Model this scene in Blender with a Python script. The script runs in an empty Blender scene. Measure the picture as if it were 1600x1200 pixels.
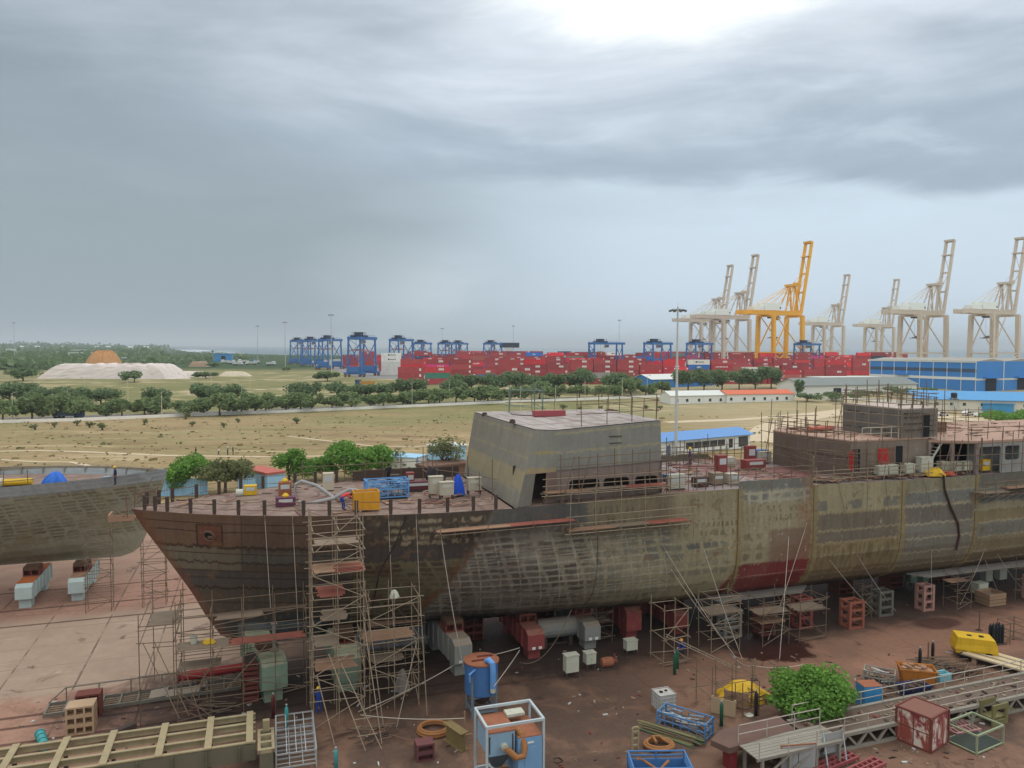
import bpy, bmesh, math, random
import numpy as np
from mathutils import Vector, Matrix
SC = bpy.context.scene
COL = SC.collection
rad = math.radians

# ------------------------------------------------------------------ camera
F = 1200.0                                   # focal length in photo pixels (photo is 1600 wide)
CZ = 23.0
PITCH = math.atan(58.5 / F); ROLL = rad(0.18)
_f = np.array([0, math.cos(PITCH), -math.sin(PITCH)])
_r0 = np.array([1.0, 0, 0]); _u0 = np.array([0, math.sin(PITCH), math.cos(PITCH)])
_r = math.cos(ROLL) * _r0 + math.sin(ROLL) * _u0
_u = -math.sin(ROLL) * _r0 + math.cos(ROLL) * _u0
CAMP = np.array([0, 0, CZ])
cd = bpy.data.cameras.new("Camera"); cd.sensor_width = 36; cd.lens = 27.0
cd.clip_start = 0.5; cd.clip_end = 60000
cam = bpy.data.objects.new("Camera", cd); COL.objects.link(cam)
cam.matrix_world = Matrix(((_r[0], _u[0], -_f[0], 0), (_r[1], _u[1], -_f[1], 0), (_r[2], _u[2], -_f[2], CZ), (0, 0, 0, 1)))
SC.camera = cam
SC.view_settings.view_transform = 'Standard'; SC.view_settings.look = 'None'
SC.view_settings.exposure = 0.08; SC.view_settings.gamma = 1.0
SC.cycles.max_bounces = 6; SC.cycles.diffuse_bounces = 3; SC.cycles.glossy_bounces = 2
SC.cycles.transparent_max_bounces = 6; SC.cycles.volume_bounces = 0
SC.cycles.use_denoising = True
try: SC.cycles.volume_step_rate = 1.0
except Exception: pass

# ------------------------------------------------------------------ node helpers
class NT:
    def __init__(s, tree): s.t = tree; s.n = tree.nodes; s.l = tree.links
    def new(s, typ, **kw):
        n = s.n.new(typ)
        for k, v in kw.items(): setattr(n, k, v)
        return n
    def put(s, sock, v):
        if v is None: return
        if hasattr(v, 'is_linked') or isinstance(v, bpy.types.NodeSocket): s.l.new(v, sock)
        else:
            if sock.type == 'RGBA' and len(v) == 3: v = tuple(v) + (1,)
            sock.default_value = v
    def math(s, op, a, b=None, c=None, clamp=False):
        n = s.new('ShaderNodeMath', operation=op); n.use_clamp = clamp
        for i, v in enumerate((a, b, c)):
            if v is not None: s.put(n.inputs[i], v)
        return n.outputs[0]
    def mix(s, fac, a, b, mode='MIX'):
        n = s.new('ShaderNodeMix', data_type='RGBA', blend_type=mode)
        s.put(n.inputs[0], fac); s.put(n.inputs[6], a); s.put(n.inputs[7], b); return n.outputs[2]
    def noise(s, vec, scale, detail=4, rough=.55, dist=0):
        n = s.new('ShaderNodeTexNoise'); s.put(n.inputs['Vector'], vec)
        n.inputs['Scale'].default_value = scale; n.inputs['Detail'].default_value = detail
        n.inputs['Roughness'].default_value = rough; n.inputs['Distortion'].default_value = dist
        return n.outputs['Fac']
    def step(s, v, a, b):                      # smoothstep
        n = s.new('ShaderNodeMapRange', interpolation_type='SMOOTHSTEP'); s.put(n.inputs[0], v)
        s.put(n.inputs[1], a); s.put(n.inputs[2], b); return n.outputs[0]
    def mapping(s, vec, loc=(0, 0, 0), rot=(0, 0, 0), sc=(1, 1, 1)):
        n = s.new('ShaderNodeMapping'); s.put(n.inputs[0], vec)
        n.inputs[1].default_value = loc; n.inputs[2].default_value = rot; n.inputs[3].default_value = sc
        return n.outputs[0]
    def sep(s, vec):
        n = s.new('ShaderNodeSeparateXYZ'); s.put(n.inputs[0], vec); return n.outputs

# ------------------------------------------------------------------ sky and sun
SUN_AZ, SUN_EL = rad(20), rad(60)             # azimuth from +Y towards +X
wd = bpy.data.worlds.new("World"); SC.world = wd; wd.use_nodes = True
W = NT(wd.node_tree); W.n.clear()
out = W.new('ShaderNodeOutputWorld')
sky = W.new('ShaderNodeTexSky', sky_type='NISHITA'); sky.sun_disc = False
sky.sun_elevation = SUN_EL; sky.sun_rotation = SUN_AZ
bg1 = W.new('ShaderNodeBackground'); W.l.new(sky.outputs[0], bg1.inputs[0]); bg1.inputs[1].default_value = 0.06
tc = W.new('ShaderNodeTexCoord'); D = tc.outputs['Generated']
x, y, z = W.sep(D)
DEG = 57.29578
AZ = W.math('MULTIPLY', W.math('ARCTAN2', x, y), DEG)
EL = W.math('MULTIPLY', W.math('ARCSINE', z), DEG)
cv = W.new('ShaderNodeCombineXYZ'); W.l.new(AZ, cv.inputs[0]); W.l.new(EL, cv.inputs[1])
AE = cv.outputs[0]
nA = W.noise(W.mapping(AE, sc=(.035, .11, 1)), 1.0, 6, .55, .6)         # broad streaks
nB = W.noise(W.mapping(AE, loc=(7, 3, 0), rot=(0, 0, rad(-7)), sc=(.075, .34, 1)), 1.0, 7, .6, .45)
nC = W.noise(W.mapping(AE, loc=(3, 11, 0), sc=(.05, .05, 1)), 1.0, 5, .5, .3)
nD = W.noise(W.mapping(AE, loc=(21, 5, 0), rot=(0, 0, rad(-6)), sc=(.035, .15, 1)), 1.0, 5, .58, .5)
wob = W.math('MULTIPLY', W.math('SUBTRACT', nB, .5), 3.2)
lr = W.step(AZ, -20.0, 14.0)                                             # rain on the left, lighter on the right
low = W.mix(lr, (.315, .385, .425), (.63, .75, .86))                     # air under the cloud bank
low = W.mix(W.math('MULTIPLY', W.step(EL, 4.5, 0), .5), low, W.mix(lr, (.275, .345, .375), (.53, .67, .78)))
dk = W.mix(W.step(AZ, -38, -4), (.295, .365, .415), (.405, .49, .58))   # the bank itself
up_ = W.mix(W.step(AZ, -34, 6), (.43, .50, .56), (.71, .78, .86))
mid = W.mix(W.step(W.math('ADD', EL, W.math('MULTIPLY', W.math('SUBTRACT', nD, .5), 22)), 13, 25), dk, up_)
eb = W.math('ADD', W.math('ADD', 11.6, wob), W.math('MULTIPLY', W.math('SUBTRACT', nC, .5), 2.0))
eb = W.math('SUBTRACT', eb, W.math('MULTIPLY', W.step(AZ, 20, 30), 1.8))
edge_w = W.math('SUBTRACT', EL, eb)
bank = W.step(edge_w, W.math('SUBTRACT', -.25, W.math('MULTIPLY', W.step(AZ, -4, -26), 5.0)), W.math('ADD', 1.3, W.math('MULTIPLY', W.step(AZ, -4, -26), 5.0)))
skyc = W.mix(bank, low, mid)
ga = W.math('DIVIDE', W.math('ADD', AZ, 8.5), 8.0); ge = W.math('DIVIDE', W.math('SUBTRACT', EL, 4.6), 3.6)
glow = W.step(W.math('ADD', W.math('SQRT', W.math('ADD', W.math('MULTIPLY', ga, ga), W.math('MULTIPLY', ge, ge))), W.math('MULTIPLY', W.math('SUBTRACT', nB, .5), .9)), 1.1, .2)
skyc = W.mix(W.math('MULTIPLY', glow, .6), skyc, (.68, .77, .84))
# thin paler veil just above the ragged edge, then the rain curtain left of centre
veil = W.math('MULTIPLY', W.step(nB, .52, .72), W.math('MULTIPLY', W.step(edge_w, .2, 2.5), W.step(AZ, -12, 4)))
skyc = W.mix(W.math('MULTIPLY', veil, .45), skyc, (.62, .71, .80))
rain = W.step(W.math('ADD', W.math('ADD', AZ, W.math('MULTIPLY', EL, -.9)), W.math('MULTIPLY', W.math('SUBTRACT', nA, .5), 7)), -7.0, -17.0)
rain = W.math('MULTIPLY', rain, W.math('MULTIPLY', W.step(EL, 17, 4), .6))
skyc = W.mix(rain, skyc, (.30, .365, .40))
str_ = W.math('ADD', .82, W.math('MULTIPLY', nD, .38))
str2 = W.math('ADD', .86, W.math('MULTIPLY', nB, .30))
gain = W.math('MULTIPLY', str_, str2)
gain = W.math('ADD', 1.0, W.math('MULTIPLY', W.math('SUBTRACT', gain, 1.0), W.step(EL, 4, 13)))
vm = W.new('ShaderNodeVectorMath', operation='SCALE'); W.l.new(skyc, vm.inputs[0]); W.l.new(gain, vm.inputs[3])
skyc = vm.outputs[0]
# bright break in the cloud above the frame, right of centre
da = W.math('DIVIDE', W.math('SUBTRACT', AZ, 11.0), 15.0); de = W.math('DIVIDE', W.math('SUBTRACT', EL, 29.0), 8.5)
rr = W.math('SQRT', W.math('ADD', W.math('MULTIPLY', da, da), W.math('MULTIPLY', de, de)))
brk = W.step(W.math('ADD', rr, W.math('MULTIPLY', W.math('SUBTRACT', nB, .5), 1.2)), 1.25, .35)
skyc = W.mix(brk, skyc, (1.5, 1.52, 1.46))
zen = W.step(EL, 28, 62)
skyc = W.mix(zen, skyc, (1.22, 1.27, 1.32))
back = W.step(W.math('ABSOLUTE', AZ), 55, 110)                            # broken, brighter overcast behind the viewpoint
skyc = W.mix(W.math('MULTIPLY', back, W.step(EL, 8, 40)), skyc, (1.4, 1.42, 1.42))
bg2 = W.new('ShaderNodeBackground'); W.l.new(skyc, bg2.inputs[0]); bg2.inputs[1].default_value = 1.0
ms = W.new('ShaderNodeMixShader'); ms.inputs[0].default_value = .95
W.l.new(bg1.outputs[0], ms.inputs[1]); W.l.new(bg2.outputs[0], ms.inputs[2]); W.l.new(ms.outputs[0], out.inputs[0])
sl = bpy.data.lights.new("Sun", 'SUN'); sl.energy = 0.7; sl.angle = rad(14); sl.color = (1, .965, .91)
so = bpy.data.objects.new("Sun", sl); COL.objects.link(so)
sd = Vector((math.sin(SUN_AZ) * math.cos(SUN_EL), math.cos(SUN_AZ) * math.cos(SUN_EL), math.sin(SUN_EL)))
so.rotation_euler = sd.to_track_quat('Z', 'Y').to_euler()

# ------------------------------------------------------------------ picture -> world measuring helpers
def ray(px, py): return _f + _r * (px - 800) / F - _u * (py - 600) / F
def P(px, py, z=0.0):
    d = ray(px, py); return Vector(CAMP + d * ((z - CZ) / d[2]))
def Q(px, py, dist):
    return Vector(CAMP + ray(px, py) * dist)
def sstep(a, b, v):
    t = min(1, max(0, (v - a) / (b - a))); return t * t * (3 - 2 * t)
def terr(x, y):
    return 5.0 * sstep(240, 385, y)
def G(px, py):
    z = 0.0
    for _ in range(40):
        p = P(px, py, z); z += .5 * (terr(p.x, p.y) - z)
    p.z = terr(p.x, p.y); return p
THETA = rad(18.5)
BOW = P(205, 795, 12.0)
UX = Vector((math.cos(THETA), math.sin(THETA), 0)); NX = Vector((-UX.y, UX.x, 0))
def S2W(s, t, z=0.0): return Vector((BOW.x, BOW.y, 0)) + UX * s + NX * t + Vector((0, 0, z))
def W2S(p): q = Vector((p.x - BOW.x, p.y - BOW.y, 0)); return q.dot(UX), q.dot(NX)

# ------------------------------------------------------------------ materials
MATS = {}
def mat(name, col, rough=.65, var=.18, scale=1.5, rust=0.0, metal=0.0, rustcol=(.16, .06, .03), bump=0.0, spec=.35, streak=0.0, dust=None, objrand=0.0):
    if name in MATS: return MATS[name]
    m = bpy.data.materials.new(name); m.use_nodes = True
    T = NT(m.node_tree); b = T.n['Principled BSDF']
    geo = T.new('ShaderNodeNewGeometry'); pos = geo.outputs['Position']
    n1 = T.noise(pos, scale, 5, .6)
    k = T.math('ADD', 1 - var, T.math('MULTIPLY', n1, 2 * var))
    if objrand:
        oi = T.new('ShaderNodeObjectInfo'); k = T.math('MULTIPLY', k, T.math('ADD', 1 - objrand, T.math('MULTIPLY', oi.outputs['Random'], 2 * objrand)))
    vm = T.new('ShaderNodeVectorMath', operation='SCALE'); vm.inputs[0].default_value = col; T.l.new(k, vm.inputs[3])
    c = vm.outputs[0]
    if streak:
        ns = T.noise(T.mapping(pos, sc=(3.0, 3.0, .35)), 1.0, 4, .6)
        c = T.mix(T.math('MULTIPLY', T.step(ns, .5, .75), streak), c, tuple(v * .45 for v in col))
    if dust:
        nd = T.noise(pos, scale * 2.3, 4, .6)
        up = T.sep(geo.outputs['Normal'])[2]
        c = T.mix(T.math('MULTIPLY', T.step(T.math('ADD', T.math('MULTIPLY', up, .35), nd), .5, .95), .8), c, dust)
    if rust:
        n2 = T.noise(pos, scale * 1.7 + .3, 7, .65, .5)
        th = .72 - rust * .42
        c = T.mix(T.step(n2, th, th + .12), c, rustcol)
    T.put(b.inputs['Base Color'], c)
    b.inputs['Roughness'].default_value = rough; b.inputs['Metallic'].default_value = metal
    b.inputs['Specular IOR Level'].default_value = spec
    if bump:
        bn = T.new('ShaderNodeBump'); bn.inputs['Strength'].default_value = bump; bn.inputs['Distance'].default_value = .05
        T.l.new(T.noise(pos, scale * 6, 4, .6), bn.inputs['Height']); T.l.new(bn.outputs[0], b.inputs['Normal'])
    MATS[name] = m; return m
def vcmat(name, attr='Col', rough=.7, spec=.3, var=.1, scale=4.0):
    if name in MATS: return MATS[name]
    m = bpy.data.materials.new(name); m.use_nodes = True
    T = NT(m.node_tree); b = T.n['Principled BSDF']
    a = T.new('ShaderNodeAttribute'); a.attribute_name = attr
    geo = T.new('ShaderNodeNewGeometry')
    n1 = T.noise(geo.outputs['Position'], scale, 5, .62)
    k = T.math('ADD', 1 - var, T.math('MULTIPLY', n1, 2 * var))
    vm = T.new('ShaderNodeVectorMath', operation='SCALE'); T.l.new(a.outputs['Color'], vm.inputs[0]); T.l.new(k, vm.inputs[3])
    T.l.new(vm.outputs[0], b.inputs['Base Color'])
    b.inputs['Roughness'].default_value = rough; b.inputs['Specular IOR Level'].default_value = spec
    MATS[name] = m; return m

# ------------------------------------------------------------------ mesh builder
def basis(d):
    d = d.normalized(); a = Vector((0, 0, 1)) if abs(d.z) < .95 else Vector((1, 0, 0))
    x = d.cross(a).normalized(); return x, x.cross(d).normalized()
class MB:
    def __init__(s): s.v = []; s.f = []; s.m = []; s.cur = 0; s.X = None
    def mi(s, i): s.cur = i; return s
    def add(s, vs, fs):
        o = len(s.v)
        s.v += [tuple(s.X @ Vector(p)) if s.X is not None else tuple(p) for p in vs]
        for f in fs: s.f.append(tuple(o + i for i in f)); s.m.append(s.cur)
        return s
    def box(s, c, d, rz=0, M=None):
        x, y, z = d[0] / 2, d[1] / 2, d[2] / 2
        vs = [Vector(p) for p in ((-x, -y, -z), (x, -y, -z), (x, y, -z), (-x, y, -z), (-x, -y, z), (x, -y, z), (x, y, z), (-x, y, z))]
        R = M if M is not None else Matrix.Rotation(rz, 3, 'Z')
        vs = [R @ p + Vector(c) for p in vs]
        return s.add(vs, [(0, 3, 2, 1), (4, 5, 6, 7), (0, 1, 5, 4), (1, 2, 6, 5), (2, 3, 7, 6), (3, 0, 4, 7)])
    def bb(s, a, b):                                   # box from corner to corner
        return s.box([(a[i] + b[i]) / 2 for i in range(3)], [abs(b[i] - a[i]) for i in range(3)])
    def beam(s, a, b, w, h):                           # box from a to b, w wide (horizontal), h high
        a, b = Vector(a), Vector(b); d = b - a; L = d.length
        if L < 1e-6: return s
        d /= L; up = Vector((0, 0, 1)) if abs(d.z) < .95 else Vector((1, 0, 0))
        x = d.cross(up).normalized(); y = x.cross(d).normalized()
        M = Matrix((x, d, y)).transposed()
        return s.box((a + b) / 2, (w, L, h), M=M)
    def tube(s, a, b, r, n=5, r2=None, cap=False):
        a, b = Vector(a), Vector(b); d = b - a
        if d.length < 1e-6: return s
        x, y = basis(d); r2 = r if r2 is None else r2
        vs = [a + (x * math.cos(t) + y * math.sin(t)) * r for t in [2 * math.pi * i / n for i in range(n)]]
        vs += [b + (x * math.cos(t) + y * math.sin(t)) * r2 for t in [2 * math.pi * i / n for i in range(n)]]
        fs = [(i, (i + 1) % n, n + (i + 1) % n, n + i) for i in range(n)]
        if cap: fs += [tuple(range(n - 1, -1, -1)), tuple(range(n, 2 * n))]
        return s.add(vs, fs)
    def cyl(s, a, b, r, n=16, r2=None): return s.tube(a, b, r, n, r2, True)
    def path(s, pts, r, n=6):
        pts = [Vector(p) for p in pts]; K = len(pts); vs = []; fs = []
        px = None
        for i, p in enumerate(pts):
            d = (pts[min(i + 1, K - 1)] - pts[max(i - 1, 0)])
            if px is None: x, y = basis(d)
            else:
                dn = d.normalized(); x = (px - dn * px.dot(dn)).normalized(); y = x.cross(dn).normalized() * -1
                y = dn.cross(x)
            px = x
            vs += [p + (x * math.cos(t) + y * math.sin(t)) * r for t in [2 * math.pi * j / n for j in range(n)]]
        for i in range(K - 1):
            for j in range(n):
                fs.append((i * n + j, i * n + (j + 1) % n, (i + 1) * n + (j + 1) % n, (i + 1) * n + j))
        fs += [tuple(range(n - 1, -1, -1)), tuple(range((K - 1) * n, K * n))]
        return s.add(vs, fs)
    def prism(s, poly, z0, z1):                        # poly ccw in xy
        n = len(poly); z0s = z0 if hasattr(z0, '__len__') else [z0] * n; z1s = z1 if hasattr(z1, '__len__') else [z1] * n
        vs = [(p[0], p[1], z0s[i]) for i, p in enumerate(poly)] + [(p[0], p[1], z1s[i]) for i, p in enumerate(poly)]
        fs = [tuple(range(n - 1, -1, -1)), tuple(range(n, 2 * n))] + [(i, (i + 1) % n, n + (i + 1) % n, n + i) for i in range(n)]
        return s.add(vs, fs)
    def loft(s, bot, top):                             # two matching loops of 3-d points
        n = len(bot)
        return s.add(list(bot) + list(top), [tuple(range(n - 1, -1, -1)), tuple(range(n, 2 * n))] + [(i, (i + 1) % n, n + (i + 1) % n, n + i) for i in range(n)])
    def lathe(s, prof, n=16, c=(0, 0, 0), a0=0, a1=2 * math.pi):
        vs = []; fs = []; K = len(prof)
        for i in range(n):
            a = a0 + (a1 - a0) * i / n
            vs += [(c[0] + r * math.cos(a), c[1] + r * math.sin(a), c[2] + z) for r, z in prof]
        for i in range(n):
            j = (i + 1) % n
            for k in range(K - 1): fs.append((i * K + k, j * K + k, j * K + k + 1, i * K + k + 1))
        return s.add(vs, fs)
    def quad(s, a, b, c, d): return s.add([a, b, c, d], [(0, 1, 2, 3)])
    def build(s, name, mats, parent=None, smooth=False, loc=None, bevel=0):
        me = bpy.data.meshes.new(name); me.from_pydata(s.v, [], s.f)
        for m in (mats if isinstance(mats, (list, tuple)) else [mats]): me.materials.append(m)
        if s.f: me.polygons.foreach_set('material_index', s.m)
        if smooth and s.f: me.polygons.foreach_set('use_smooth', [True] * len(s.f))
        me.update()
        return link(name, me, parent, loc)
def link(name, me, parent=None, loc=None):
    o = bpy.data.objects.new(name, me); COL.objects.link(o)
    if parent is not None: o.parent = parent
    if loc is not None: o.location = loc
    return o
USED = {}
def tag(o, label, cat, group=None):
    o['label'] = label; o['category'] = cat
    if group: o['group'] = group
    USED[label] = USED.get(label, 0) + 1
    return o
def thing(name, label, cat, loc=(0, 0, 0), rz=0.0, group=None):
    o = bpy.data.objects.new(name, None); COL.objects.link(o)
    o.location = loc; o.rotation_euler = (0, 0, rz); o.empty_display_size = .3
    return tag(o, label, cat, group)
def struct(o, kind='structure'): o['kind'] = kind; return o
def dup(root, loc, rz=None, label=None, scale=None):
    c = root.copy(); COL.objects.link(c); c.location = loc
    if rz is not None: c.rotation_euler = (0, 0, rz)
    if scale is not None: c.scale = (scale,) * 3
    if label: c['label'] = label
    for ch in list(root.children):
        k = ch.copy(); COL.objects.link(k); k.parent = c
        for g in list(ch.children):
            h = g.copy(); COL.objects.link(h); h.parent = k
    return c
_ones = ['first', 'second', 'third', 'fourth', 'fifth', 'sixth', 'seventh', 'eighth', 'ninth', 'tenth', 'eleventh', 'twelfth', 'thirteenth', 'fourteenth', 'fifteenth', 'sixteenth', 'seventeenth', 'eighteenth', 'nineteenth']
_tens = {2: 'twent', 3: 'thirt', 4: 'fort', 5: 'fift', 6: 'sixt', 7: 'sevent'}
def ordw(i):
    if i < 19: return _ones[i]
    t, o = divmod(i + 1, 10)
    return _tens[t] + 'ieth' if o == 0 else _tens[t] + 'y-' + _ones[o - 1]
# value noise for painted meshes
def vnoise(x, y, seed=0):
    xi = np.floor(x).astype(np.int64); yi = np.floor(y).astype(np.int64); fx = x - xi; fy = y - yi
    fx = fx * fx * (3 - 2 * fx); fy = fy * fy * (3 - 2 * fy)
    def h(a, b):
        n = (a * 374761393 + b * 668265263 + seed * 974711) & 0xffffffff
        n = ((n ^ (n >> 13)) * 1274126177) & 0xffffffff
        return ((n ^ (n >> 16)) & 0xffff) / 65535.0
    return (h(xi, yi) * (1 - fx) + h(xi + 1, yi) * fx) * (1 - fy) + (h(xi, yi + 1) * (1 - fx) + h(xi + 1, yi + 1) * fx) * fy
def fbm(x, y, seed=0, oct=4):
    a = .5; t = 0; w = 0
    for i in range(oct):
        t = t + a * vnoise(x * 2 ** i, y * 2 ** i, seed + i * 17); w += a; a *= .55
    return t / w
# ------------------------------------------------------------------ ship form (local: s aft from the bow, t to far side, z up)
_sz = [1.7, 2.0, 2.7, 4.3, 5.9, 8.5, 10.6, 12.0, 13.0]; _ss = [8.0, 6.8, 5.5, 4.5, 3.7, 2.1, .76, 0, -.5]
_mz = [1.7, 1.95, 2.2, 3.0, 3.9, 5.0, 6.2, 7.5, 13.0]; _mb = [0.0, .35, 1.2, 4.3, 5.7, 6.45, 6.85, 7.0, 7.0]
def stem_s(z): return np.interp(z, _sz, _ss)
def stem_z(s): return np.interp(s, _ss[::-1], _sz[::-1])
def hull_b(s, z):
    s = np.asarray(s, float); z = np.asarray(z, float)
    L = np.interp(z, [2, 3, 5, 8, 12], [36, 36, 32, 26, 22]); p = np.interp(z, [2, 3, 5, 8, 12], [1.5, 1.55, 1.75, 2.1, 2.65])
    x = np.clip((s - stem_s(z)) / L, 0, 1)
    M = np.interp(z, _mz, _mb)
    aft = 1 - .25 * np.clip((s - 78) / 22, 0, 1) ** 2
    return M * (1 - (1 - x) ** p) * aft
def keel_z(s): return np.where(np.asarray(s) < 8, stem_z(s), np.interp(s, [8, 12, 70, 96], [1.7, 1.75, 1.75, 4.5]))
def hull_top(s): return np.interp(s, [0, 2, 10, 20, 25, 29, 38, 43, 43.05, 49.9, 49.95, 60, 95], [12.0, 12.0, 12.03, 11.86, 11.84, 11.95, 12.2, 12.2, 12.75, 12.75, 12.1, 12.0, 12.2])
# ------------------------------------------------------------------ setting
def C(r, g, b, k=1.0):
    f = lambda v: (v / 12.92 if v <= .04045 else ((v + .055) / 1.055) ** 2.4)
    return tuple(min(.9, f(q / 255) * k) for q in (r, g, b))
COAST = [(-9000, 30000), (-4000, 9000), (-2260, 5000), (-1330, 3100), (-950, 2300), (-650, 1800), (-300, 1400), (-150, 1180), (9000, 1180)]
def coast(x): return np.interp(x, [c[0] for c in COAST], [c[1] for c in COAST])
def grid_mesh(xs, ys, zf):
    X, Y = np.meshgrid(xs, ys); Zv = zf(X, Y)
    n, m = len(xs), len(ys)
    v = np.stack([X.ravel(), Y.ravel(), Zv.ravel()], 1)
    i = np.arange(n * m).reshape(m, n)
    f = np.stack([i[:-1, :-1].ravel(), i[:-1, 1:].ravel(), i[1:, 1:].ravel(), i[1:, :-1].ravel()], 1)
    return v, f
def terr_np(X, Y):
    t = np.clip((Y - 240) / 145, 0, 1); z = 5 * t * t * (3 - 2 * t)
    r = Y - coast(X)
    k = np.clip((r + 25) / 60, 0, 1); z = z * (1 - k) - 9 * k
    far = np.clip((Y - 700) / 900, 0, 1) * np.clip((-X - 250) / 500, 0, 1) * np.clip(-r / 300, 0, 1)
    z += far * 2.5 * fbm(X / 260, Y / 260, 5)
    return z
xs = np.concatenate([np.linspace(-9000, -2600, 18), np.linspace(-2500, -420, 60), np.linspace(-400, 700, 90), np.linspace(760, 9000, 12)])
ys = np.concatenate([np.linspace(-60, 220, 8), np.linspace(240, 400, 24), np.linspace(420, 1500, 80), np.linspace(1530, 5200, 90), np.linspace(5500, 26000, 14)])
v, f = grid_mesh(xs, ys, terr_np)
me = bpy.data.meshes.new('ground'); me.from_pydata(v.tolist(), [], f.tolist()); me.polygons.foreach_set('use_smooth', [True] * len(f))
m = bpy.data.materials.new('field_ground'); m.use_nodes = True
T = NT(m.node_tree); b = T.n['Principled BSDF']; b.inputs['Roughness'].default_value = .95; b.inputs['Specular IOR Level'].default_value = .1
pos = T.new('ShaderNodeNewGeometry').outputs['Position']
px_, py_, pz_ = T.sep(pos)
big = T.noise(T.mapping(pos, sc=(.012, .03, 0)), 1, 5, .6, .4)
midn = T.noise(T.mapping(pos, sc=(.05, .16, 0)), 1, 6, .65, .5)
fin = T.noise(T.mapping(pos, sc=(.5, 1.2, 0)), 1, 5, .7)
tan = T.mix(midn, C(118, 98, 72), C(186, 164, 122))
tan = T.mix(T.step(fin, .46, .72), tan, C(110, 98, 62))
pale = T.mix(T.step(midn, .3, .7), C(205, 190, 158), C(172, 152, 120))
green = T.mix(midn, C(84, 94, 58), C(142, 140, 92))
green = T.mix(T.step(fin, .5, .75), green, C(74, 86, 48))
dark = T.mix(midn, C(42, 62, 40), C(74, 92, 58))
bn = T.math('MULTIPLY', T.math('SUBTRACT', big, .5), 120)
yy = T.math('ADD', py_, bn)
c = T.mix(T.step(T.math('ADD', midn, T.math('MULTIPLY', T.math('SUBTRACT', big, .5), 1.2)), .42, .66), tan, T.mix(.45, tan, green))
c = T.mix(T.math('MULTIPLY', T.step(T.math('ADD', px_, T.math('MULTIPLY', bn, .6)), 45, 90), T.math('MULTIPLY', T.step(py_, 330, 230), .85)), c, pale)
c = T.mix(T.math('MULTIPLY', T.step(yy, 225, 275), .8), c, green)
c = T.mix(T.math('MULTIPLY', T.step(yy, 225, 265), T.math('MULTIPLY', T.step(px_, 20, 80), .6)), c, T.mix(.45, pale, tan))
dt = T.noise(T.mapping(pos, loc=(9, 4, 0), sc=(.03, .13, 0)), 1, 6, .7, .6)
c = T.mix(T.math('MULTIPLY', T.step(dt, .50, .64), T.math('MULTIPLY', T.step(py_, 260, 190), .7)), c, T.mix(fin, C(104, 86, 62), C(140, 116, 88)))
c = T.mix(T.math('MULTIPLY', T.step(dt, .45, .34), T.math('MULTIPLY', T.step(py_, 260, 190), .45)), c, C(200, 178, 146))
c = T.mix(T.math('MULTIPLY', T.step(T.math('ADD', midn, T.math('MULTIPLY', big, .5)), .78, .88), T.step(py_, 240, 300)), c, pale)
c = T.mix(T.math('MULTIPLY', T.step(yy, 520, 640), T.step(px_, -90, -180)), c, dark)
T.put(b.inputs['Base Color'], c); me.materials.append(m)
struct(link('ground', me))

# sea
m = bpy.data.materials.new('sea_water'); m.use_nodes = True
T = NT(m.node_tree); b = T.n['Principled BSDF']; b.inputs['Roughness'].default_value = .28
pos = T.new('ShaderNodeNewGeometry').outputs['Position']; px_, py_, pz_ = T.sep(pos)
wv = T.noise(T.mapping(pos, sc=(.02, .05, 0)), 1, 6, .6)
sea = T.mix(T.noise(T.mapping(pos, sc=(.0006, .004, 0)), 1, 4, .6), C(58, 86, 94), C(84, 110, 116))
dist = T.math('ADD', T.math('MULTIPLY', T.math('ADD', px_, 950), .8997), T.math('MULTIPLY', T.math('SUBTRACT', py_, 2300), .4365))
al = T.math('ADD', T.math('MULTIPLY', T.math('ADD', px_, 950), -.4365), T.math('MULTIPLY', T.math('SUBTRACT', py_, 2300), .8997))
cb = T.new('ShaderNodeCombineXYZ'); T.l.new(T.math('MULTIPLY', dist, .014), cb.inputs[0]); T.l.new(T.math('MULTIPLY', al, .0022), cb.inputs[1])
fo = T.noise(cb.outputs[0], 1.0, 5, .6, .7)
fm = T.math('MULTIPLY', T.step(T.math('SUBTRACT', fo, T.math('MULTIPLY', dist, .0007)), .40, .50), T.math('MULTIPLY', T.step(dist, 420, 60), T.math('MULTIPLY', T.step(al, -100, 300), T.step(al, 2600, 1600))))
T.put(b.inputs['Base Color'], T.mix(fm, sea, (.85, .87, .86)))
T.put(b.inputs['Roughness'], T.math('ADD', .28, T.math('MULTIPLY', fm, .6)))
bn = T.new('ShaderNodeBump'); bn.inputs['Strength'].default_value = .9; bn.inputs['Distance'].default_value = 3.0
T.l.new(wv, bn.inputs['Height']); T.l.new(bn.outputs[0], b.inputs['Normal'])
struct(MB().quad((-30000, 900, 1), (30000, 900, 1), (30000, 30000, 1), (-30000, 30000, 1)).build('sea', m))

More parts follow.
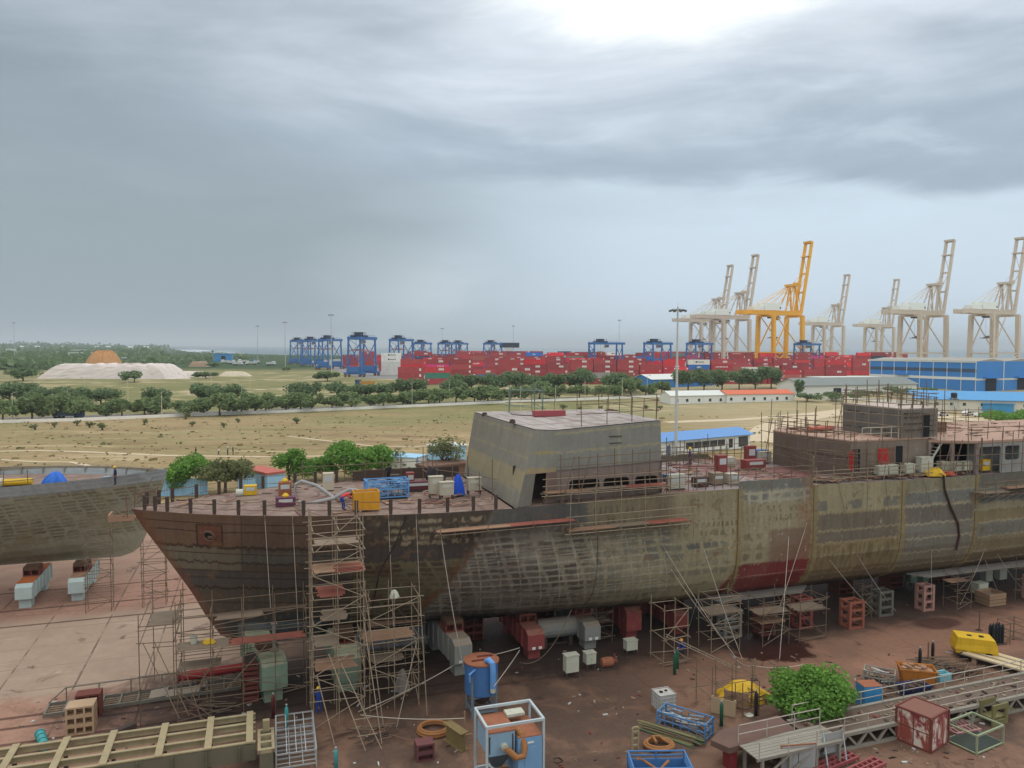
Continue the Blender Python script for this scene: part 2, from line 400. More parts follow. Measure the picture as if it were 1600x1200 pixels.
# port pavement (a sheet following the ground) and quay
m = mat('port_asphalt', C(128, 124, 122), rough=.9, var=.16, scale=.05)
pv = MB()
edge = [(458, 566), (520, 578), (560, 590), (612, 604), (700, 602), (900, 606), (1100, 604), (1250, 606), (1420, 606)]
for (x0, y0), (x1, y1) in zip(edge, edge[1:]):
    a, b_ = G(x0, y0), G(x1, y1)
    fa = Vector((a.x + (.06 * 800 if False else 0), 1165, 5.02)); fb = Vector((b_.x, 1165, 5.02))
    K = 12
    for k in range(K):
        def pt(p, q, k):
            w = p.lerp(q, k / K); w.z = terr(w.x, w.y) + .05; return w
        fa2 = Vector((a.x * 1.0, 1150, 5)); fb2 = Vector((b_.x, 1150, 5))
        pv.quad(pt(a, fa2, k), pt(b_, fb2, k), pt(b_, fb2, k + 1), pt(a, fa2, k + 1))
struct(pv.build('port_pavement', m))
m = mat('quay_concrete', C(160, 155, 146), rough=.9, var=.12, scale=.05)
struct(MB().bb((-150, 1100, -6), (1500, 1172, 5.12)).build('quay', m))

# shipyard hard standing
m = bpy.data.materials.new('yard_hardstanding'); m.use_nodes = True
T = NT(m.node_tree); b = T.n['Principled BSDF']; b.inputs['Specular IOR Level'].default_value = .3
geo = T.new('ShaderNodeNewGeometry')
pos = T.mapping(geo.outputs['Position'], loc=(0, 0, 0))
sub = T.new('ShaderNodeVectorMath', operation='SUBTRACT'); T.l.new(pos, sub.inputs[0]); sub.inputs[1].default_value = (BOW.x, BOW.y, 0)
st = T.mapping(sub.outputs[0], rot=(0, 0, -THETA))
s_, t_, _z = T.sep(st)
n_big = T.noise(st, .09, 6, .6, .4); n_mid = T.noise(st, .45, 7, .65, .6); n_fin = T.noise(st, 2.6, 6, .7, .2); n_gr = T.noise(st, 14, 3, .6)
conc = T.mix(n_mid, C(128, 106, 90), C(172, 150, 130)); conc = T.mix(T.step(n_fin, .5, .78), conc, C(150, 124, 104))
scr = T.noise(T.mapping(st, rot=(0, 0, rad(14)), sc=(.12, 1.1, 1)), 1, 6, .7, .3)
conc = T.mix(T.math('MULTIPLY', T.step(scr, .58, .74), .55), conc, C(196, 182, 164))
rustd = T.mix(n_mid, C(126, 92, 76), C(172, 136, 116)); rustd = T.mix(T.step(n_fin, .48, .75), rustd, C(136, 92, 72))
dirt = T.mix(n_mid, C(92, 68, 54), C(150, 116, 94)); dirt = T.mix(T.step(n_fin, .42, .72), dirt, C(110, 82, 66))
dirt = T.mix(T.math('MULTIPLY', T.step(n_big, .5, .66), .85), dirt, C(150, 104, 76))
mud = T.mix(n_fin, C(66, 52, 44), C(100, 78, 64))
# left slab of concrete, rust-stained bands along the transfer rails, dirt to the right
wob = T.math('MULTIPLY', T.math('SUBTRACT', n_mid, .5), 5.0)
tw = T.math('ADD', t_, wob)
slab = T.math('MULTIPLY', T.step(tw, -1.5, .5), T.step(tw, 17.5, 14.5))
left = T.step(T.math('ADD', s_, T.math('MULTIPLY', wob, 1.2)), 9.0, 3.0)
lower = T.math('MULTIPLY', T.step(tw, -3.5, -6.0), T.step(n_big, .55, .42))
leftc = T.mix(slab, rustd, conc)
leftc = T.mix(T.math('MULTIPLY', T.step(tw, 24, 30), .8), leftc, T.mix(.5, conc, rustd))
c = T.mix(left, T.mix(T.step(T.math('ADD', n_big, T.math('MULTIPLY', n_mid, .4)), .62, .78), dirt, mud), leftc)
far = T.step(T.math('ADD', t_, T.math('MULTIPLY', wob, 1.5)), 7, 11)
right_far = T.math('MULTIPLY', far, T.step(s_, 12, 22))
c = T.mix(right_far, c, T.mix(n_mid, C(168, 142, 116), C(205, 184, 156)))
# red-brown drained strip between keel line and the berth edge on the right
red = T.math('MULTIPLY', T.math('MULTIPLY', T.step(s_, 28, 44), T.step(tw, -17, -13)), T.step(tw, 6, 1))
c = T.mix(T.math('MULTIPLY', red, T.step(n_big, .36, .58)), c, T.mix(n_fin, C(124, 88, 70), C(164, 124, 102)))
# joints of the slabs
def lines(v, per, off, w):
    q = T.math('FRACT', T.math('DIVIDE', T.math('ADD', T.math('ADD', v, off), T.math('MULTIPLY', T.math('SUBTRACT', n_fin, .5), .10)), per))
    return T.step(T.math('ABSOLUTE', T.math('SUBTRACT', q, .5)), w / per, .25 * w / per)
jt = T.math('MAXIMUM', lines(s_, 4.6, 1.5, .10), T.math('MULTIPLY', lines(t_, 4.1, 1.2, .07), .7))
jt = T.math('MULTIPLY', jt, T.math('MULTIPLY', T.math('MAXIMUM', left, .4), T.step(n_mid, .36, .6)))
c = T.mix(T.math('MULTIPLY', jt, .75), c, C(62, 46, 38))
# rail grooves run along the berth
rl = None
for t0 in (18.9, 24.4, -3.1, -4.6, -6.7, -8.0, 14.6):
    q = T.step(T.math('ABSOLUTE', T.math('SUBTRACT', T.math('ADD', t_, T.math('MULTIPLY', T.math('SUBTRACT', n_fin, .5), .12)), t0)), .24, .08)
    rl = q if rl is None else T.math('MAXIMUM', rl, q)
c = T.mix(T.math('MULTIPLY', rl, T.math('MULTIPLY', T.step(s_, 34, 20), .8)), c, C(70, 44, 34))
# stains: oil, wet patches, paint; last, shade under the hull put into the colour
oil = T.step(T.noise(st, .33, 5, .62, .8), .60, .70)
c = T.mix(T.math('MULTIPLY', oil, .6), c, C(58, 42, 36))
c = T.mix(T.math('MULTIPLY', T.step(n_gr, .62, .8), .35), c, C(170, 140, 118))
pd = W2S(P(1205, 1012, 0)); pd2 = W2S(P(1465, 975, 0))
def blob(s0, t0, a, bb):
    u = T.math('DIVIDE', T.math('SUBTRACT', s_, s0), a); w = T.math('DIVIDE', T.math('SUBTRACT', t_, t0), bb)
    return T.math('ADD', T.math('SQRT', T.math('ADD', T.math('MULTIPLY', u, u), T.math('MULTIPLY', w, w))), T.math('MULTIPLY', T.math('SUBTRACT', n_mid, .5), 1.1))
p1 = T.step(blob(pd[0], pd[1], 3.4, 2.8), 1.05, .9); p2 = T.step(blob(pd2[0], pd2[1], 2.2, 1.2), 1.15, .8)
c = T.mix(T.math('MULTIPLY', p1, .95), c, C(56, 28, 24)); c = T.mix(T.math('MULTIPLY', p2, .75), c, C(74, 40, 32))
hull_shade = T.step(blob(11.5, -3.5, 15, 5.5), 1.2, .7); hull_shade = T.math('MAXIMUM', hull_shade, T.math('MULTIPLY', T.math('MULTIPLY', T.step(s_, 7, 14), T.step(T.math('ABSOLUTE', tw), 9.5, 6.0)), 1.0))  # painted shade: floor colour darkened below the hull and forefoot
c = T.mix(T.math('MULTIPLY', hull_shade, .8), c, C(40, 29, 25))
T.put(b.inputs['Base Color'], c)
T.put(b.inputs['Roughness'], T.math('SUBTRACT', .88, T.math('MULTIPLY', p1, .55)))
bn = T.new('ShaderNodeBump'); bn.inputs['Strength'].default_value = .5; bn.inputs['Distance'].default_value = .06
T.l.new(n_fin, bn.inputs['Height']); T.l.new(bn.outputs[0], b.inputs['Normal'])
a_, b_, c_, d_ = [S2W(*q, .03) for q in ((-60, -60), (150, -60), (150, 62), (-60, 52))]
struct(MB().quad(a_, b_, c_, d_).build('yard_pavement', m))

# road behind the field and worn tracks across it
def ribbon(name, pts, w, m, dz=.06, seg=4):
    k = MB(); W_ = [G(*p) for p in pts]; W2 = []
    for a, b_ in zip(W_, W_[1:]):
        for i in range(seg): W2.append(a.lerp(b_, i / seg))
    W2.append(W_[-1])
    L = []; R = []
    for i, p in enumerate(W2):
        d = (W2[min(i + 1, len(W2) - 1)] - W2[max(i - 1, 0)]); n = Vector((-d.y, d.x, 0)).normalized()
        ww = w * (1 + .35 * (random.random() - .5)) if w > 0 else -w
        for q, sg in ((L, 1), (R, -1)):
            v = p + n * sg * ww / 2; v.z = terr(v.x, v.y) + dz; q.append(v)
    for i in range(len(W2) - 1): k.quad(R[i], R[i + 1], L[i + 1], L[i])
    return struct(k.build(name, m))
random.seed(3)
asph = mat('road_asphalt', C(112, 106, 102), rough=.9, var=.12, scale=.2)
ribbon('road', [(-120, 659), (0, 654), (200, 649), (400, 642), (600, 634), (800, 626), (1050, 618)], -7, asph)
trk = mat('pale_sand', C(196, 178, 148), rough=.95, var=.25, scale=.5)
ribbon('dirt_track', [(-60, 707), (60, 704), (150, 707), (260, 712), (420, 714), (560, 712), (720, 716)], 1.6, trk, .05)
ribbon('dirt_track', [(-40, 716), (60, 722), (110, 722), (140, 728)], 1.1, trk, .05)
ribbon('dirt_track', [(450, 682), (520, 690), (580, 697), (640, 698), (735, 695)], 1.2, trk, .05)
ribbon('dirt_track', [(1040, 660), (1150, 656), (1230, 650), (1330, 640)], 5, trk, .05)
ribbon('dirt_track', [(1180, 690), (1205, 668), (1270, 650), (1340, 642)], 10, trk, .045)
ribbon('dirt_track', [(1470, 650), (1540, 662), (1660, 668)], 9, trk, .05)
# ------------------------------------------------------------------ painted meshes
class PM:
    def __init__(s): s.v = []; s.f = []; s.c = []; s.n = 0
    def grid(s, V, c):                      # V (m,n,3), c (m,n,3)
        m, n = V.shape[:2]; i = np.arange(m * n).reshape(m, n) + s.n
        s.v.append(V.reshape(-1, 3)); s.c.append(c.reshape(-1, 3)); s.n += m * n
        s.f.append(np.stack([i[:-1, :-1].ravel(), i[:-1, 1:].ravel(), i[1:, 1:].ravel(), i[1:, :-1].ravel()], 1))
    def panel(s, a, b, c, d, fn, res=.1, thick=0):     # a->b along u, a->d along v
        a, b, c, d = [np.array(q, float) for q in (a, b, c, d)]
        lu = max(np.linalg.norm(b - a), np.linalg.norm(c - d)); lv = max(np.linalg.norm(d - a), np.linalg.norm(c - b))
        nu = max(2, int(lu / res)); nv = max(2, int(lv / res))
        u, v = np.meshgrid(np.linspace(0, 1, nu), np.linspace(0, 1, nv))
        V = (a * ((1 - u) * (1 - v))[..., None] + b * (u * (1 - v))[..., None] + c * (u * v)[..., None] + d * ((1 - u) * v)[..., None])
        s.grid(V, fn(u * lu, v * lv, lu, lv))
    def build(s, name, m, parent=None, smooth=False):
        v = np.concatenate(s.v); f = np.concatenate(s.f); c = np.concatenate(s.c)
        me = bpy.data.meshes.new(name)
        me.vertices.add(len(v)); me.vertices.foreach_set('co', v.ravel())
        me.loops.add(4 * len(f)); me.loops.foreach_set('vertex_index', f.ravel().astype(np.int32))
        me.polygons.add(len(f)); me.polygons.foreach_set('loop_start', np.arange(0, 4 * len(f), 4, dtype=np.int32))
        me.polygons.foreach_set('loop_total', np.full(len(f), 4, np.int32))
        if smooth: me.polygons.foreach_set('use_smooth', np.ones(len(f), bool))
        me.update(calc_edges=True)
        at = me.color_attributes.new('Col', 'FLOAT_COLOR', 'POINT')
        at.data.foreach_set('color', np.concatenate([np.clip(c, .004, .85), np.ones((len(c), 1))], 1).astype(np.float32).ravel())
        me.materials.append(m); return link(name, me, parent)
def sst(a, b, x):
    t = np.clip((x - a) / (b - a), 0, 1); return t * t * (3 - 2 * t)
HK = .92
def A3(r, g, b, k=None): return np.array(C(r, g, b, HK if k is None else k))
def lay(col, mask, c): return col * (1 - mask[..., None]) + np.asarray(c) * mask[..., None]
def plates(S, Z, ds, dz, shear, seed, gap=.14, miss=.12, gv=None):
    jx = (fbm(S * 1.7, Z * 1.7, seed + 3) - .5) * .35 + (fbm(S * .3, Z * .8, seed + 13, 2) - .5) * .5; jz = (fbm(S * 2.6, Z * 5, seed + 5) - .5) * .16 + (fbm(S * .4, Z * .25, seed + 15, 2) - .5) * .2; patch = sst(.34, .60, fbm(S * .38, Z * .6, seed + 21))
    u = (S + shear * Z + jx) / ds; v = (Z + jz) / dz
    iu, iv = np.floor(u), np.floor(v); fu, fv = u - iu, v - iv
    h = vnoise(iu * 1.0 + .01, iv * 1.0 + .01, seed); h2 = vnoise(iu + .01, iv + .01, seed + 9)
    gx = gap / ds * (.6 + .9 * h2); gy = (gv or gap) / dz * (.5 + 1.0 * h)
    inside = sst(0, .06, fu - gx) * sst(0, .06, 1 - gx - fu) * sst(0, .12, fv - gy) * sst(0, .12, 1 - gy - fv)
    ragged = sst(.14, .24, fbm(S * 7, Z * 9, seed + 11, 3))
    return inside * (h > miss) * ragged * (.6 + .4 * h2) * (.42 + .58 * patch)
def hull_paint(S, Z):
    n1 = fbm(S * .5, Z * .6, 1); n2 = fbm(S * 2.3, Z * 2.3, 2); n3 = fbm(S * 8, Z * 8, 3, 3); drip = fbm(S * 6, Z * .45, 4)
    Zj = Z + (fbm(S * 7, Z * 0 + 3.3, 6, 3) - .5) * .42; Sj = S + (fbm(S * 0 + 1.7, Z * 6, 7, 3) - .5) * .4
    dark = A3(80, 69, 59); khaki = A3(146, 132, 96); grey = A3(106, 104, 98); brown = A3(86, 72, 60); pale = A3(158, 152, 130)
    col = np.broadcast_to(dark, S.shape + (3,)).copy()
    # bow, dark strakes
    A = sst(14.4, 14.1, S)
    col = lay(col, A * sst(9.5, 9.6, Zj), A3(92, 76, 64)); col = lay(col, A * sst(7.1, 6.9, S) * sst(9.4, 9.5, Zj), A3(102, 82, 66))
    col = lay(col, A * sst(7.1, 6.9, S) * sst(7.7, 7.8, Z) * sst(9.5, 9.4, Zj), A3(104, 96, 80)); col = lay(col, A * sst(6.9, 7.1, S) * sst(8.3, 8.4, Z) * sst(9.3, 9.2, Zj), A3(84, 80, 72))
    col = lay(col, A * sst(7.7, 7.6, Z) * sst(6.5, 6.6, Z), A3(78, 70, 64)); col = lay(col, A * sst(4.4, 4.2, Z), A3(62, 60, 56))
    col = lay(col, A * sst(3.6, 3.5, Z) * sst(6.6, 6.8, S) * sst(12.4, 12.2, S), A3(92, 100, 102) * (1 + .5 * (n2 - .5))[..., None])
    for z, w, jag in ((11.35, .05, 0), (10.75, .06, .5), (9.55, .14, 1), (9.05, .05, 0), (8.35, .10, 1), (7.7, .05, 0), (7.15, .05, 0), (6.35, .12, 1), (5.2, .05, 0), (4.3, .08, 1)):
        zz = Zj if jag == 1 else (Z if jag == 0 else Z + (n1 - .5) * .2)
        col = lay(col, A * sst(w, w * .4, np.abs(zz - z)) * .8, A3(46, 36, 30))
    col = lay(col, sst(.9, .2, S - stem_s(Z) + (n2 - .5) * .8) * .6, A3(108, 70, 52))
    sq = sst(4.2, 4.25, S) * sst(5.85, 5.8, S) * sst(9.6, 9.65, Z) * sst(11.25, 11.2, Z)
    col = lay(col, sq * .8, A3(98, 62, 48))
    for e in (np.abs(S - 4.22), np.abs(S - 5.83)): col = lay(col, sst(.06, .02, e) * sst(9.6, 9.7, Z) * sst(11.3, 11.2, Z), A3(52, 38, 30))
    for e in (np.abs(Z - 9.62), np.abs(Z - 11.22)): col = lay(col, sst(.06, .02, e) * sst(4.2, 4.3, S) * sst(5.9, 5.8, S), A3(52, 38, 30))
    # shoulder, dark with primed spots then dense dashes
    B = sst(14.0, 14.3, S) * sst(22.5, 21.5, S + (9 - Z) * .55)
    col = lay(col, B, A3(68, 59, 50))
    for r in (11.3, 10.75, 10.25, 9.85):
        k = fbm(S * 3.2 + r * 7, Z * 1.5, 21, 3); col = lay(col, B * sst(15, 17, S + 2 * (n1 - .5)) * sst(.22, .08, np.abs(Z - r + (n2 - .5) * .3)) * sst(.46, .6, k) * .8, A3(138, 126, 102))
    col = lay(col, B * sst(8.5, 8.6, Zj) * sst(9.6, 9.5, Zj), A3(72, 64, 60))
    low = B * sst(8.6, 8.5, Zj)
    col = lay(col, low * .85, A3(108, 100, 76)); col = lay(col, low * plates(S, Z, .95, .40, .55, 31, .06, .05, .04), A3(64, 54, 46)); col = lay(col, low * sst(.5, .68, fbm(S * .7, Z * .9, 8)) * .7, A3(84, 58, 42))
    # rust streak leaning aft-to-forward
    rs = np.abs(S - (22.2 - (9.6 - Z) * .62) + (n2 - .5) * 1.2)
    # middle body, plates with pale seams
    Cc = sst(21.6, 22.4, S + (9 - Z) * .55) * sst(38.2, 36.8, Sj)
    bgc = A3(128, 119, 106) + (A3(146, 136, 110) - A3(128, 119, 106)) * sst(24, 36, S)[..., None]
    col = lay(col, Cc, bgc)
    p1 = plates(S, Z, 1.3, .45, .38, 41, .085, .05, .036); p2 = plates(S, Z, 1.5, .60, .16, 42, .10, .05, .045)
    w = sst(30.6, 31.4, Sj); tone = A3(80, 72, 64) + (A3(104, 102, 92) - A3(80, 72, 64)) * w[..., None]
    col = lay(col, Cc * (p1 * (1 - w) + p2 * w), tone)
    col = lay(col, Cc * sst(10.2, 10.5, Zj) * sst(31, 30, S), A3(84, 82, 78)); col = lay(col, Cc * sst(30, 31, S) * sst(9.5, 9.8, Zj), A3(118, 108, 86)); col = lay(col, Cc * sst(30, 31, S) * sst(9.5, 9.8, Zj) * plates(S, Z, .42, .9, 0, 43, .12, .35, .1), A3(84, 76, 62))
    Dd_ = sst(36.8, 38.0, Sj) * sst(50.05, 49.95, S) * sst(6.2, 6.6, Z + 9 * (S < 42.2))
    gl_ = sst(.25, .5, fbm(S * .8, Z * 1.3, 45)); zz = (Z + .10 * (fbm(S * .5, Z * .3, 46) - .5)) / .52; uu = (S + .22 * Z + .2 * (fbm(S * .4, Z * .8, 47) - .5)) / 1.42
    gm = np.maximum(sst(.10, .04, np.abs(zz - np.round(zz))), sst(.042, .018, np.abs(uu - np.round(uu)))) * gl_ * sst(4.0, 4.6, Z)
    col = lay(col, (Cc * sst(9.9, 9.5, Zj) + Dd_ * sst(8.5, 8.3, Z)) * gm * .62, A3(172, 164, 144))
    col = lay(col, sst(.5, .1, rs) * sst(4.0, 5, Z) * sst(9.8, 9.2, Z) * sst(.35, .55, n2) * .9, A3(112, 72, 46))
    # khaki midships with rows of dashes
    Dd = sst(36.8, 38.0, Sj) * sst(50.05, 49.95, S)
    col = lay(col, Dd, A3(146, 136, 108))
    col = lay(col, Dd * sst(8.55, 8.65, Z) * sst(9.85, 9.75, Z) * sst(43.1, 43, S) * plates(S, Z, .46, .62, 0, 51, .10, .15, .07), A3(92, 84, 66))
    col = lay(col, Dd * sst(5.6, 5.8, Zj) * sst(8.3, 8.2, Zj) * sst(42.4, 42.0, Sj) * plates(S, Z, 1.5, .70, .08, 52, .10, .06, .055), A3(96, 96, 88))
    R_ = sst(42.9, 43.05, S) * sst(50, 49.9, S)
    col = lay(col, R_ * sst(10.9, 11.0, Zj), A3(112, 112, 104)); col = lay(col, R_ * sst(10.9, 11, Zj) * sst(12.1, 11.9, Zj) * (1 - plates(S, Z, 1.0, .62, 0, 53, .09, 0, .07)), pale)
    col = lay(col, R_ * sst(9.2, 9.3, Z) * sst(10.8, 10.7, Z) * plates(S, Z, .50, .72, 0, 54, .14, .15, .07), A3(98, 92, 70))
    col = lay(col, R_ * sst(8.9, 8.7, Zj) * sst(45.6, 46.2, Sj) * .85, A3(118, 98, 82)); col = lay(col, R_ * sst(8.9, 8.7, Zj) * sst(46, 45.5, Sj) * plates(S, Z, 1.2, .8, 0, 55, .2, .1, .12) * .8, A3(104, 92, 74))
    col = lay(col, sst(48, 49.6, S + (n1 - .5) * 2) * sst(50.6, 50.1, S) * .6, A3(132, 98, 72))
    # right hand shell plating, bands
    E_ = sst(49.9, 50.05, S) * sst(58.95, 58.85, Sj)
    bands = [(9.75, 13, (148, 140, 110)), (8.32, 9.6, (98, 90, 80)), (7.35, 8.18, (96, 88, 80)), (6.3, 7.2, (132, 116, 80)), (4.6, 6.15, (120, 104, 74)), (1, 4.5, (98, 84, 64))]
    col = lay(col, E_, A3(144, 130, 100))
    for a, b, c_ in bands: col = lay(col, E_ * sst(a, a + .06, Zj) * sst(b + .06, b, Zj) * .82, A3(*c_))
    col = lay(col, E_ * sst(9.9, 10, Z) * sst(10.75, 10.7, Z) * (vnoise(np.floor(S / .95) + .01, Z * 0 + .5, 61) > .45) * sst(.42, .5, fbm(S * 1.6, Z * .9, 62)) * .8, A3(104, 102, 96))
    col = lay(col, E_ * sst(4.4, 4.6, Z) * sst(7.2, 7, Z) * sst(.5, .62, fbm(S * 5, Z * .8, 63)) * .55, A3(92, 80, 60))
    F_ = sst(58.8, 58.95, Sj) * sst(67.05, 66.95, S)
    col = lay(col, F_, A3(150, 142, 118))
    for a, b, c_ in [(10.95, 13, (124, 118, 96)), (9.85, 10.85, (104, 106, 102)), (8.25, 9.6, (98, 92, 86)), (7.0, 8.1, (108, 105, 98)), (5.75, 6.85, (104, 101, 92)), (4.5, 5.62, (110, 104, 88)), (3.6, 4.4, (94, 82, 64)), (1, 3.6, (70, 58, 46))]:
        col = lay(col, F_ * sst(a, a + .05, Zj) * sst(b + .05, b, Zj) * .85, A3(*c_))
    G_ = sst(66.95, 67.05, S)
    col = lay(col, G_, A3(148, 140, 114))
    for a, b, c_ in [(10.9, 13, (92, 90, 84)), (9.55, 10.8, (104, 108, 104)), (7.95, 8.9, (128, 114, 82)), (6.6, 7.75, (106, 106, 98)), (5.3, 6.5, (118, 106, 80)), (4.2, 5.2, (104, 92, 68)), (1, 4.1, (70, 58, 46))]:
        col = lay(col, G_ * sst(a, a + .05, Zj) * sst(b + .05, b, Zj) * .85, A3(*c_))
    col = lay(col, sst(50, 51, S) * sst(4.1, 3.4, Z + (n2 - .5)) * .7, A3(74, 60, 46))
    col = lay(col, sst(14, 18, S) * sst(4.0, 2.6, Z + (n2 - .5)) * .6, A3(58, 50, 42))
    # red primer panel
    lim = 6.2 + (n2 - .5) * .35
    rp = sst(0, .25, S - 42.0 - np.maximum(0, Z - 4.6) * .75 + (n3 - .5) * 1.2) * sst(49.95, 49.85, S) * sst(lim + .1, lim - .1, Z)
    col = lay(col, sst(45, 49, S + (n1 - .5) * 3) * sst(50, 49.8, S) * sst(9, 6, Z) * .55, A3(124, 78, 64))
    col = lay(col, rp * .9, A3(118, 44, 46)); col = lay(col, rp * sst(.05, .02, np.abs(Z - 5.15 - (S - 46) * .02)), A3(150, 110, 100))
    col = lay(col, sst(12.3, 13, S) * sst(3.6, 2.9, Z + (n2 - .5) * .5) * .85, A3(38, 32, 28))  # shade of the underside, painted near-black into the bottom plates
    # butt seams, with ragged khaki paint beside them
    for s0, z0, z1 in ((7.05, 7.7, 12), (14.15, 3, 12), (31.2, 3, 9.5), (42.98, 3, 12.2), (50.0, 3.5, 12.2), (58.9, 3, 12.2), (67.0, 3, 12.2)):
        q = sst(z0, z0 + .1, Z) * sst(z1, z1 - .1, Z)
        if s0 > 40: col = lay(col, q * sst(.42, .2, np.abs(S - s0 - .1) + (fbm(S * 3, Z * 7, 71, 3) - .5) * .7) * .85, A3(138, 122, 84))
        col = lay(col, q * sst(.06, .02, np.abs(S - s0)) * .85, A3(66, 52, 40))
    col = lay(col, sst(.665, .72, fbm(S * 2.0, Z * 2.6, 81, 5)) * .5, A3(112, 86, 62))
    col = lay(col, sst(30, 45, S) * sst(.78, .82, fbm(S * 3.1, Z * 3.1, 82, 3)) * .5, A3(176, 172, 158))
    k = (1 + .30 * (n1 - .5)) * (1 + .34 * (drip - .5)) * (1 + .30 * (n3 - .5)) * (1 + .28 * sst(24, 18, S))
    return col * k[..., None]
def hull2_paint(S, Z):
    n1 = fbm(S * .5, Z * .6, 101); n2 = fbm(S * 2.3, Z * 2.3, 102); n3 = fbm(S * 8, Z * 8, 103, 3); drip = fbm(S * 6, Z * .5, 104)
    col = np.broadcast_to(A3(150, 147, 126), S.shape + (3,)).copy()
    col = lay(col, plates(S, Z, 1.0, .42, 0, 111, .06, .15, .05) * sst(4.6, 5.0, Z) * sst(10.8, 10.6, Z), A3(104, 98, 80))
    col = lay(col, sst(10.7, 10.8, Z), A3(140, 146, 148)); col = lay(col, sst(10.8, 10.85, Z) * (1 - plates(S, Z, 1.9, .55, 0, 112, .13, 0, .10)), A3(160, 166, 166))
    for z in (9.9, 8.4, 6.9, 5.4): col = lay(col, sst(.10, .03, np.abs(Z - z + (n2 - .5) * .2)) * .6, A3(140, 134, 108))
    col = lay(col, sst(.55, .66, n1) * .5, A3(128, 118, 88))
    k = (1 + .3 * (n1 - .5)) * (1 + .3 * (drip - .5)) * (1 + .25 * (n3 - .5))
    return col * k[..., None]
def hull_side(pm, sg, s_arr, nz, paint):
    s_arr = np.asarray(s_arr); v = np.linspace(0, 1, nz)
    z0 = keel_z(s_arr); z1 = hull_top(s_arr)
    Sg = np.repeat(s_arr[None, :], nz, 0); Zg = z0[None, :] + (z1 - z0)[None, :] * v[:, None]
    Bg = hull_b(Sg, Zg); Bg = np.maximum(Bg, 0.0)
    Sv = Sg - (.72 * stem_s(Zg) * np.clip(1 - Sg / 22, 0, 1) if paint is hull2_paint else 0)
    V = np.stack([Sv, sg * Bg, Zg], 2)
    if sg > 0: V = V[:, ::-1]; Sg = Sg[:, ::-1]; Zg = Zg[:, ::-1]
    pm.grid(V, paint(Sg, Zg))
def col_fn(base, pl=None, seed=1, lines_v=(), lines_u=(), var=.2, lw=.09, palec=(152, 144, 116), spot=0.0, tr=None):
    def fn(u, v, lu, lv):
        n2 = fbm(u * 1.4, v * 1.4, seed); n3 = fbm(u * 7, v * 7, seed + 1, 3); dr = fbm(u * 5, v * .5, seed + 2)
        col = np.broadcast_to(A3(*base), u.shape + (3,)).copy()
        if tr:
            for a, b, c_ in tr: col = lay(col, sst(a, a + .08, v + (fbm(u * 5, v * 0 + 2, seed + 4, 3) - .5) * .3) * sst(b + .08, b, v + (fbm(u * 5, v * 0 + 9, seed + 5, 3) - .5) * .3), A3(*c_))
        for q in lines_v: col = lay(col, sst(lw, lw * .4, np.abs(v - q + (fbm(u * 4, v * 0 + q, seed + 6, 3) - .5) * .22)) * sst(.3, .42, fbm(u * 3, v * 3, seed + 7)), A3(*palec))
        for q in lines_u: col = lay(col, sst(lw * .8, lw * .3, np.abs(u - q + (n3 - .5) * .06)) * .8, A3(*palec))
        if spot: col = lay(col, sst(.6, .68, fbm(u * 2.4, v * 2.4, seed + 8)) * spot, A3(*palec))
        return col * ((1 + var * (n2 - .5)) * (1 + var * (n3 - .5)) * (1 + var * (dr - .5)))[..., None]
    return fn

paintM = vcmat('primed_plate', rough=.72, spec=.25, var=.08, scale=6)
ship = thing('ship', 'large unpainted grey and khaki warship hull standing on red and grey blocks in the middle', 'ship', S2W(0, 0), THETA)
pm = PM()
sd = np.concatenate([np.arange(-.5, 15, .06), np.arange(15, 42.9, .06), [42.99, 43.0, 43.02, 43.05], np.arange(43.1, 49.86, .07), [49.9, 49.92, 49.95, 50.0], np.arange(50.07, 82, .085), np.linspace(82.5, 96, 10)])
sd = sd[sd >= -0.0]
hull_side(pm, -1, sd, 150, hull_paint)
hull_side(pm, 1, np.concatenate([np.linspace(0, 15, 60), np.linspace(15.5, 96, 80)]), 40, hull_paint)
# transom
zt = np.linspace(float(keel_z(96.0)), float(hull_top(96.0)), 14); bt = hull_b(np.full(14, 96.0), zt)
V = np.stack([np.stack([np.full(14, 96.0), -bt, zt], 1), np.stack([np.full(14, 96.0), bt, zt], 1)], 1)
pm.grid(V, hull_paint(V[..., 0], V[..., 2]))
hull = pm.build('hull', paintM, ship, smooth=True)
rustdk = mat('rusty_steel', C(104, 78, 64, 1.2), rough=.85, var=.25, scale=1.2, rust=.35, rustcol=C(92, 54, 38, 1.2))
darkst = mat('dark_steel', C(66, 54, 48, 1.2), rough=.8, var=.25, scale=2, rust=.3)
void = mat('dark_interior', (.012, .012, .014), rough=.9, var=.1)  # near-black colour stands in for the dark inside unlit doorways and openings
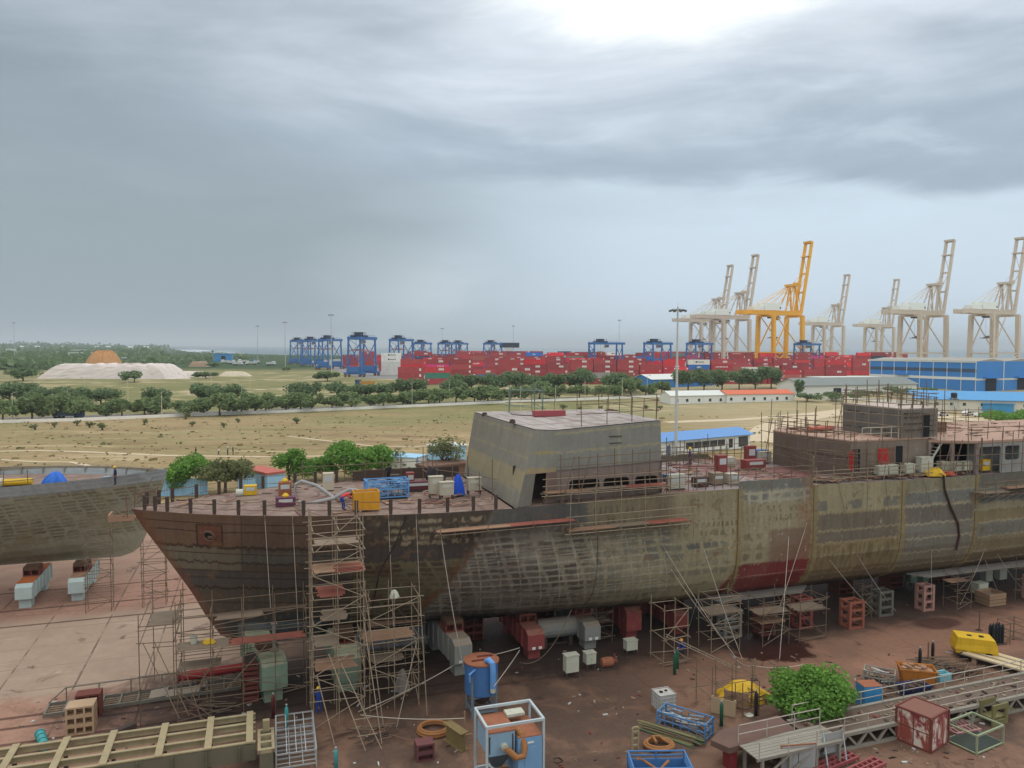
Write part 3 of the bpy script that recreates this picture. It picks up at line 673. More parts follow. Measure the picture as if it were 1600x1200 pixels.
# decks
def deck_fn(u, v, lu, lv):
    n = fbm(u * .5, v * .5, 201); n2 = fbm(u * 2.2, v * 2.2, 202); n3 = fbm(u * 9, v * 9, 203, 3)
    col = np.broadcast_to(A3(138, 117, 105), u.shape + (3,)).copy()
    col = lay(col, sst(.45, .62, n) * .7, A3(124, 100, 88)); col = lay(col, sst(.55, .68, n2) * .5, A3(104, 80, 70)); col = lay(col, sst(.62, .7, fbm(u * .9, v * 2.6, 204)) * .5, A3(160, 142, 128))
    q = (u / 2.4) % 1; col = lay(col, sst(.03, .01, np.abs(q - .5)) * .5, A3(80, 60, 52))
    return col * (1 + .35 * (n3 - .5))[..., None]
pm = PM()
for s0, s1 in ((0.05, 25), (25, 43), (43, 60), (60, 96)):
    ss = np.arange(s0, s1 + .01, .25 if s1 < 70 else 1.0); zz = np.minimum(hull_top(ss), 12.2) - .03; bb = hull_b(ss, zz) - .01; kk = np.linspace(-1, 1, 60)
    V = np.stack([np.repeat(ss[None], 60, 0), kk[:, None] * bb[None], np.repeat(zz[None], 60, 0) + .08 * (1 - kk[:, None] ** 2)], 2)
    def dfn(s0=s0):
        c = deck_fn(V[..., 0], V[..., 1] + 20, 0, 0)
        if s0 >= 25: c = lay(c, sst(.4, .55, fbm(V[..., 0] * .4, V[..., 1] * .4, 207)) * .8 * (V[..., 0] > 36), A3(122, 76, 74)); c = lay(c, sst(.5, .6, fbm(V[..., 0] * .35 + 9, V[..., 1] * .35, 209)) * .8 * (V[..., 0] > 36), A3(150, 140, 138))
        return c
    pm.grid(V, dfn())
deck = pm.build('deck', paintM, ship)
# anchor recess ring and the hawse mouth
def on_hull(s, z, off=0.0): return Vector((s, -float(hull_b(s, z)) - off, z))
nrm = (on_hull(5.3, 10.4) - on_hull(4.8, 10.4)); nv = Vector((nrm.y, -nrm.x, -.25)).normalized()
o = on_hull(5.02, 10.4, .02)
k = MB(); k.lathe([(.30, .0), (.34, .10), (.42, .10), (.46, -.02)], 20); M_ = nv.to_track_quat('Z', 'Y').to_matrix().to_4x4(); M_.translation = o
k2 = MB(); k2.X = M_; k2.add(k.v, k.f); rg = k2.build('anchor_recess', rustdk, hull, smooth=True)
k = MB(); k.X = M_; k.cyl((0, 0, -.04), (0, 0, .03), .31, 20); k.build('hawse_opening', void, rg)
k = MB(); k.X = M_; k.box((.12, -.05, .09), (.34, .14, .14)); k.build('hawse_lip', rustdk, rg)
# bilge fins
fin = mat('bilge_fin_steel', C(120, 114, 106, 1.2), rough=.75, var=.2, scale=2, rust=.15)
for s0, s1 in ((41.8, 51.4), (62.0, 84.0)):
    k = MB()
    za = 3.25
    b0 = [Vector((s, -float(hull_b(s, za)) + .05, za)) for s in np.linspace(s0, s1, 12)]
    t0 = [p + Vector((0, -.62, -.38)) * (min(1, (i + .15) / 1.2, (11.15 - i) / 1.2) if i in (0, 11) else 1) for i, p in enumerate(b0)]
    for i in range(11):
        k.loft([b0[i], b0[i + 1], b0[i + 1] + Vector((0, 0, -.09)), b0[i] + Vector((0, 0, -.09))], [t0[i], t0[i + 1], t0[i + 1] + Vector((0, 0, -.05)), t0[i] + Vector((0, 0, -.05))])
    k.build('bilge_keel', fin, ship)
# rail stanchions: flat bars around the foredeck, each its own part, with sagging wires
ns = [.9, 1.6, 2.4, 3.9, 5.4, 6.9, 8.5, 10.9, 12.5, 14.2, 16.4, 18.3, 20.2, 22.0, 23.6]
for i, s in enumerate(ns):
    for sg in (-1, 1):
        zt = float(hull_top(s)); bt = float(hull_b(s, zt)) - .12
        if sg > 0 and s > 23: continue
        h = .98; d = Vector((1, 0, 0))
        k = MB(); k.add([(s - .10, sg * bt, zt), (s + .10, sg * bt, zt), (s + .12, sg * bt, zt + .25), (s + .12, sg * bt, zt + h), (s - .12, sg * bt, zt + h), (s - .12, sg * bt, zt + .25)] +
                        [(s - .10, sg * (bt - .07), zt), (s + .10, sg * (bt - .07), zt), (s + .12, sg * (bt - .07), zt + .25), (s + .12, sg * (bt - .07), zt + h), (s - .12, sg * (bt - .07), zt + h), (s - .12, sg * (bt - .07), zt + .25)],
                        [(0, 1, 2, 3, 4, 5), (11, 10, 9, 8, 7, 6)] + [(a, (a + 1) % 6, 6 + (a + 1) % 6, 6 + a) for a in range(6)])
        k.build('stanchion', darkst, ship)
for sg in (-1, 1):
    for hh in (.35, .9):
        k = MB()
        for a, b in zip(ns, ns[1:]):
            if sg > 0 and b > 23: continue
            pts = []
            for q in np.linspace(0, 1, 5):
                s = a + (b - a) * q; zt = float(hull_top(s)); pts.append((s, sg * (float(hull_b(s, zt)) - .15), zt + hh - .10 * math.sin(math.pi * q) * random.random()))
            k.path(pts, .022, 4)
        k.build('guard_wire', rustdk, ship)
# far-side low bulwark near the house
k = MB()
for a, b in ((15.5, 24.5),):
    for q in np.linspace(a, b, 19)[:-1]:
        k.loft([(q, 6.55 + .02 * (q - 15), 11.9), (q + .5, 6.55 + .02 * (q + .5 - 15), 11.9), (q + .5, 6.65 + .02 * (q + .5 - 15), 11.9), (q, 6.65 + .02 * (q - 15), 11.9)],
               [(q, 6.55 + .02 * (q - 15), 12.75), (q + .5, 6.55 + .02 * (q + .5 - 15), 12.75), (q + .5, 6.65 + .02 * (q + .5 - 15), 12.75), (q, 6.65 + .02 * (q - 15), 12.75)])
k.build('bulwark', darkst, ship)

# forward deckhouse
G1 = (108, 106, 98)
B_ = {'fl': (24.9, 6.6, 11.88), 'fn': (25.12, -6.95, 11.86), 'ch': (28.3, -6.35, 11.95), 'an': (36.75, -6.35, 12.15), 'af': (37.5, 6.6, 12.15)}
T_ = {'fl': (25.6, 5.75, 17.42), 'fn': (26.75, -5.9, 17.1), 'ch': (28.3, -6.0, 17.02), 'an': (36.75, -6.0, 17.5), 'af': (37.4, 5.6, 17.4)}
def lerp3(a, b, k): return tuple(a[i] + (b[i] - a[i]) * k for i in range(3))
pm = PM()
pm.panel(B_['fl'], B_['fn'], T_['fn'], T_['fl'], col_fn((136, 131, 118), seed=301, lines_v=(1.05, 3.55, 5.2), lines_u=(5.2,), tr=[(1.15, 2.55, (154, 142, 112))], spot=.25, lw=.11), .09)
mid_fn = lerp3(B_['fn'], T_['fn'], .42); mid_ch = lerp3(B_['ch'], T_['ch'], .42)
pm.panel(mid_fn, mid_ch, T_['ch'], T_['fn'], col_fn((132, 129, 118), seed=311, lines_v=(.25, 1.55), lw=.18, palec=(150, 138, 98), tr=[(-1, .35, (150, 130, 106))]), .07)
zs = .44
lo_ch = lerp3(B_['ch'], T_['ch'], zs); lo_an = lerp3(B_['an'], T_['an'], zs)
pm.panel(lo_ch, lo_an, T_['an'], T_['ch'], col_fn((130, 128, 119), seed=321, lines_v=(1.32, 2.75), lines_u=(5.0,), lw=.12), .07)
pm.panel(B_['an'], B_['af'], T_['af'], T_['an'], col_fn(G1, seed=331), .3)
pm.panel(B_['af'], B_['fl'], T_['fl'], T_['af'], col_fn(G1, seed=341), .3)
pm.panel(lerp3(B_['fn'], B_['fn'], 0), lerp3(B_['fn'], B_['ch'], .34), lerp3(mid_fn, mid_ch, .34), mid_fn, col_fn((112, 108, 98), seed=351), .08)
pm.panel(lerp3(B_['fn'], B_['ch'], .68), B_['ch'], mid_ch, lerp3(mid_fn, mid_ch, .68), col_fn((116, 98, 88), seed=352), .08)
house = pm.build('deckhouse', paintM, ship)
# side storey below the overhang: wall with three arched openings, built round the holes
wl = mat('primed_brown_wall', C(120, 106, 98, 1.25), rough=.8, var=.3, scale=1.1, rust=.22, streak=.5)
k = MB()
tw_, z0, z1 = -6.12, 12.0, 14.45
op = [(29.35, 31.75), (32.05, 34.15), (34.6, 36.5)]
xs_ = [28.3] + [v for p in op for v in p] + [36.75]
for a, b in zip(xs_[0::2], xs_[1::2]): k.bb((a, tw_, z0), (b, tw_ + .12, z1))
for a, b in op: k.bb((a, tw_, 13.42), (b, tw_ + .12, z1)); k.bb((a, tw_, z0), (b, tw_ + .12, 12.45))
for a, b in op:
    for x0, sx in ((a, 1), (b, -1)):
        r = .28; pts = [(x0, 13.42)] + [(x0 + sx * (r - r * math.cos(q)), 13.42 - r + r * math.sin(q)) for q in np.linspace(0, math.pi / 2, 5)]
        vs = [(p[0], tw_, p[1]) for p in pts] + [(p[0], tw_ + .12, p[1]) for p in pts]; n = len(pts)
        k.add(vs, [tuple(range(n)), tuple(range(2 * n - 1, n - 1, -1))] + [(i, (i + 1) % n, n + (i + 1) % n, n + i) for i in range(n)])
k.build('side_wall', wl, ship)
k = MB(); k.bb((28.3, -4.2, 11.9), (36.9, -4.1, 14.6)); k.bb((25.6, -4.6, 11.9), (28.3, -4.5, 14.4)); k.build('inner_bulkhead', darkst, ship)
k = MB(); k.bb((26.2, -6.0, 14.3), (36.7, -4.1, 14.4)); k.build('passage_ceiling', darkst, ship)
# house roof
pm = PM()
def roof_fn(u, v, lu, lv):
    n = fbm(u * 1.0, v * .25, 361); n3 = fbm(u * 6, v * 6, 362, 3)
    col = np.broadcast_to(A3(172, 162, 156), u.shape + (3,)).copy(); col = lay(col, sst(.5, .62, fbm(u * .35, v * 2.6, 363)) * .8, A3(140, 128, 120)); col = lay(col, sst(.6, .7, n) * .6, A3(126, 104, 92))
    return col * (1 + .3 * (n3 - .5))[..., None]
up = lambda p, d=.05: (p[0], p[1], p[2] + d)
pm.panel(up(T_['fl']), up(T_['fn']), up(T_['ch']), up(lerp3(T_['fl'], T_['af'], .1)), roof_fn, .15)
pm.panel(up(lerp3(T_['fl'], T_['af'], .1)), up(T_['ch']), up(T_['an']), up(T_['af']), roof_fn, .15)
roof = pm.build('house_roof', paintM, ship)
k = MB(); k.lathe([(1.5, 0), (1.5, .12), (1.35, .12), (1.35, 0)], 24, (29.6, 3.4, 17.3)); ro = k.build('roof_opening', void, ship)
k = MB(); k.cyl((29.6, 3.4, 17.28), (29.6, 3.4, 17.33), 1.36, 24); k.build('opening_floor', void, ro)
# two hand rungs on the side wall of the house and pad eyes on the roof edge
for z in (16.45, 15.95): k = MB(); k.bb((32.5, -6.13, z), (33.5, -6.03, z + .05)); k.build('rung', darkst, ship)
for s, t in ((26.2, -2.6), (25.9, 3.7)):
    k = MB(); k.lathe([(.05, 0), (.26, 0), (.2, .25), (.05, .3)], 8, (s, t, 17.3)); k.build('pad_eye', darkst, ship)

# after deckhouse (two tiers) and hangar
BR = (112, 100, 92)
def wallmesh(name, pts, z0, z1, fns, res=.12, roofc=None, parent=None):
    pm = PM(); n = len(pts)
    for i in range(n):
        a, b = pts[i], pts[(i + 1) % n]
        za = z0 if not hasattr(z0, '__len__') else z0[i]
        pm.panel((a[0], a[1], z0), (b[0], b[1], z0), (b[0], b[1], z1), (a[0], a[1], z1), fns[i] if i < len(fns) else fns[-1], res)
    return pm.build(name, paintM, parent or ship)
lowp = [(54.0, 3.4), (54.15, .3), (55.15, -5.2), (63.4, -5.2), (63.4, 5.5), (56, 5.5)]
dlow = wallmesh('after_house', lowp, 12.1, 15.12, [col_fn((118, 102, 92), seed=401, lines_v=(1.6,), palec=(90, 74, 64)), col_fn((122, 106, 96), seed=402, lines_v=(1.62,), palec=(82, 66, 58)), col_fn((132, 118, 106), seed=403, spot=.2), col_fn(BR, seed=404)])
k = MB(); k.prism([(p[0] + (-.06 if i in (0, 1) else 0), p[1] + (-.06 if i in (2, 3) else 0)) for i, p in enumerate(lowp)], 15.12, 15.24)
deckc = mat('rusty_deck', C(150, 122, 106, 1.25), rough=.85, var=.25, scale=.8, rust=.25, rustcol=C(110, 78, 64, 1.2))
k.build('house_deck', deckc, ship)
upp = [(60.35, 1.6), (60.4, -5.15), (64.65, -5.05), (66.0, -1.0), (66, 1.6)]
u1 = col_fn((112, 108, 102), seed=411, lines_v=(.55, 1.9), palec=(60, 54, 50), lw=.05)
uh = wallmesh('upper_house', upp, 15.24, 17.7, [u1, col_fn((126, 118, 108), seed=412, spot=.15, tr=None), col_fn((122, 110, 92), seed=413), u1])
k = MB(); k.prism(upp, 17.7, 17.78); k.build('upper_roof', mat('pale_roof_steel', C(168, 154, 144, 1.2), rough=.85, var=.25, scale=.9, rust=.15), ship)
for z in (15.9, 16.45, 17.0, 17.35): k = MB(); k.bb((60.75, -5.27, z), (62.7, -5.19, z + .06)); k.build('wall_stiffener', darkst, ship)
for z in (15.8, 16.25, 16.7, 17.2): k = MB(); k.bb((63.65, -5.2, z), (64.35, -5.12, z + .05)); k.build('wall_stiffener', darkst, ship)
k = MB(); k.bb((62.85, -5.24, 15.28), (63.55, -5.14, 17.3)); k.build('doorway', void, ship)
redp = mat('red_paint', C(188, 30, 32, 1.0), rough=.55, var=.18, scale=3)
for a, b, z1, op_ in ((55.0, 55.35, 14.35, (55.35, 56.1)), (58.0, 59.05, 14.45, None)):
    k = MB(); k.bb((a, -5.32, 12.75), (b, -5.21, z1)); dr = k.build('door', redp, ship); dr['label'] = 'bright red steel door'
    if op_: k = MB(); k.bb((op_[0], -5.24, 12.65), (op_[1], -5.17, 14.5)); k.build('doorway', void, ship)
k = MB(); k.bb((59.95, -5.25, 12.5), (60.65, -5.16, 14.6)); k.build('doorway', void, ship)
k = MB(); k.bb((59.1, -5.27, 12.6), (59.75, -5.18, 14.5)); k.build('door', rustdk, ship)
# recess between houses: open bays under the flat hangar roof
k = MB()
hz = 15.0
k.prism([(63.4, -5.35), (67.0, -7.05), (96, -7.0), (96, 6.5), (63.4, 6.5)], hz - .2, hz)
k.build('hangar_roof', deckc, ship)
k = MB(); k.bb((63.5, 1.8, 12.1), (95, 1.9, 14.8)); k.bb((63.45, -5.1, 12.1), (63.55, 5.5, 14.8)); k.build('inner_bulkhead', darkst, ship)
for s, t in ((63.5, -5.3), (65.2, -6.1), (67.0, -6.95)):
    k = MB(); k.box((s, t, 13.45), (.3, .2, 2.7)); k.build('pillar', wl, ship)
hg = mat('grey_hangar_wall', C(132, 132, 128, 1.2), rough=.75, var=.28, scale=1.0, streak=.4, rust=.08)
k = MB(); y0, y1 = -7.02, -6.9
xs_ = [67.0, 67.25, 69.75, 70.25, 71.95, 72.5, 74.2, 74.8, 76.5, 96]
for i in range(0, len(xs_) - 1, 2): k.bb((xs_[i], y0, 12.1), (xs_[i + 1], y1, 14.8))
for i in range(1, len(xs_) - 1, 2):
    a, b = xs_[i], xs_[i + 1]; zb, ztp = (12.1, 14.45) if i == 1 else (13.2, 14.45)
    k.bb((a, y0, ztp), (b, y1, 14.8))
    if zb > 12.2: k.bb((a, y0, 12.1), (b, y1, zb))
    for x0, sx in ((a, 1), (b, -1)):
        for zc, sz in ((ztp, -1), (zb, 1)):
            if zb < 12.2 and sz > 0: continue
            r = .22; pts = [(x0, zc)] + [(x0 + sx * (r - r * math.cos(q)), zc + sz * (r - r * math.sin(q))) for q in np.linspace(0, math.pi / 2, 5)]
            n = len(pts); vs = [(p[0], y0 + .003, p[1]) for p in pts] + [(p[0], y1 - .003, p[1]) for p in pts]
            k.add(vs, [tuple(range(n)), tuple(range(2 * n - 1, n - 1, -1))] + [(q, (q + 1) % n, n + (q + 1) % n, n + q) for q in range(n)])
k.build('hangar_wall', hg, ship)
k = MB(); k.bb((67.1, -6.0, 12.1), (95, -5.9, 14.7)); k.build('hangar_bulkhead', mat('dull_grey_steel', C(92, 94, 92, 1.2), rough=.8, var=.35, scale=.9, streak=.5), ship)
k = MB(); k.bb((66.2, -1.0, 15.05), (70.2, -.85, 16.0)); k.bb((66.2, .6, 15.05), (70.2, .75, 16.0))
for q in np.linspace(66.3, 70.1, 8): k.bb((q - .04, -1.06, 15.05), (q + .04, -1.0, 16.0))
k.build('hatch_coaming', rustdk, ship)
# white handrail on the after house deck
k = MB(); rp_ = [(56.4, -5.1), (57.3, -5.1), (58.4, -5.1), (59.5, -5.1), (60.3, -5.1)]
for s, t in rp_: k.tube((s, t, 15.2), (s, t, 16.25), .035)
k.tube((56.4, -5.1, 16.25), (60.3, -5.1, 16.25), .035); k.tube((56.4, -5.1, 15.75), (60.3, -5.1, 15.75), .025)
k.build('handrail', mat('pale_rail', C(178, 166, 146, 1.1), rough=.7, var=.2), ship)
# openwork ladder leaning from the deck to the hangar roof
k = MB(); a0, a1 = Vector((62.2, -5.9, 12.15)), Vector((64.8, -5.7, 15.2))
for dt in (0, .75):
    k.beam(a0 + Vector((0, dt, 0)), a1 + Vector((0, dt, 0)), .07, .16)
for i in range(1, 11):
    p = a0.lerp(a1, i / 11); k.box(p + Vector((0, .375, 0)), (.22, .72, .04))
k.build('ladder', mat('galvanised', C(172, 168, 156, 1.1), rough=.55, var=.2, scale=4), ship)

# second ship, bow to the right
ship2 = thing('ship', 'olive and grey ship hull at the left edge with its bow pointing right', 'ship', S2W(-.3, 25.0, 1.17), THETA + math.pi)
ship2.scale = (1, 1, .807)
pm = PM()
hull_side(pm, 1, np.concatenate([np.arange(0, 24, .09), np.arange(24.2, 46, .8)]), 110, hull2_paint)
hull_side(pm, -1, np.concatenate([np.linspace(0, 15, 40), np.linspace(15.5, 45.8, 30)]), 30, hull2_paint)
hull2 = pm.build('hull', paintM, ship2, smooth=True)
pm = PM(); ss = np.arange(0.3, 46, .4); zz = np.full(len(ss), 11.05); bb = hull_b(ss, zz) - .03; kk = np.linspace(-1, 1, 30)
V = np.stack([np.repeat(ss[None], 30, 0), kk[:, None] * bb[None], np.repeat(zz[None], 30, 0)], 2)
pm.grid(V, deck_fn(V[..., 0] + 40, V[..., 1] + 20, 0, 0)); pm.build('deck', paintM, ship2)
k = MB(); bm = mat('bulwark_lining', C(128, 120, 104, 1.2), rough=.8, var=.2, scale=.8, streak=.4)
for q in np.arange(1.0, 20, .5):
    a = Vector((q, -float(hull_b(q, 12)) + .02, 11.0)); b = Vector((q + .5, -float(hull_b(q + .5, 12)) + .02, 11.0)); n_ = Vector((0, .08, 0)); u_ = Vector((0, 0, 1.0))
    k.loft([a, b, b + n_, a + n_], [a + u_, b + u_, b + n_ + u_, a + n_ + u_])
    if int(q * 2) % 4 == 0: k.bb((q - .05, a.y + .08, 11.05), (q + .05, a.y + .3, 11.95))
k.build('bulwark', bm, ship2)
k = MB(); M2 = Matrix.Rotation(math.pi / 2, 4, 'X')
o = Vector((4.9, float(hull_b(4.9, 10.2)) + .03, 10.2)); k.lathe([(.2, 0), (.28, .1), (.4, .08), (.42, -.05)], 16); k2 = MB(); nv = Vector((-.35, .9, -.2)).normalized()
M3 = nv.to_track_quat('Z', 'Y').to_matrix().to_4x4(); M3.translation = o; k2.X = M3; k2.add(k.v, k.f); k2.cyl((0, 0, -.02), (0, 0, .02), .22, 14); k2.build('anchor_recess', darkst, hull2)
# ------------------------------------------------------------------ port: containers
random.seed(11)
def paint(name, rgb, k=1.0, **kw): return mat(name, C(*rgb, k), **kw)
CM = {n: paint('container_' + n, c, k, rough=.6, var=.12, scale=.35, streak=.35, rust=.1, objrand=.22, dust=C(180, 130, 122)) for n, c, k in (
    ('maroon', (162, 64, 66), 1.15), ('red', (214, 52, 62), 1.15), ('magenta', (228, 60, 132), 1.15), ('navy', (48, 62, 98), 1.1), ('blue', (44, 110, 184), 1.15),
    ('white', (222, 220, 210), 1.1), ('green', (70, 138, 116), 1.1), ('brown', (168, 92, 76), 1.15), ('grey', (142, 140, 136), 1.1), ('orange', (226, 132, 40), 1.1), ('crimson', (188, 56, 62), 1.15))}
white = paint('white_lettering', (236, 234, 228), 1.0, rough=.6, var=.06); ink = paint('dark_lettering', (40, 44, 52), 1.0, rough=.6, var=.06)
shade = paint('container_frame', (96, 44, 44), 1.0, rough=.7, var=.15)
def text_mesh(txt, size, ext=.01):
    cu = bpy.data.curves.new('lettering', 'FONT'); cu.body = txt; cu.size = size; cu.extrude = ext; cu.align_x = 'CENTER'; cu.align_y = 'CENTER'
    ob = bpy.data.objects.new('lettering', cu); COL.objects.link(ob)
    me = bpy.data.meshes.new_from_object(ob.evaluated_get(bpy.context.evaluated_depsgraph_get())); bpy.data.objects.remove(ob); return me
def container_mesh(colour, L, logo, H=2.75):
    k = MB(); w = 2.44
    k.bb((-L / 2 + .06, -w / 2 + .05, .14), (L / 2 - .06, w / 2 - .05, H - .1))
    for x in (-L / 2 + .08, L / 2 - .08):
        for y in (-w / 2 + .08, w / 2 - .08): k.bb((x - .08, y - .08, 0), (x + .08, y + .08, H))
    for y in (-w / 2 + .06, w / 2 - .06): k.bb((-L / 2 + .16, y - .05, 0), (L / 2 - .16, y + .05, .17)); k.bb((-L / 2 + .16, y - .05, H - .14), (L / 2 - .16, y + .05, H - .02))
    for x in (-L / 2 + .05, L / 2 - .05): k.bb((x - .045, -w / 2 + .16, 0), (x + .045, w / 2 - .16, .17)); k.bb((x - .045, -w / 2 + .16, H - .16), (x + .045, w / 2 - .16, H - .02))
    n = int(L / .55)
    for i in range(n):                                  # side corrugation
        x = -L / 2 + .35 + i * (L - .7) / (n - 1)
        for y in (-w / 2 + .045, w / 2 - .045): k.bb((x - .13, y - .02, .17), (x + .13, y + .02, H - .14))
    k.mi(2)
    for y in (-.95, -.35, .35, .95): k.bb((-L / 2 - .02, y - .025, .2), (-L / 2 + .03, y + .025, H - .2))
    k.mi(1)
    def side(x0, z0, x1, z1):
        for y in (-w / 2 - .02, w / 2 + .02): k.bb((x0, y - .02, z0), (x1, y + .02, z1))
    lm = white
    if logo == 'blocks':
        for q in (0, .42, .84, 1.26): side(L * .05 + q * 1.5 - .2, 1.25, L * .05 + q * 1.5 + .3, 2.15)
        side(L * .05 - .3, 1.05, L * .05 + 2.4, 1.16)
    elif logo == 'line':
        for q in range(7): side(-L * .13 + q * .62, 1.35, -L * .13 + q * .62 + .42, 1.9)
        side(L * .13, 1.75, L * .13 + 1.7, 2.1)
    elif logo == 'letters':
        for q in range(9): side(-L * .3 + q * .8, 1.2, -L * .3 + q * .8 + .45, 1.85)
    elif logo == 'small': side(-L * .4, 1.9, -L * .4 + .9, 2.2); side(L * .38, 1.6, L * .38 + .5, 2.3)
    elif logo == 'square': side(L * .33, .9, L * .33 + .9, 2.1)
    elif logo == 'dark':
        lm = ink; side(-1.9, 1.0, -1.0, 1.9)
        for q in range(8): side(-.7 + q * .46, 1.2, -.7 + q * .46 + .3, 1.7)
    elif logo == 'mark': side(-.7, .95, .8, 1.75); side(-1.2, 1.2, 1.3, 1.5)
    me = k.build('shipping_container', [CM[colour], lm, shade if colour not in ('white', 'grey') else CM['grey']])
    d = me.data; bpy.data.objects.remove(me); return d
CK = {}
def cont(colour, L, logo):
    q = (colour, L, logo)
    if q not in CK: CK[q] = container_mesh(*q)
    return CK[q]
one = text_mesh('ONE', 1.75)
GA = rad(4)                                           # rows of the stacking yard
gd = Vector((math.cos(GA), math.sin(GA), 0)); gn = Vector((-gd.y, gd.x, 0))
PALW = {'blocks': 'white lettering', 'line': 'a long white name', 'letters': 'spaced white letters', 'small': 'a small white mark', 'square': 'a white panel', 'dark': 'dark lettering', 'mark': 'a white emblem', None: 'plain sides', 'one': 'the word ONE'}
TIERW = ['bottom of', 'one up in', 'two up in', 'three up in', 'four up in', 'five up in']
PALS = {'blocks': 'with white lettering', 'line': 'with long white name', 'letters': 'with spaced letters', 'small': 'with small mark', 'square': 'with white panel', 'dark': 'with dark lettering', 'mark': 'with white emblem', None: 'without lettering', 'one': 'with the word ONE'}
ROWW = ['front row', 'second row', 'third row', 'fourth row', 'fifth row', 'sixth row', 'back row', 'seventh row', 'last row']
far_rest = MB(); NC = [0]
def pick(r):
    q = random.random()
    if q < .50: return 'maroon', random.choice(['blocks', 'blocks', 'blocks', 'small', 'square', None])
    if q < .66: return 'crimson', random.choice(['small', 'letters', 'blocks'])
    if q < .80: return 'red', random.choice(['line', 'line', None, 'small'])
    if q < .86: return 'brown', random.choice([None, 'small'])
    if q < .89: return 'navy', 'small'
    if q < .93: return 'blue', 'mark'
    if q < .955: return 'magenta', 'one'
    if q < .975: return 'green', None
    return ('white', 'dark') if q < .985 else ('grey', None)
# rows: start pixel x at the row front, base y, end pixel x, tiers
rows = [(622, 600.5, 1345, (2, 3)), (626, 593, 1335, (2, 4)), (596, 586, 1350, (3, 4)), (592, 580, 1330, (3, 5)), (536, 575.5, 1400, (3, 5)), (600, 572, 1420, (4, 5))]
allc = []
for ri, (xa, yb, xb, tr) in enumerate(rows):
    a = G(xa, yb); L = 12.19; n = 0; p = a.copy()
    cols = []
    while n < 60:
        cx = p + gd * (L / 2)
        v = cx - Vector(CAMP); zz = v.y; px = 800 + F * v.x / zz
        if px > xb: break
        hgt = random.choices(range(tr[0], tr[1] + 1), [1] * (tr[1] - tr[0]) + [2])[0]
        if ri == 0: hgt = random.choice([2, 3, 3, 2, 1, 3]) if px > 700 else 3
        if ri == 0 and 1240 < px: hgt = 1
        if random.random() < .04: hgt -= 1
        twenty = random.random() < .10
        mono = ('maroon', 'blocks') if random.random() < .2 else None
        if ri == 2 and 592 < px < 622: mono = ('white', 'dark'); hgt = 5
        for t in range(hgt):
            c = mono or pick(ri)
            if ri == 1 and 668 < px < 704 and t == 2: c = ('magenta', 'one')
            if twenty:
                for off in (-3.1, 3.1): allc.append((ri, n, t, hgt, cx + gd * off, c, 6.06, px))
            else: allc.append((ri, n, t, hgt, cx, c, 12.19, px))
        n += 1; p = p + gd * (L + random.choice([.6, .7, .9, 1.8]))
        if random.random() < .05: p = p + gd * 3
def vis(c):                                             # how much of it shows: upper tiers, then nearer rows
    ri, n, t, h, *_ = c
    return -(h - t) * 2 - ri * .8 + (6 if ri == 0 else 0) + (2 if ri == 1 else 0)
allc.sort(key=vis, reverse=True)
protoc = {}
rest = []
for i, (ri, n, t, h, c, (colr, logo), L, px) in enumerate(allc):
    z = terr(c.x, c.y) + .06 + t * 2.755
    if i >= 296: rest.append((c, z, colr, L)); continue
    me = cont(colr, L, None if logo == 'one' else logo)
    o = link('shipping_container', me, loc=(c.x, c.y, z)); o.rotation_euler = (0, 0, GA + (random.random() - .5) * .006)
    half = '' if L > 7 else (' left' if (c - gd).dot(gd) < 0 else ' short')
    lab = f"{'short ' if L < 7 else ''}{colr} container {PALS[logo]}, {TIERW[t]} {ordw(n)} stack, {ROWW[ri]}"
    while lab in USED: lab += ' right' if not lab.endswith('right') else ' end'
    tag(o, lab, 'shipping container', 'containers stacked in the port yard')
    if logo == 'one':
        w = link('lettering', one, o, (1.5, -1.26, 1.4)); w.rotation_euler = (math.pi / 2, 0, 0)
        if not one.materials: one.materials.append(white)
order = list(CM); restk = MB()
for c, z, colr, L in rest:
    restk.X = Matrix.Translation((c.x, c.y, z)) @ Matrix.Rotation(GA, 4, 'Z'); restk.mi(order.index(colr)).bb((-L / 2, -1.2, 0), (L / 2, 1.2, 2.74))
ro = restk.build('container_stack', [CM[n] for n in order]); struct(ro, 'stuff')

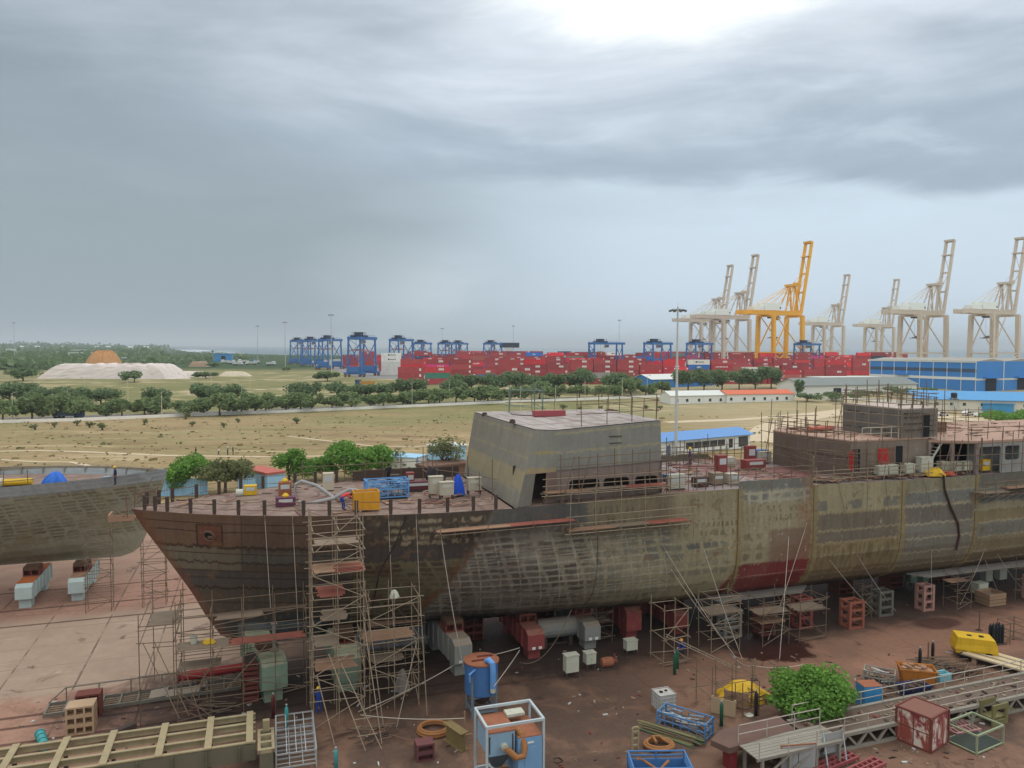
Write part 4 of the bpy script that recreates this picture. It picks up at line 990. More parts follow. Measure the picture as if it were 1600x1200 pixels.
# ------------------------------------------------------------------ rubber-tyred gantry cranes
rtgb = paint('crane_blue', (58, 108, 164), 1.15, rough=.55, var=.12, scale=.4, streak=.2); dkb = paint('crane_dark', (52, 62, 78), 1.0, rough=.6); tyre = paint('tyre_rubber', (40, 36, 34), 1.0, rough=.9); hub = paint('wheel_orange', (190, 120, 70), 1.0)
cab = paint('cabin_white', (214, 214, 208), 1.0, rough=.5); orange = paint('spreader_orange', (206, 120, 60), 1.0)
def make_rtg(label):
    t = thing('gantry_crane', label, 'gantry crane', group='blue rubber tyred gantry cranes in the container yard')
    S, Wb, H = 11.8, 4.3, 21.0
    for x in (-S, S):
        for y in (-Wb, Wb):
            k = MB(); k.beam((x, y, 2.2), (x, y * .82, H), .95, .85); k.build('leg', rtgb, t)
        k = MB(); k.bb((x - .6, -Wb - 2.2, 1.5), (x + .6, Wb + 2.2, 2.6)); k.beam((x, -Wb, 5), (x, Wb, 5), .5, .7); k.build('sill_beam', rtgb, t)
        for y in (-Wb - 1.4, -Wb + .9, Wb - .9, Wb + 1.4):
            k = MB(); k.cyl((x - .38, y, .8), (x + .38, y, .8), .8, 12); wl_ = k.build('wheel', tyre, t); k = MB(); k.cyl((x - .42, y, .8), (x + .42, y, .8), .4, 10); k.build('hub', hub, wl_)
    for y in (-Wb * .82, Wb * .82):
        k = MB(); k.bb((-S - .6, y - .6, H - .1), (S + 2.2, y + .6, H + 1.6)); k.build('girder', rtgb, t)
        k = MB()
        for x in np.linspace(-S, S, 10): k.tube((x, y, H + 1.6), (x, y, H + 2.6), .06, 4)
        k.tube((-S, y, H + 2.6), (S, y, H + 2.6), .06, 4); k.build('walkway_rail', rtgb, t)
    for x in (-S, S): k = MB(); k.bb((x - .5, -Wb * .8, H + .2), (x + .5, Wb * .8, H + 1.2)); k.build('end_tie', rtgb, t)
    tx = -4.5
    k = MB(); k.bb((tx - 3.5, -Wb, H + 1.6), (tx + 3.5, Wb, H + 2.4)); k.bb((tx - 2.5, -2, H + 2.4), (tx + 1.8, 2, H + 4.2))
    for x in (-3.2, -1, 1.2, 3.2): k.tube((tx + x, -3, H + 2.4), (tx + x, -3, H + 4.0), .12, 5); k.tube((tx + x, 3, H + 2.4), (tx + x, 3, H + 4.4), .12, 5)
    k.tube((tx - 3.2, -3, H + 3.9), (tx + 3.2, -3, H + 3.9), .1, 5); k.build('trolley', dkb, t)
    k = MB(); k.bb((tx + 3.8, -1.6, H - 2.6), (tx + 6.2, .8, H - .2)); cb_ = k.build('cabin', cab, t); k = MB(); k.bb((tx + 3.9, -1.64, H - 1.9), (tx + 6.1, -1.58, H - .7)); k.build('cabin_window', dkb, cb_)
    k = MB()
    for x in (-1, 1):
        for y in (-2, 2): k.tube((tx + x, y, 15.4), (tx + x, y, H + 1.6), .05, 4)
    k.bb((tx - 1.1, -2.1, 15.4), (tx + 1.1, 2.1, 15.6)); k.build('hoist_rope', dkb, t)
    k = MB(); k.bb((tx - 1.2, -3, 14.6), (tx + 1.2, 3, 15.4)); k.bb((tx - .5, -6.0, 14.8), (tx + .5, 6.0, 15.2)); k.build('spreader', orange, t)
    for x_ in (-S, S): k = MB(); k.bb((x_ - 1.4, -3.4, 2.7), (x_ + 1.2, 3.6, 5.8)); k.build('power_unit', rtgb, t); k = MB(); k.tube((x_, -Wb, 6), (x_, Wb * .84, H - 2), .3, 5); k.tube((x_, Wb, 6), (x_, -Wb * .84, H - 2), .3, 5); k.build('cross_brace', rtgb, t)
    k = MB()
    for i in range(5):
        z0 = 3 + i * 3.6; k.beam((-S - .9, -3 + (i % 2) * 6, z0), (-S - .9, 3 - (i % 2) * 6, z0 + 3.6), .5, .15)
    k.build('stairway', rtgb, t); return t
rt = [(468, 569, 80, 'leftmost'), (489, 572, 78, 'second from left'), (516, 577, 78, 'third from left, behind the tall mast'), (566, 588, 79, 'fourth from left, standing on open pavement'), (627, 578, 72, 'fifth from left, behind the white containers'), (660, 573, 76, 'sixth from left, small and far'), (699, 572, 70, 'seventh from left'), (718, 571, 74, 'eighth from left, beside its twin'), (770, 572.5, 68, 'ninth from left'), (946, 581, 26, 'before the thin mast'), (1027, 582, 48, 'left of the big lamp mast'), (1092, 581, 48, 'right of the big lamp mast'), (1260, 579, 38, 'below the yellow quay crane')]
r0 = None
for i, (px, py, yw, w) in enumerate(rt):
    g = G(px, py); lb = f'blue gantry crane on tyres, {w}'
    if r0 is None: r0 = make_rtg(lb); o = r0; o.location = g; o.rotation_euler = (0, 0, rad(yw))
    else: o = dup(r0, g, rad(yw), lb)
    o.scale = (1.0, 1.0, 1.04 if i < 5 else .94)

# ------------------------------------------------------------------ ship-to-shore cranes
def make_sts(label, body, hs):
    t = thing('quay_crane', label, 'quay crane', group='ship to shore cranes along the quay')
    X0, X1, Y, H = -15, 15, 9, 43
    for x in (X0, X1):
        for y in (-Y, Y):
            k = MB(); k.beam((x, y, 2.5), (x, y * .92, H), 2.9, 2.6); lg = k.build('leg', body, t)
            if x == X0 and y < 0:
                k = MB()
                for i in range(12):
                    z0 = 3 + i * 3.2; k.bb((x - 2.6, y - .9, z0), (x - .8, y + .9, z0 + .2)); k.beam((x - 2.3, y - .7, z0), (x - 1.2, y + .7, z0 + 3.2), .3, .2)
                for dx in (-2.6, -.9): k.tube((x + dx, y - .9, 3), (x + dx, y - .9, 41), .09, 4)
                k.build('stair_tower', body, lg)
        for y_, w_, z_, h_ in ((Y + 3, .8, 1.6, 1.6), (Y, .7, 13.2, 1.2), (Y, .8, H - 1.2, 1.8)): k = MB(); k.bb((x - w_, -y_, z_), (x + w_, y_, z_ + h_)); k.build('portal_beam', body, t)
        k = MB()
        for y in (-Y - 2, -Y + 2, Y - 2, Y + 2): k.bb((x - .5, y - 1.6, .1), (x + .5, y + 1.6, 1.6))
        k.build('bogie', paint('bogie_dark', (70, 66, 62), 1.0), t)
    for y in (-Y, Y):
        k = MB(); k.bb((X0, y - .5, 13.3), (X1, y + .5, 14.3)); k.tube((X0, y, 14.5), (0, y * .92, H - 2), .55, 6); k.tube((X1, y, 14.5), (X1 - 15, y * .92, H - 2), .0001, 3)
        k.tube((X0, y, 14), (X1 * .9, y, 30), .0001, 3); k.tube((X1, y, 14.4), (X0 + 3, y * .95, H - 1), .45, 6)
        k.tube((X0, y, 13), (0, y, 3), .55, 6); k.tube((X1, y, 13), (0, y, 3), .55, 6); k.build('brace', body, t)
    k = MB()
    for y in (-3.4, 3.4): k.bb((-42, y - .6, H + .4), (X1 + 3, y + .6, H + 3.7))
    for x in np.linspace(-35, 17, 12): k.bb((x - .3, -3, H + .8), (x + .3, 3, H + 1.4))
    k.build('main_girder', body, t)
    k = MB()
    for y in (-5, 5):
        k.tube((-36, y, H + 3.8), (16, y, H + 3.8), .09, 4)
        for x in np.linspace(-36, 16, 20): k.tube((x, y, H + 1.6), (x, y, H + 3.8), .07, 4)
    k.bb((-37, -5, H + .8), (-33, 5, H + 1.1)); k.build('walkway', body, t)
    k = MB(); k.bb((-20, -4.2, H + 3.8), (-3, 4.2, H + 9.4)); k.bb((-31, -3.4, H + 3.8), (-20.2, 3.4, H + 6.8)); mh = k.build('machinery_house', hs, t)
    k = MB(); k.bb((-3.3, -3.2, H + 5.4), (-2.95, -1.8, H + 6.4)); k.bb((-4.8, -4.26, H + 5.2), (-3.6, -4.18, H + 6.6)); k.build('window', paint('dark_glass', (40, 44, 50), 1.0, rough=.2), mh)
    ax, az = X1 - 4, H + 24
    k = MB()
    for y in (-3.6, 3.6):
        k.beam((X1, y, H + 2.8), (ax + 1.5, y * .8, az), 1.1, 1.0); k.beam((X1 - 14, y, H + 2.8), (ax, y * .8, az), .7, .8); k.beam((X1 - 6, y, H + 2.8), (ax + .8, y * .8, az - 1), .8, .8)
        for z in (H + 9, H + 15, H + 20): k.beam((X1 - 5, y * .9, z), (X1 - .6, y * .9, z), .4, .4)
    k.bb((ax - 3, -4.6, az - .4), (ax + 4.5, 4.6, az + 1.2)); k.bb((ax - 3, -5, az + 1.2), (ax + 4.5, -4.8, az + 2.4)); k.build('apex_frame', body, t)
    k = MB()
    for y in (-3, 3):
        for gx in (-35, -24, -12): k.tube((ax, y, az + .4), (gx, y, H + 3), .22, 5)
    k.build('backstay', body, t)
    # raised boom
    h0 = Vector((X1 + 3.5, 0, H + 1.6)); an = rad(80); dv = Vector((math.cos(an), 0, math.sin(an))); BL = 59
    k = MB()
    for y in (-3.2, 3.2): k.beam(h0 + Vector((0, y, 0)), h0 + Vector((0, y, 0)) + dv * BL, 1.5, 2.2)
    k.build('boom', body, t)
    k = MB()
    for q in (.04, .30, .56, .80, .985): 
        p = h0 + dv * (BL * q); k.beam(p + Vector((0, -3.6, 0)), p + Vector((0, 3.6, 0)), 1.1, 1.3)
    ps = [.04, .30, .56, .80]
    for i, (a, b_) in enumerate(zip(ps, ps[1:])):
        sg = 1 if i % 2 else -1; k.tube(h0 + dv * BL * a + Vector((0, 2.8 * sg, 0)), h0 + dv * BL * b_ + Vector((0, -2.8 * sg, 0)), .22, 5)
    p = h0 + dv * BL * .80; k.beam(p + Vector((-1.6, -4.6, 0)), p + Vector((-1.6, 4.6, 0)), 1.4, .5)
    p = h0 + dv * BL; k.beam(p + Vector((-1.2, -4.2, 0)), p + Vector((-1.2, 4.2, 0)), 1.8, 1.4); k.build('boom_cross_beam', body, t)
    k = MB(); k.tube(Vector((ax + 2, 2, az + .8)), h0 + dv * BL * .56 + Vector((-.8, 2, 0)), .16, 5); k.tube(Vector((ax + 2, -2, az + .8)), h0 + dv * BL * .56 + Vector((-.8, -2, 0)), .16, 5); k.build('forestay', body, t)
    k = MB(); k.bb((-11, -2.8, H - 2.2), (-4, 2.8, H - .2)); k.build('trolley', dkb, t)
    k = MB(); k.bb((-3.5, -1.4, H - 3.6), (-1.2, 1.4, H - .6)); k.build('cabin', cab, t)
    k = MB()
    for y in (-2, 2): k.tube((-7, y, 27), (-7, y, H - 2), .06, 4)
    k.bb((-7.2, -2.1, 26.9), (-6.8, 2.1, 27.1)); k.build('hoist_rope', dkb, t)
    k = MB(); k.bb((-8.2, -3.2, 25.2), (-5.8, 3.2, 26.2)); k.bb((-7.6, -6.1, 25.2), (-6.4, 6.1, 25.7)); k.bb((-7.6, -1.6, 26.2), (-6.4, 1.6, 27.2)); k.build('spreader', paint('spreader_grey', (120, 110, 104), 1.0), t)
    return t
stg = paint('crane_cream', (196, 184, 168), 1.15, rough=.6, var=.12, scale=.2, streak=.2); sty = paint('crane_yellow', (240, 168, 52), 1.2, rough=.55, var=.12, scale=.2, streak=.2); hw = paint('house_white', (226, 232, 226), 1.1, rough=.5, var=.05)
sts = [(1441, 600, 'pale grey quay crane with raised boom, second from the right above the blue warehouse', stg, 25), (1552, 585, 'pale grey quay crane with the tallest boom, at the right edge', stg, 25), (1293, 890, 'small pale quay crane standing alone right of the yellow one', stg, 25), (1373, 950, 'small pale quay crane half behind the big one above the warehouse', stg, 25), (1140, 700, 'pale quay crane with brown boom just left of the yellow one', stg, 25), (1105, 790, 'leftmost quay crane, pale with the shortest grey boom', stg, 25)]
s0_ = None
for px, d_, lb, mt, yw in sts:
    p = Q(px, 560, d_); p.z = 5.1
    if s0_ is None: s0_ = make_sts(lb, mt, hw); s0_.location = p; s0_.rotation_euler = (0, 0, rad(yw))
    else: dup(s0_, p, rad(yw), lb)
p = Q(1218, 560, 612); p.z = 5.1
y_ = make_sts('bright yellow quay crane with raised boom', sty, hw); y_.location = p; y_.rotation_euler = (0, 0, rad(25))

# ------------------------------------------------------------------ lamp masts and street lamps
galv = paint('galvanised_pole', (176, 178, 176), 1.1, rough=.5, var=.1)
lampd = paint('floodlight_case', (92, 96, 96), 1.0, rough=.5)
def make_mast(label, H):
    t = thing('lamp_mast', label, 'lamp mast', group='high floodlight masts of the port')
    k = MB(); k.tube((0, 0, 0), (0, 0, H), .36, 10, .15, True); k.bb((-.5, -.5, 0), (.5, .5, .3)); k.build('pole', galv, t, smooth=False)
    k = MB(); k.lathe([(1.2, -.05), (1.3, -.05), (1.3, .08), (1.2, .08)], 20, (0, 0, H - .6))
    for q in range(4): a = q * math.pi / 2; k.tube((0, 0, H - .6), (1.25 * math.cos(a), 1.25 * math.sin(a), H - .55), .05, 4)
    k.tube((0, 0, H), (0, 0, H + 1.0), .03, 4); k.build('lamp_ring', galv, t)
    for q in range(8):
        a = q * math.pi / 4 + .2; d = Vector((math.cos(a), math.sin(a), 0)); k = MB(); k.beam(d * 1.15 + Vector((0, 0, H - .75)), d * 1.9 + Vector((0, 0, H - .95)), .5, .34); k.build('floodlight', lampd, t)
    return t
p = G(1056, 712); m0 = make_mast('tall grey lamp mast with a ring of floodlights in front of the containers', 31.5); m0.location = p
for px, py, ty, w in ((518, 583, 490, 'in front of the left blue cranes'), (446, 572, 502, 'just left of the blue cranes'), (403, 567, 508, 'second left of the blue cranes'), (691, 566, 512, 'behind the middle group of blue cranes'), (802, 566, 508, 'at the middle of the container rows'), (967, 567, 499, 'at the gantry crane right of the middle'), (1080, 563, 512, 'left of the quay cranes'), (23, 562, 503, 'at the far left above the white houses')):
    g = G(px, py); dist = (g - Vector(CAMP)).length; Ht = 31.5
    topz = P(px, ty, 0); dz = CZ + (541.5 + (px - 800) * .0032 - ty) / F * g.y - g.z
    o = dup(m0, g, 0, f'far grey lamp mast {w}'); o.scale = (1, 1, max(.6, dz / Ht))
def make_lamp(label):
    t = thing('street_lamp', label, 'street lamp', group='pale street lamps along the road')
    k = MB(); k.tube((0, 0, 0), (0, 0, 8.6), .11, 6, .07); k.tube((0, 0, 8.5), (1.1, 0, 8.9), .05, 5); k.build('pole', paint('lamp_pole', (206, 204, 180), 1.0, rough=.5), t)
    k = MB(); k.bb((.9, -.12, 8.82), (1.6, .12, 8.95)); k.build('lamp_head', lampd, t); return t
lampx = [(20, 627, 655), (62, 603, 625), (106, 614, 648), (133, 599, 618), (200, 597, 620), (253, 609, 652), (331, 593, 612), (378, 610, 628), (391, 595, 612), (450, 612, 636), (505, 592, 614), (644, 604, 628), (702, 603, 625), (813, 600, 634), (868, 598, 632), (914, 596, 624), (972, 597, 616), (1011, 595, 612)]
l0 = None
for i, (px, ty, by) in enumerate(lampx):
    g = G(px, by + (4 if by > 640 else 8)); lb = f'thin pale street lamp, {ordw(i)} from the left along the tree-lined road'
    if l0 is None: l0 = make_lamp(lb); l0.location = g; l0.rotation_euler = (0, 0, .4)
    else: dup(l0, g, random.random() * 6, lb)

# ------------------------------------------------------------------ trees
def leafmat(name, a, b_):
    m = bpy.data.materials.new(name); m.use_nodes = True; T = NT(m.node_tree); b = T.n['Principled BSDF']; b.inputs['Roughness'].default_value = .75; b.inputs['Specular IOR Level'].default_value = .2; tr_ = T.new('ShaderNodeBsdfTranslucent'); mx_ = T.new('ShaderNodeMixShader'); mx_.inputs[0].default_value = .35; T.l.new(b.outputs[0], mx_.inputs[1]); T.l.new(tr_.outputs[0], mx_.inputs[2]); T.l.new(mx_.outputs[0], T.n['Material Output'].inputs[0])
    geo = T.new('ShaderNodeNewGeometry'); n = T.noise(geo.outputs['Position'], .9, 4, .6); n2 = T.noise(geo.outputs['Position'], 6, 2, .6)
    lc = T.mix(n2, T.mix(T.step(n, .3, .7), a, b_), T.mix(.5, a, b_)); T.put(b.inputs['Base Color'], lc); T.put(tr_.inputs[0], lc); return m
LEAF = {'road': leafmat('roadside_leaves', C(86, 106, 66), C(156, 172, 118)), 'bright': leafmat('bright_leaves', C(76, 116, 44), C(136, 178, 84)), 'dark': leafmat('dark_leaves', C(82, 102, 68), C(138, 158, 112)), 'olive': leafmat('olive_leaves', C(88, 98, 62), C(144, 148, 102))}
bark = mat('tree_bark', C(92, 76, 60), rough=.9, var=.3, scale=2)
def crown(rx, rz, zc, n, leaf, seed, lobes=9, flat=.6, ry=None):
    rnd = random.Random(seed); k = MB(); ry = ry or rx
    L = []
    for i in range(lobes):
        a = rnd.random() * 6.283; r = rnd.random() ** .6 * .72
        L.append((math.cos(a) * r * rx, math.sin(a) * r * ry, zc + (rnd.random() - .45) * rz * 1.0 * (1 - .5 * r), rx * (.26 + .28 * rnd.random()), rz * (.34 + .3 * rnd.random())))
    for i in range(n):
        cx, cy, cz, lr, lz = rnd.choice(L)
        u = Vector((rnd.gauss(0, 1), rnd.gauss(0, 1), rnd.gauss(0, 1))).normalized(); q = rnd.random() ** .35
        p = Vector((cx + u.x * lr * q, cy + u.y * lr * q, cz + u.z * lz * q))
        s = leaf * (.6 + .8 * rnd.random()); a = Vector((rnd.gauss(0, 1), rnd.gauss(0, 1), rnd.gauss(0, .5))).normalized(); b_ = a.cross(Vector((rnd.gauss(0, 1), rnd.gauss(0, 1), rnd.gauss(0, 1)))).normalized()
        k.add([p - a * s, p + b_ * s * .7, p + a * s, p - b_ * s * .7], [(0, 1, 2, 3)])
    return k, L
def make_tree(label, leafkind, rx, h, seed, n=900, leaf=.34, trunk=.28, name='tree', group=None, cat='tree', lobes=9):
    t = thing(name, label, cat, group=group)
    k, L = crown(rx, h * .46, h * .55, n, leaf, seed, lobes); k.build('crown', LEAF[leafkind], t)
    k = MB(); rnd = random.Random(seed + 5); k.tube((0, 0, -.2), (.1, 0, h * .34), trunk, 7, trunk * .7)
    for cx, cy, cz, lr, lz in L[:6]: k.tube((.1, 0, h * .3), (cx * .85, cy * .85, cz), trunk * .5, 5, trunk * .12)
    k.build('trunk', bark, t); return t
protos = []
def ptree(kind, px, py, sc, label, leafkind='road', group='trees along the road', seed=0, rx=5.2, h=6.6, n=1700, leaf=.42, name='tree', cat='tree'):
    key = (leafkind, kind, rx, h); g = G(px, py)
    pr = next((p for kk, p in protos if kk == key), None)
    if pr is None:
        pr = make_tree(label, leafkind, rx, h, seed + kind * 7 + 3, n, leaf, name=name, group=group, cat=cat); protos.append((key, pr)); o = pr; o.location = g; o.rotation_euler = (0, 0, random.random() * 6); o.scale = (sc,) * 3
    else:
        o = dup(pr, g, random.random() * 6, label, sc); o.name = name; o['group'] = group; o['category'] = cat
    if leafkind in ('road', 'dark'): o.scale[2] *= random.uniform(.8, 1.15); o.scale[0] *= random.uniform(.9, 1.3)
    return o
tr = [(6, 659), (48, 657), (88, 656), (122, 655), (160, 653), (196, 652), (222, 651), (248, 648), (292, 650), (318, 649), (345, 649), (372, 647), (398, 646), (420, 645), (442, 643), (468, 642), (492, 643), (520, 641), (552, 638), (580, 636), (602, 637), (628, 635), (645, 633), (668, 632), (690, 632), (714, 631), (738, 630), (765, 629), (790, 628), (818, 627), (845, 625), (872, 625), (900, 623), (935, 622), (962, 622), (985, 620), (1012, 619), (1034, 617)]
for i, (px, py) in enumerate(tr):
    ptree(i % 5, px + random.uniform(-6, 6), py, random.uniform(.85, 1.18), f'green roadside tree, {ordw(i)} from the left beside the white kerb')
back = [(12, 632), (40, 630), (66, 634), (104, 630), (158, 634), (255, 630), (318, 632), (356, 630), (470, 626), (530, 622), (575, 624), (612, 622), (640, 620), (700, 616), (742, 614), (775, 613), (806, 612), (838, 612), (880, 612), (912, 611), (956, 613), (990, 612)]
for i, (px, py) in enumerate(back):
    ptree(i % 4, px + random.uniform(-6, 6), py, random.uniform(.95, 1.35), f'dark green tree in the second line behind the road, {ordw(i)} from the left', 'dark', 'trees behind the road', seed=50, rx=6.2, h=7.2)
mid_ = [(36, 595, 1.3, 'beside the left end of the white pile'), (135, 590, .8, 'small and round, before the middle of the white pile'), (210, 597, 1.05, 'wide, before the right part of the white pile'), (322, 592, .9, 'round, at the right end of the white pile'), (450, 580, .7, 'at the foot of the lamp mast left of the cranes'), (512, 596, .95, 'at the edge of the port pavement'), (336, 574, .9, 'below the blue gatehouse')]
for i, (px, py, sc, w) in enumerate(mid_): ptree(i % 2, px, py, sc, f'dark bush {w}', 'dark', 'bushes around the white pile', seed=90, rx=6.5, h=5.8, n=1500, leaf=.5, name='bush', cat='bush')
for i, (px, py) in enumerate([(1075, 611), (1100, 610), (1128, 610), (1155, 609), (1180, 609), (1205, 607)]): ptree(i % 3, px, py, 1.15 + .12 * (i in (3, 4)), f'dense dark tree above the white houses, {ordw(i)} from the left', 'dark', 'trees behind the white houses', seed=130, rx=6.2, h=8.4, n=1900, leaf=.4)
sap = [(55, 672), (85, 668), (140, 668), (160, 672), (290, 655), (300, 666), (225, 664), (464, 662), (350, 668), (120, 665), (880, 640), (905, 642), (940, 640), (1010, 640), (1032, 640), (372, 660)]
for i, (px, py) in enumerate(sap): ptree(i % 2, px, py, random.uniform(.7, 1.2), f'scrubby sapling in the dry field, {ordw(i)} of those before the road', 'olive', 'saplings in the dry field', seed=170, rx=1.5, h=1.9, n=130, leaf=.24, name='sapling', cat='sapling')
ptree(0, 288, 772, 1.0, 'bright green spreading tree behind the bow, left of the grey-green one', 'bright', 'trees behind the ship', seed=210, rx=4.4, h=6.4, n=4200, leaf=.22)
ptree(0, 352, 772, 1.0, 'grey-green tree behind the bow rail at the blue sheet fence', 'olive', 'trees behind the ship', seed=230, rx=4.4, h=6.2, n=4000, leaf=.22)
ptree(1, 452, 752, .95, 'small bright tree left of the big rounded one behind the foredeck', 'bright', 'trees behind the ship', seed=241, rx=3.4, h=5.8, n=3200, leaf=.22)
ptree(2, 556, 752, 1.0, 'big rounded bright tree behind the foredeck', 'bright', 'trees behind the ship', seed=261, rx=6.6, h=8.2, n=7000, leaf=.25)
ptree(3, 505, 752, .9, 'low bright tree filling the gap left of the big rounded one', 'bright', 'trees behind the ship', seed=271, rx=4.4, h=4.8, n=3400, leaf=.22)
ptree(3, 693, 742, 1.0, 'thin olive tree beside the deckhouse front', 'olive', 'trees behind the ship', seed=281, rx=4.2, h=7.2, n=1500, leaf=.22)
ptree(4, 624, 745, 1.0, 'spindly olive tree between the big tree and the cabins', 'olive', 'trees behind the ship', seed=291, rx=1.8, h=6.0, n=500, leaf=.2)
ptree(5, 1585, 674, 1.0, 'wide bright green bush at the right edge beyond the hangar roof', 'bright', 'bushes beyond the ship', seed=301, rx=9.5, h=6.4, n=6000, leaf=.34, name='bush', cat='bush')
ptree(6, 1545, 637, 1.0, 'small dark tree before the long blue-roofed hall', 'dark', 'trees by the hall', seed=311, rx=3.2, h=5.4, n=1500, leaf=.3)
for i, (px, py) in enumerate([(1262, 628), (1300, 626), (1345, 622), (1365, 619), (1395, 617), (1425, 618), (1452, 618), (1330, 624)]): ptree(7, px, py, random.uniform(.5, .8), f'low dark shrub before the grey workshop, {ordw(i)} of the clump', 'dark', 'shrubs before the grey workshop', seed=321, rx=6, h=5, n=1100, leaf=.4, name='shrub', cat='shrub')
ptree(8, 1246, 620, 1.0, 'palm-like dark tree right of the red-roofed white house', 'dark', 'trees by the hall', seed=331, rx=2.6, h=8.5, n=600, leaf=.5)
rnd = random.Random(41); k = MB()
for i in range(1300):
    p = G(rnd.uniform(-60, 1660), 648 + 92 * rnd.random() ** 1.2); s = rnd.uniform(.07, .2) * (1.7 if rnd.random() < .1 else 1)
    if terr(p.x, p.y) > .9 or (p.x > 40 and rnd.random() < .6): continue
    for _ in range(4): a = rnd.random() * 6.28; d = Vector((math.cos(a), math.sin(a), 0)); q = p + Vector((rnd.gauss(0, s * 1.5), rnd.gauss(0, s), 0)); k.mi(rnd.randrange(2)).quad(q - d * s, q + d * s, q + d * s * 1.3 + Vector((0, 0, s * 1.5)), q - d * s * 1.2 + Vector((0, 0, s * 1.3)))
struct(k.build('dry_grass', [LEAF['olive'], mat('straw', C(142, 126, 88), rough=.9, var=.2)]), 'stuff')
# far wood along the coast and scrub: nobody could count it
rnd = random.Random(5); k = MB()
def clump(p, s, n):
    for _ in range(n):
        q = p + Vector((rnd.gauss(0, s * .55), rnd.gauss(0, s * .55), abs(rnd.gauss(0, s * .33)))); e = s * .28 * (.5 + rnd.random())
        a = Vector((rnd.gauss(0, 1), rnd.gauss(0, 1), rnd.gauss(0, .6))).normalized(); b_ = a.cross(Vector((rnd.gauss(0, 1), rnd.gauss(0, 1), rnd.gauss(0, 1)))).normalized()
        k.add([q - a * e, q + b_ * e, q + a * e, q - b_ * e], [(0, 1, 2, 3)])
for i in range(1500):
    Y = 560 + 2600 * rnd.random() ** 1.5; xr = float(np.interp(Y, [560, 900, 1400, 2000, 3300], [-300, -290, -420, -820, -1480])) - 30; X = xr - rnd.random() * (Y * .72 + xr if False else max(80, Y * .75 + xr))
    z = float(terr_np(np.array([X]), np.array([Y]))[0]); s = rnd.uniform(4, 8) * (1 + Y / 2600)
    if X > -.46 * Y and Y > 1000: s *= .3
    clump(Vector((X, Y, z)), s, 26)
for i in range(260):
    Y = 1050 + 300 * rnd.random(); X = rnd.uniform(-560, -160); z = float(terr_np(np.array([X]), np.array([Y]))[0])
    if Y < coast(X) - 40: clump(Vector((X, Y, z)), rnd.uniform(2.5, 4), 20)
struct(k.build('coastal_wood', LEAF['dark']), 'stuff')
k = MB()
for i in range(260):
    Y = 2900 + 1800 * rnd.random(); xr = float(np.interp(Y, [2900, 3300, 4900], [-1330, -1480, -2300])); X = xr - rnd.random() ** 1.3 * 3300; z = 4 + 14 * min(1, (xr - X) / 700); clump(Vector((X, Y, z)), rnd.uniform(16, 26), 30)
struct(k.build('headland_wood', LEAF['dark']), 'stuff')

# ------------------------------------------------------------------ buildings
wht = mat('white_render', C(226, 226, 218, 1.0), rough=.8, var=.06, scale=.4, streak=.15); glz = paint('window_glass', (52, 60, 66), 1.0, rough=.15)
blu_roof = mat('blue_roof_sheet', C(92, 140, 194, 1.0), rough=.6, var=.08, scale=.5); skyblu = mat('bright_blue_sheet', C(66, 146, 200, .95), rough=.55, var=.10, scale=.4, streak=.2); whb = mat('warehouse_blue', C(58, 124, 188, 1.15), rough=.6, var=.12, scale=.15, streak=.25)
terra = mat('terracotta_tiles', C(196, 104, 72, 1.1), rough=.8, var=.15, scale=.6); greyr = mat('grey_roof_sheet', C(116, 122, 118, 1.1), rough=.75, var=.12, scale=.2); pal_r = mat('pale_roof_sheet', C(196, 198, 192, 1.1), rough=.6, var=.08, scale=.3); lb = mat('light_blue_cladding', C(148, 188, 212, 1.1), rough=.6, var=.1, scale=.8, streak=.2)
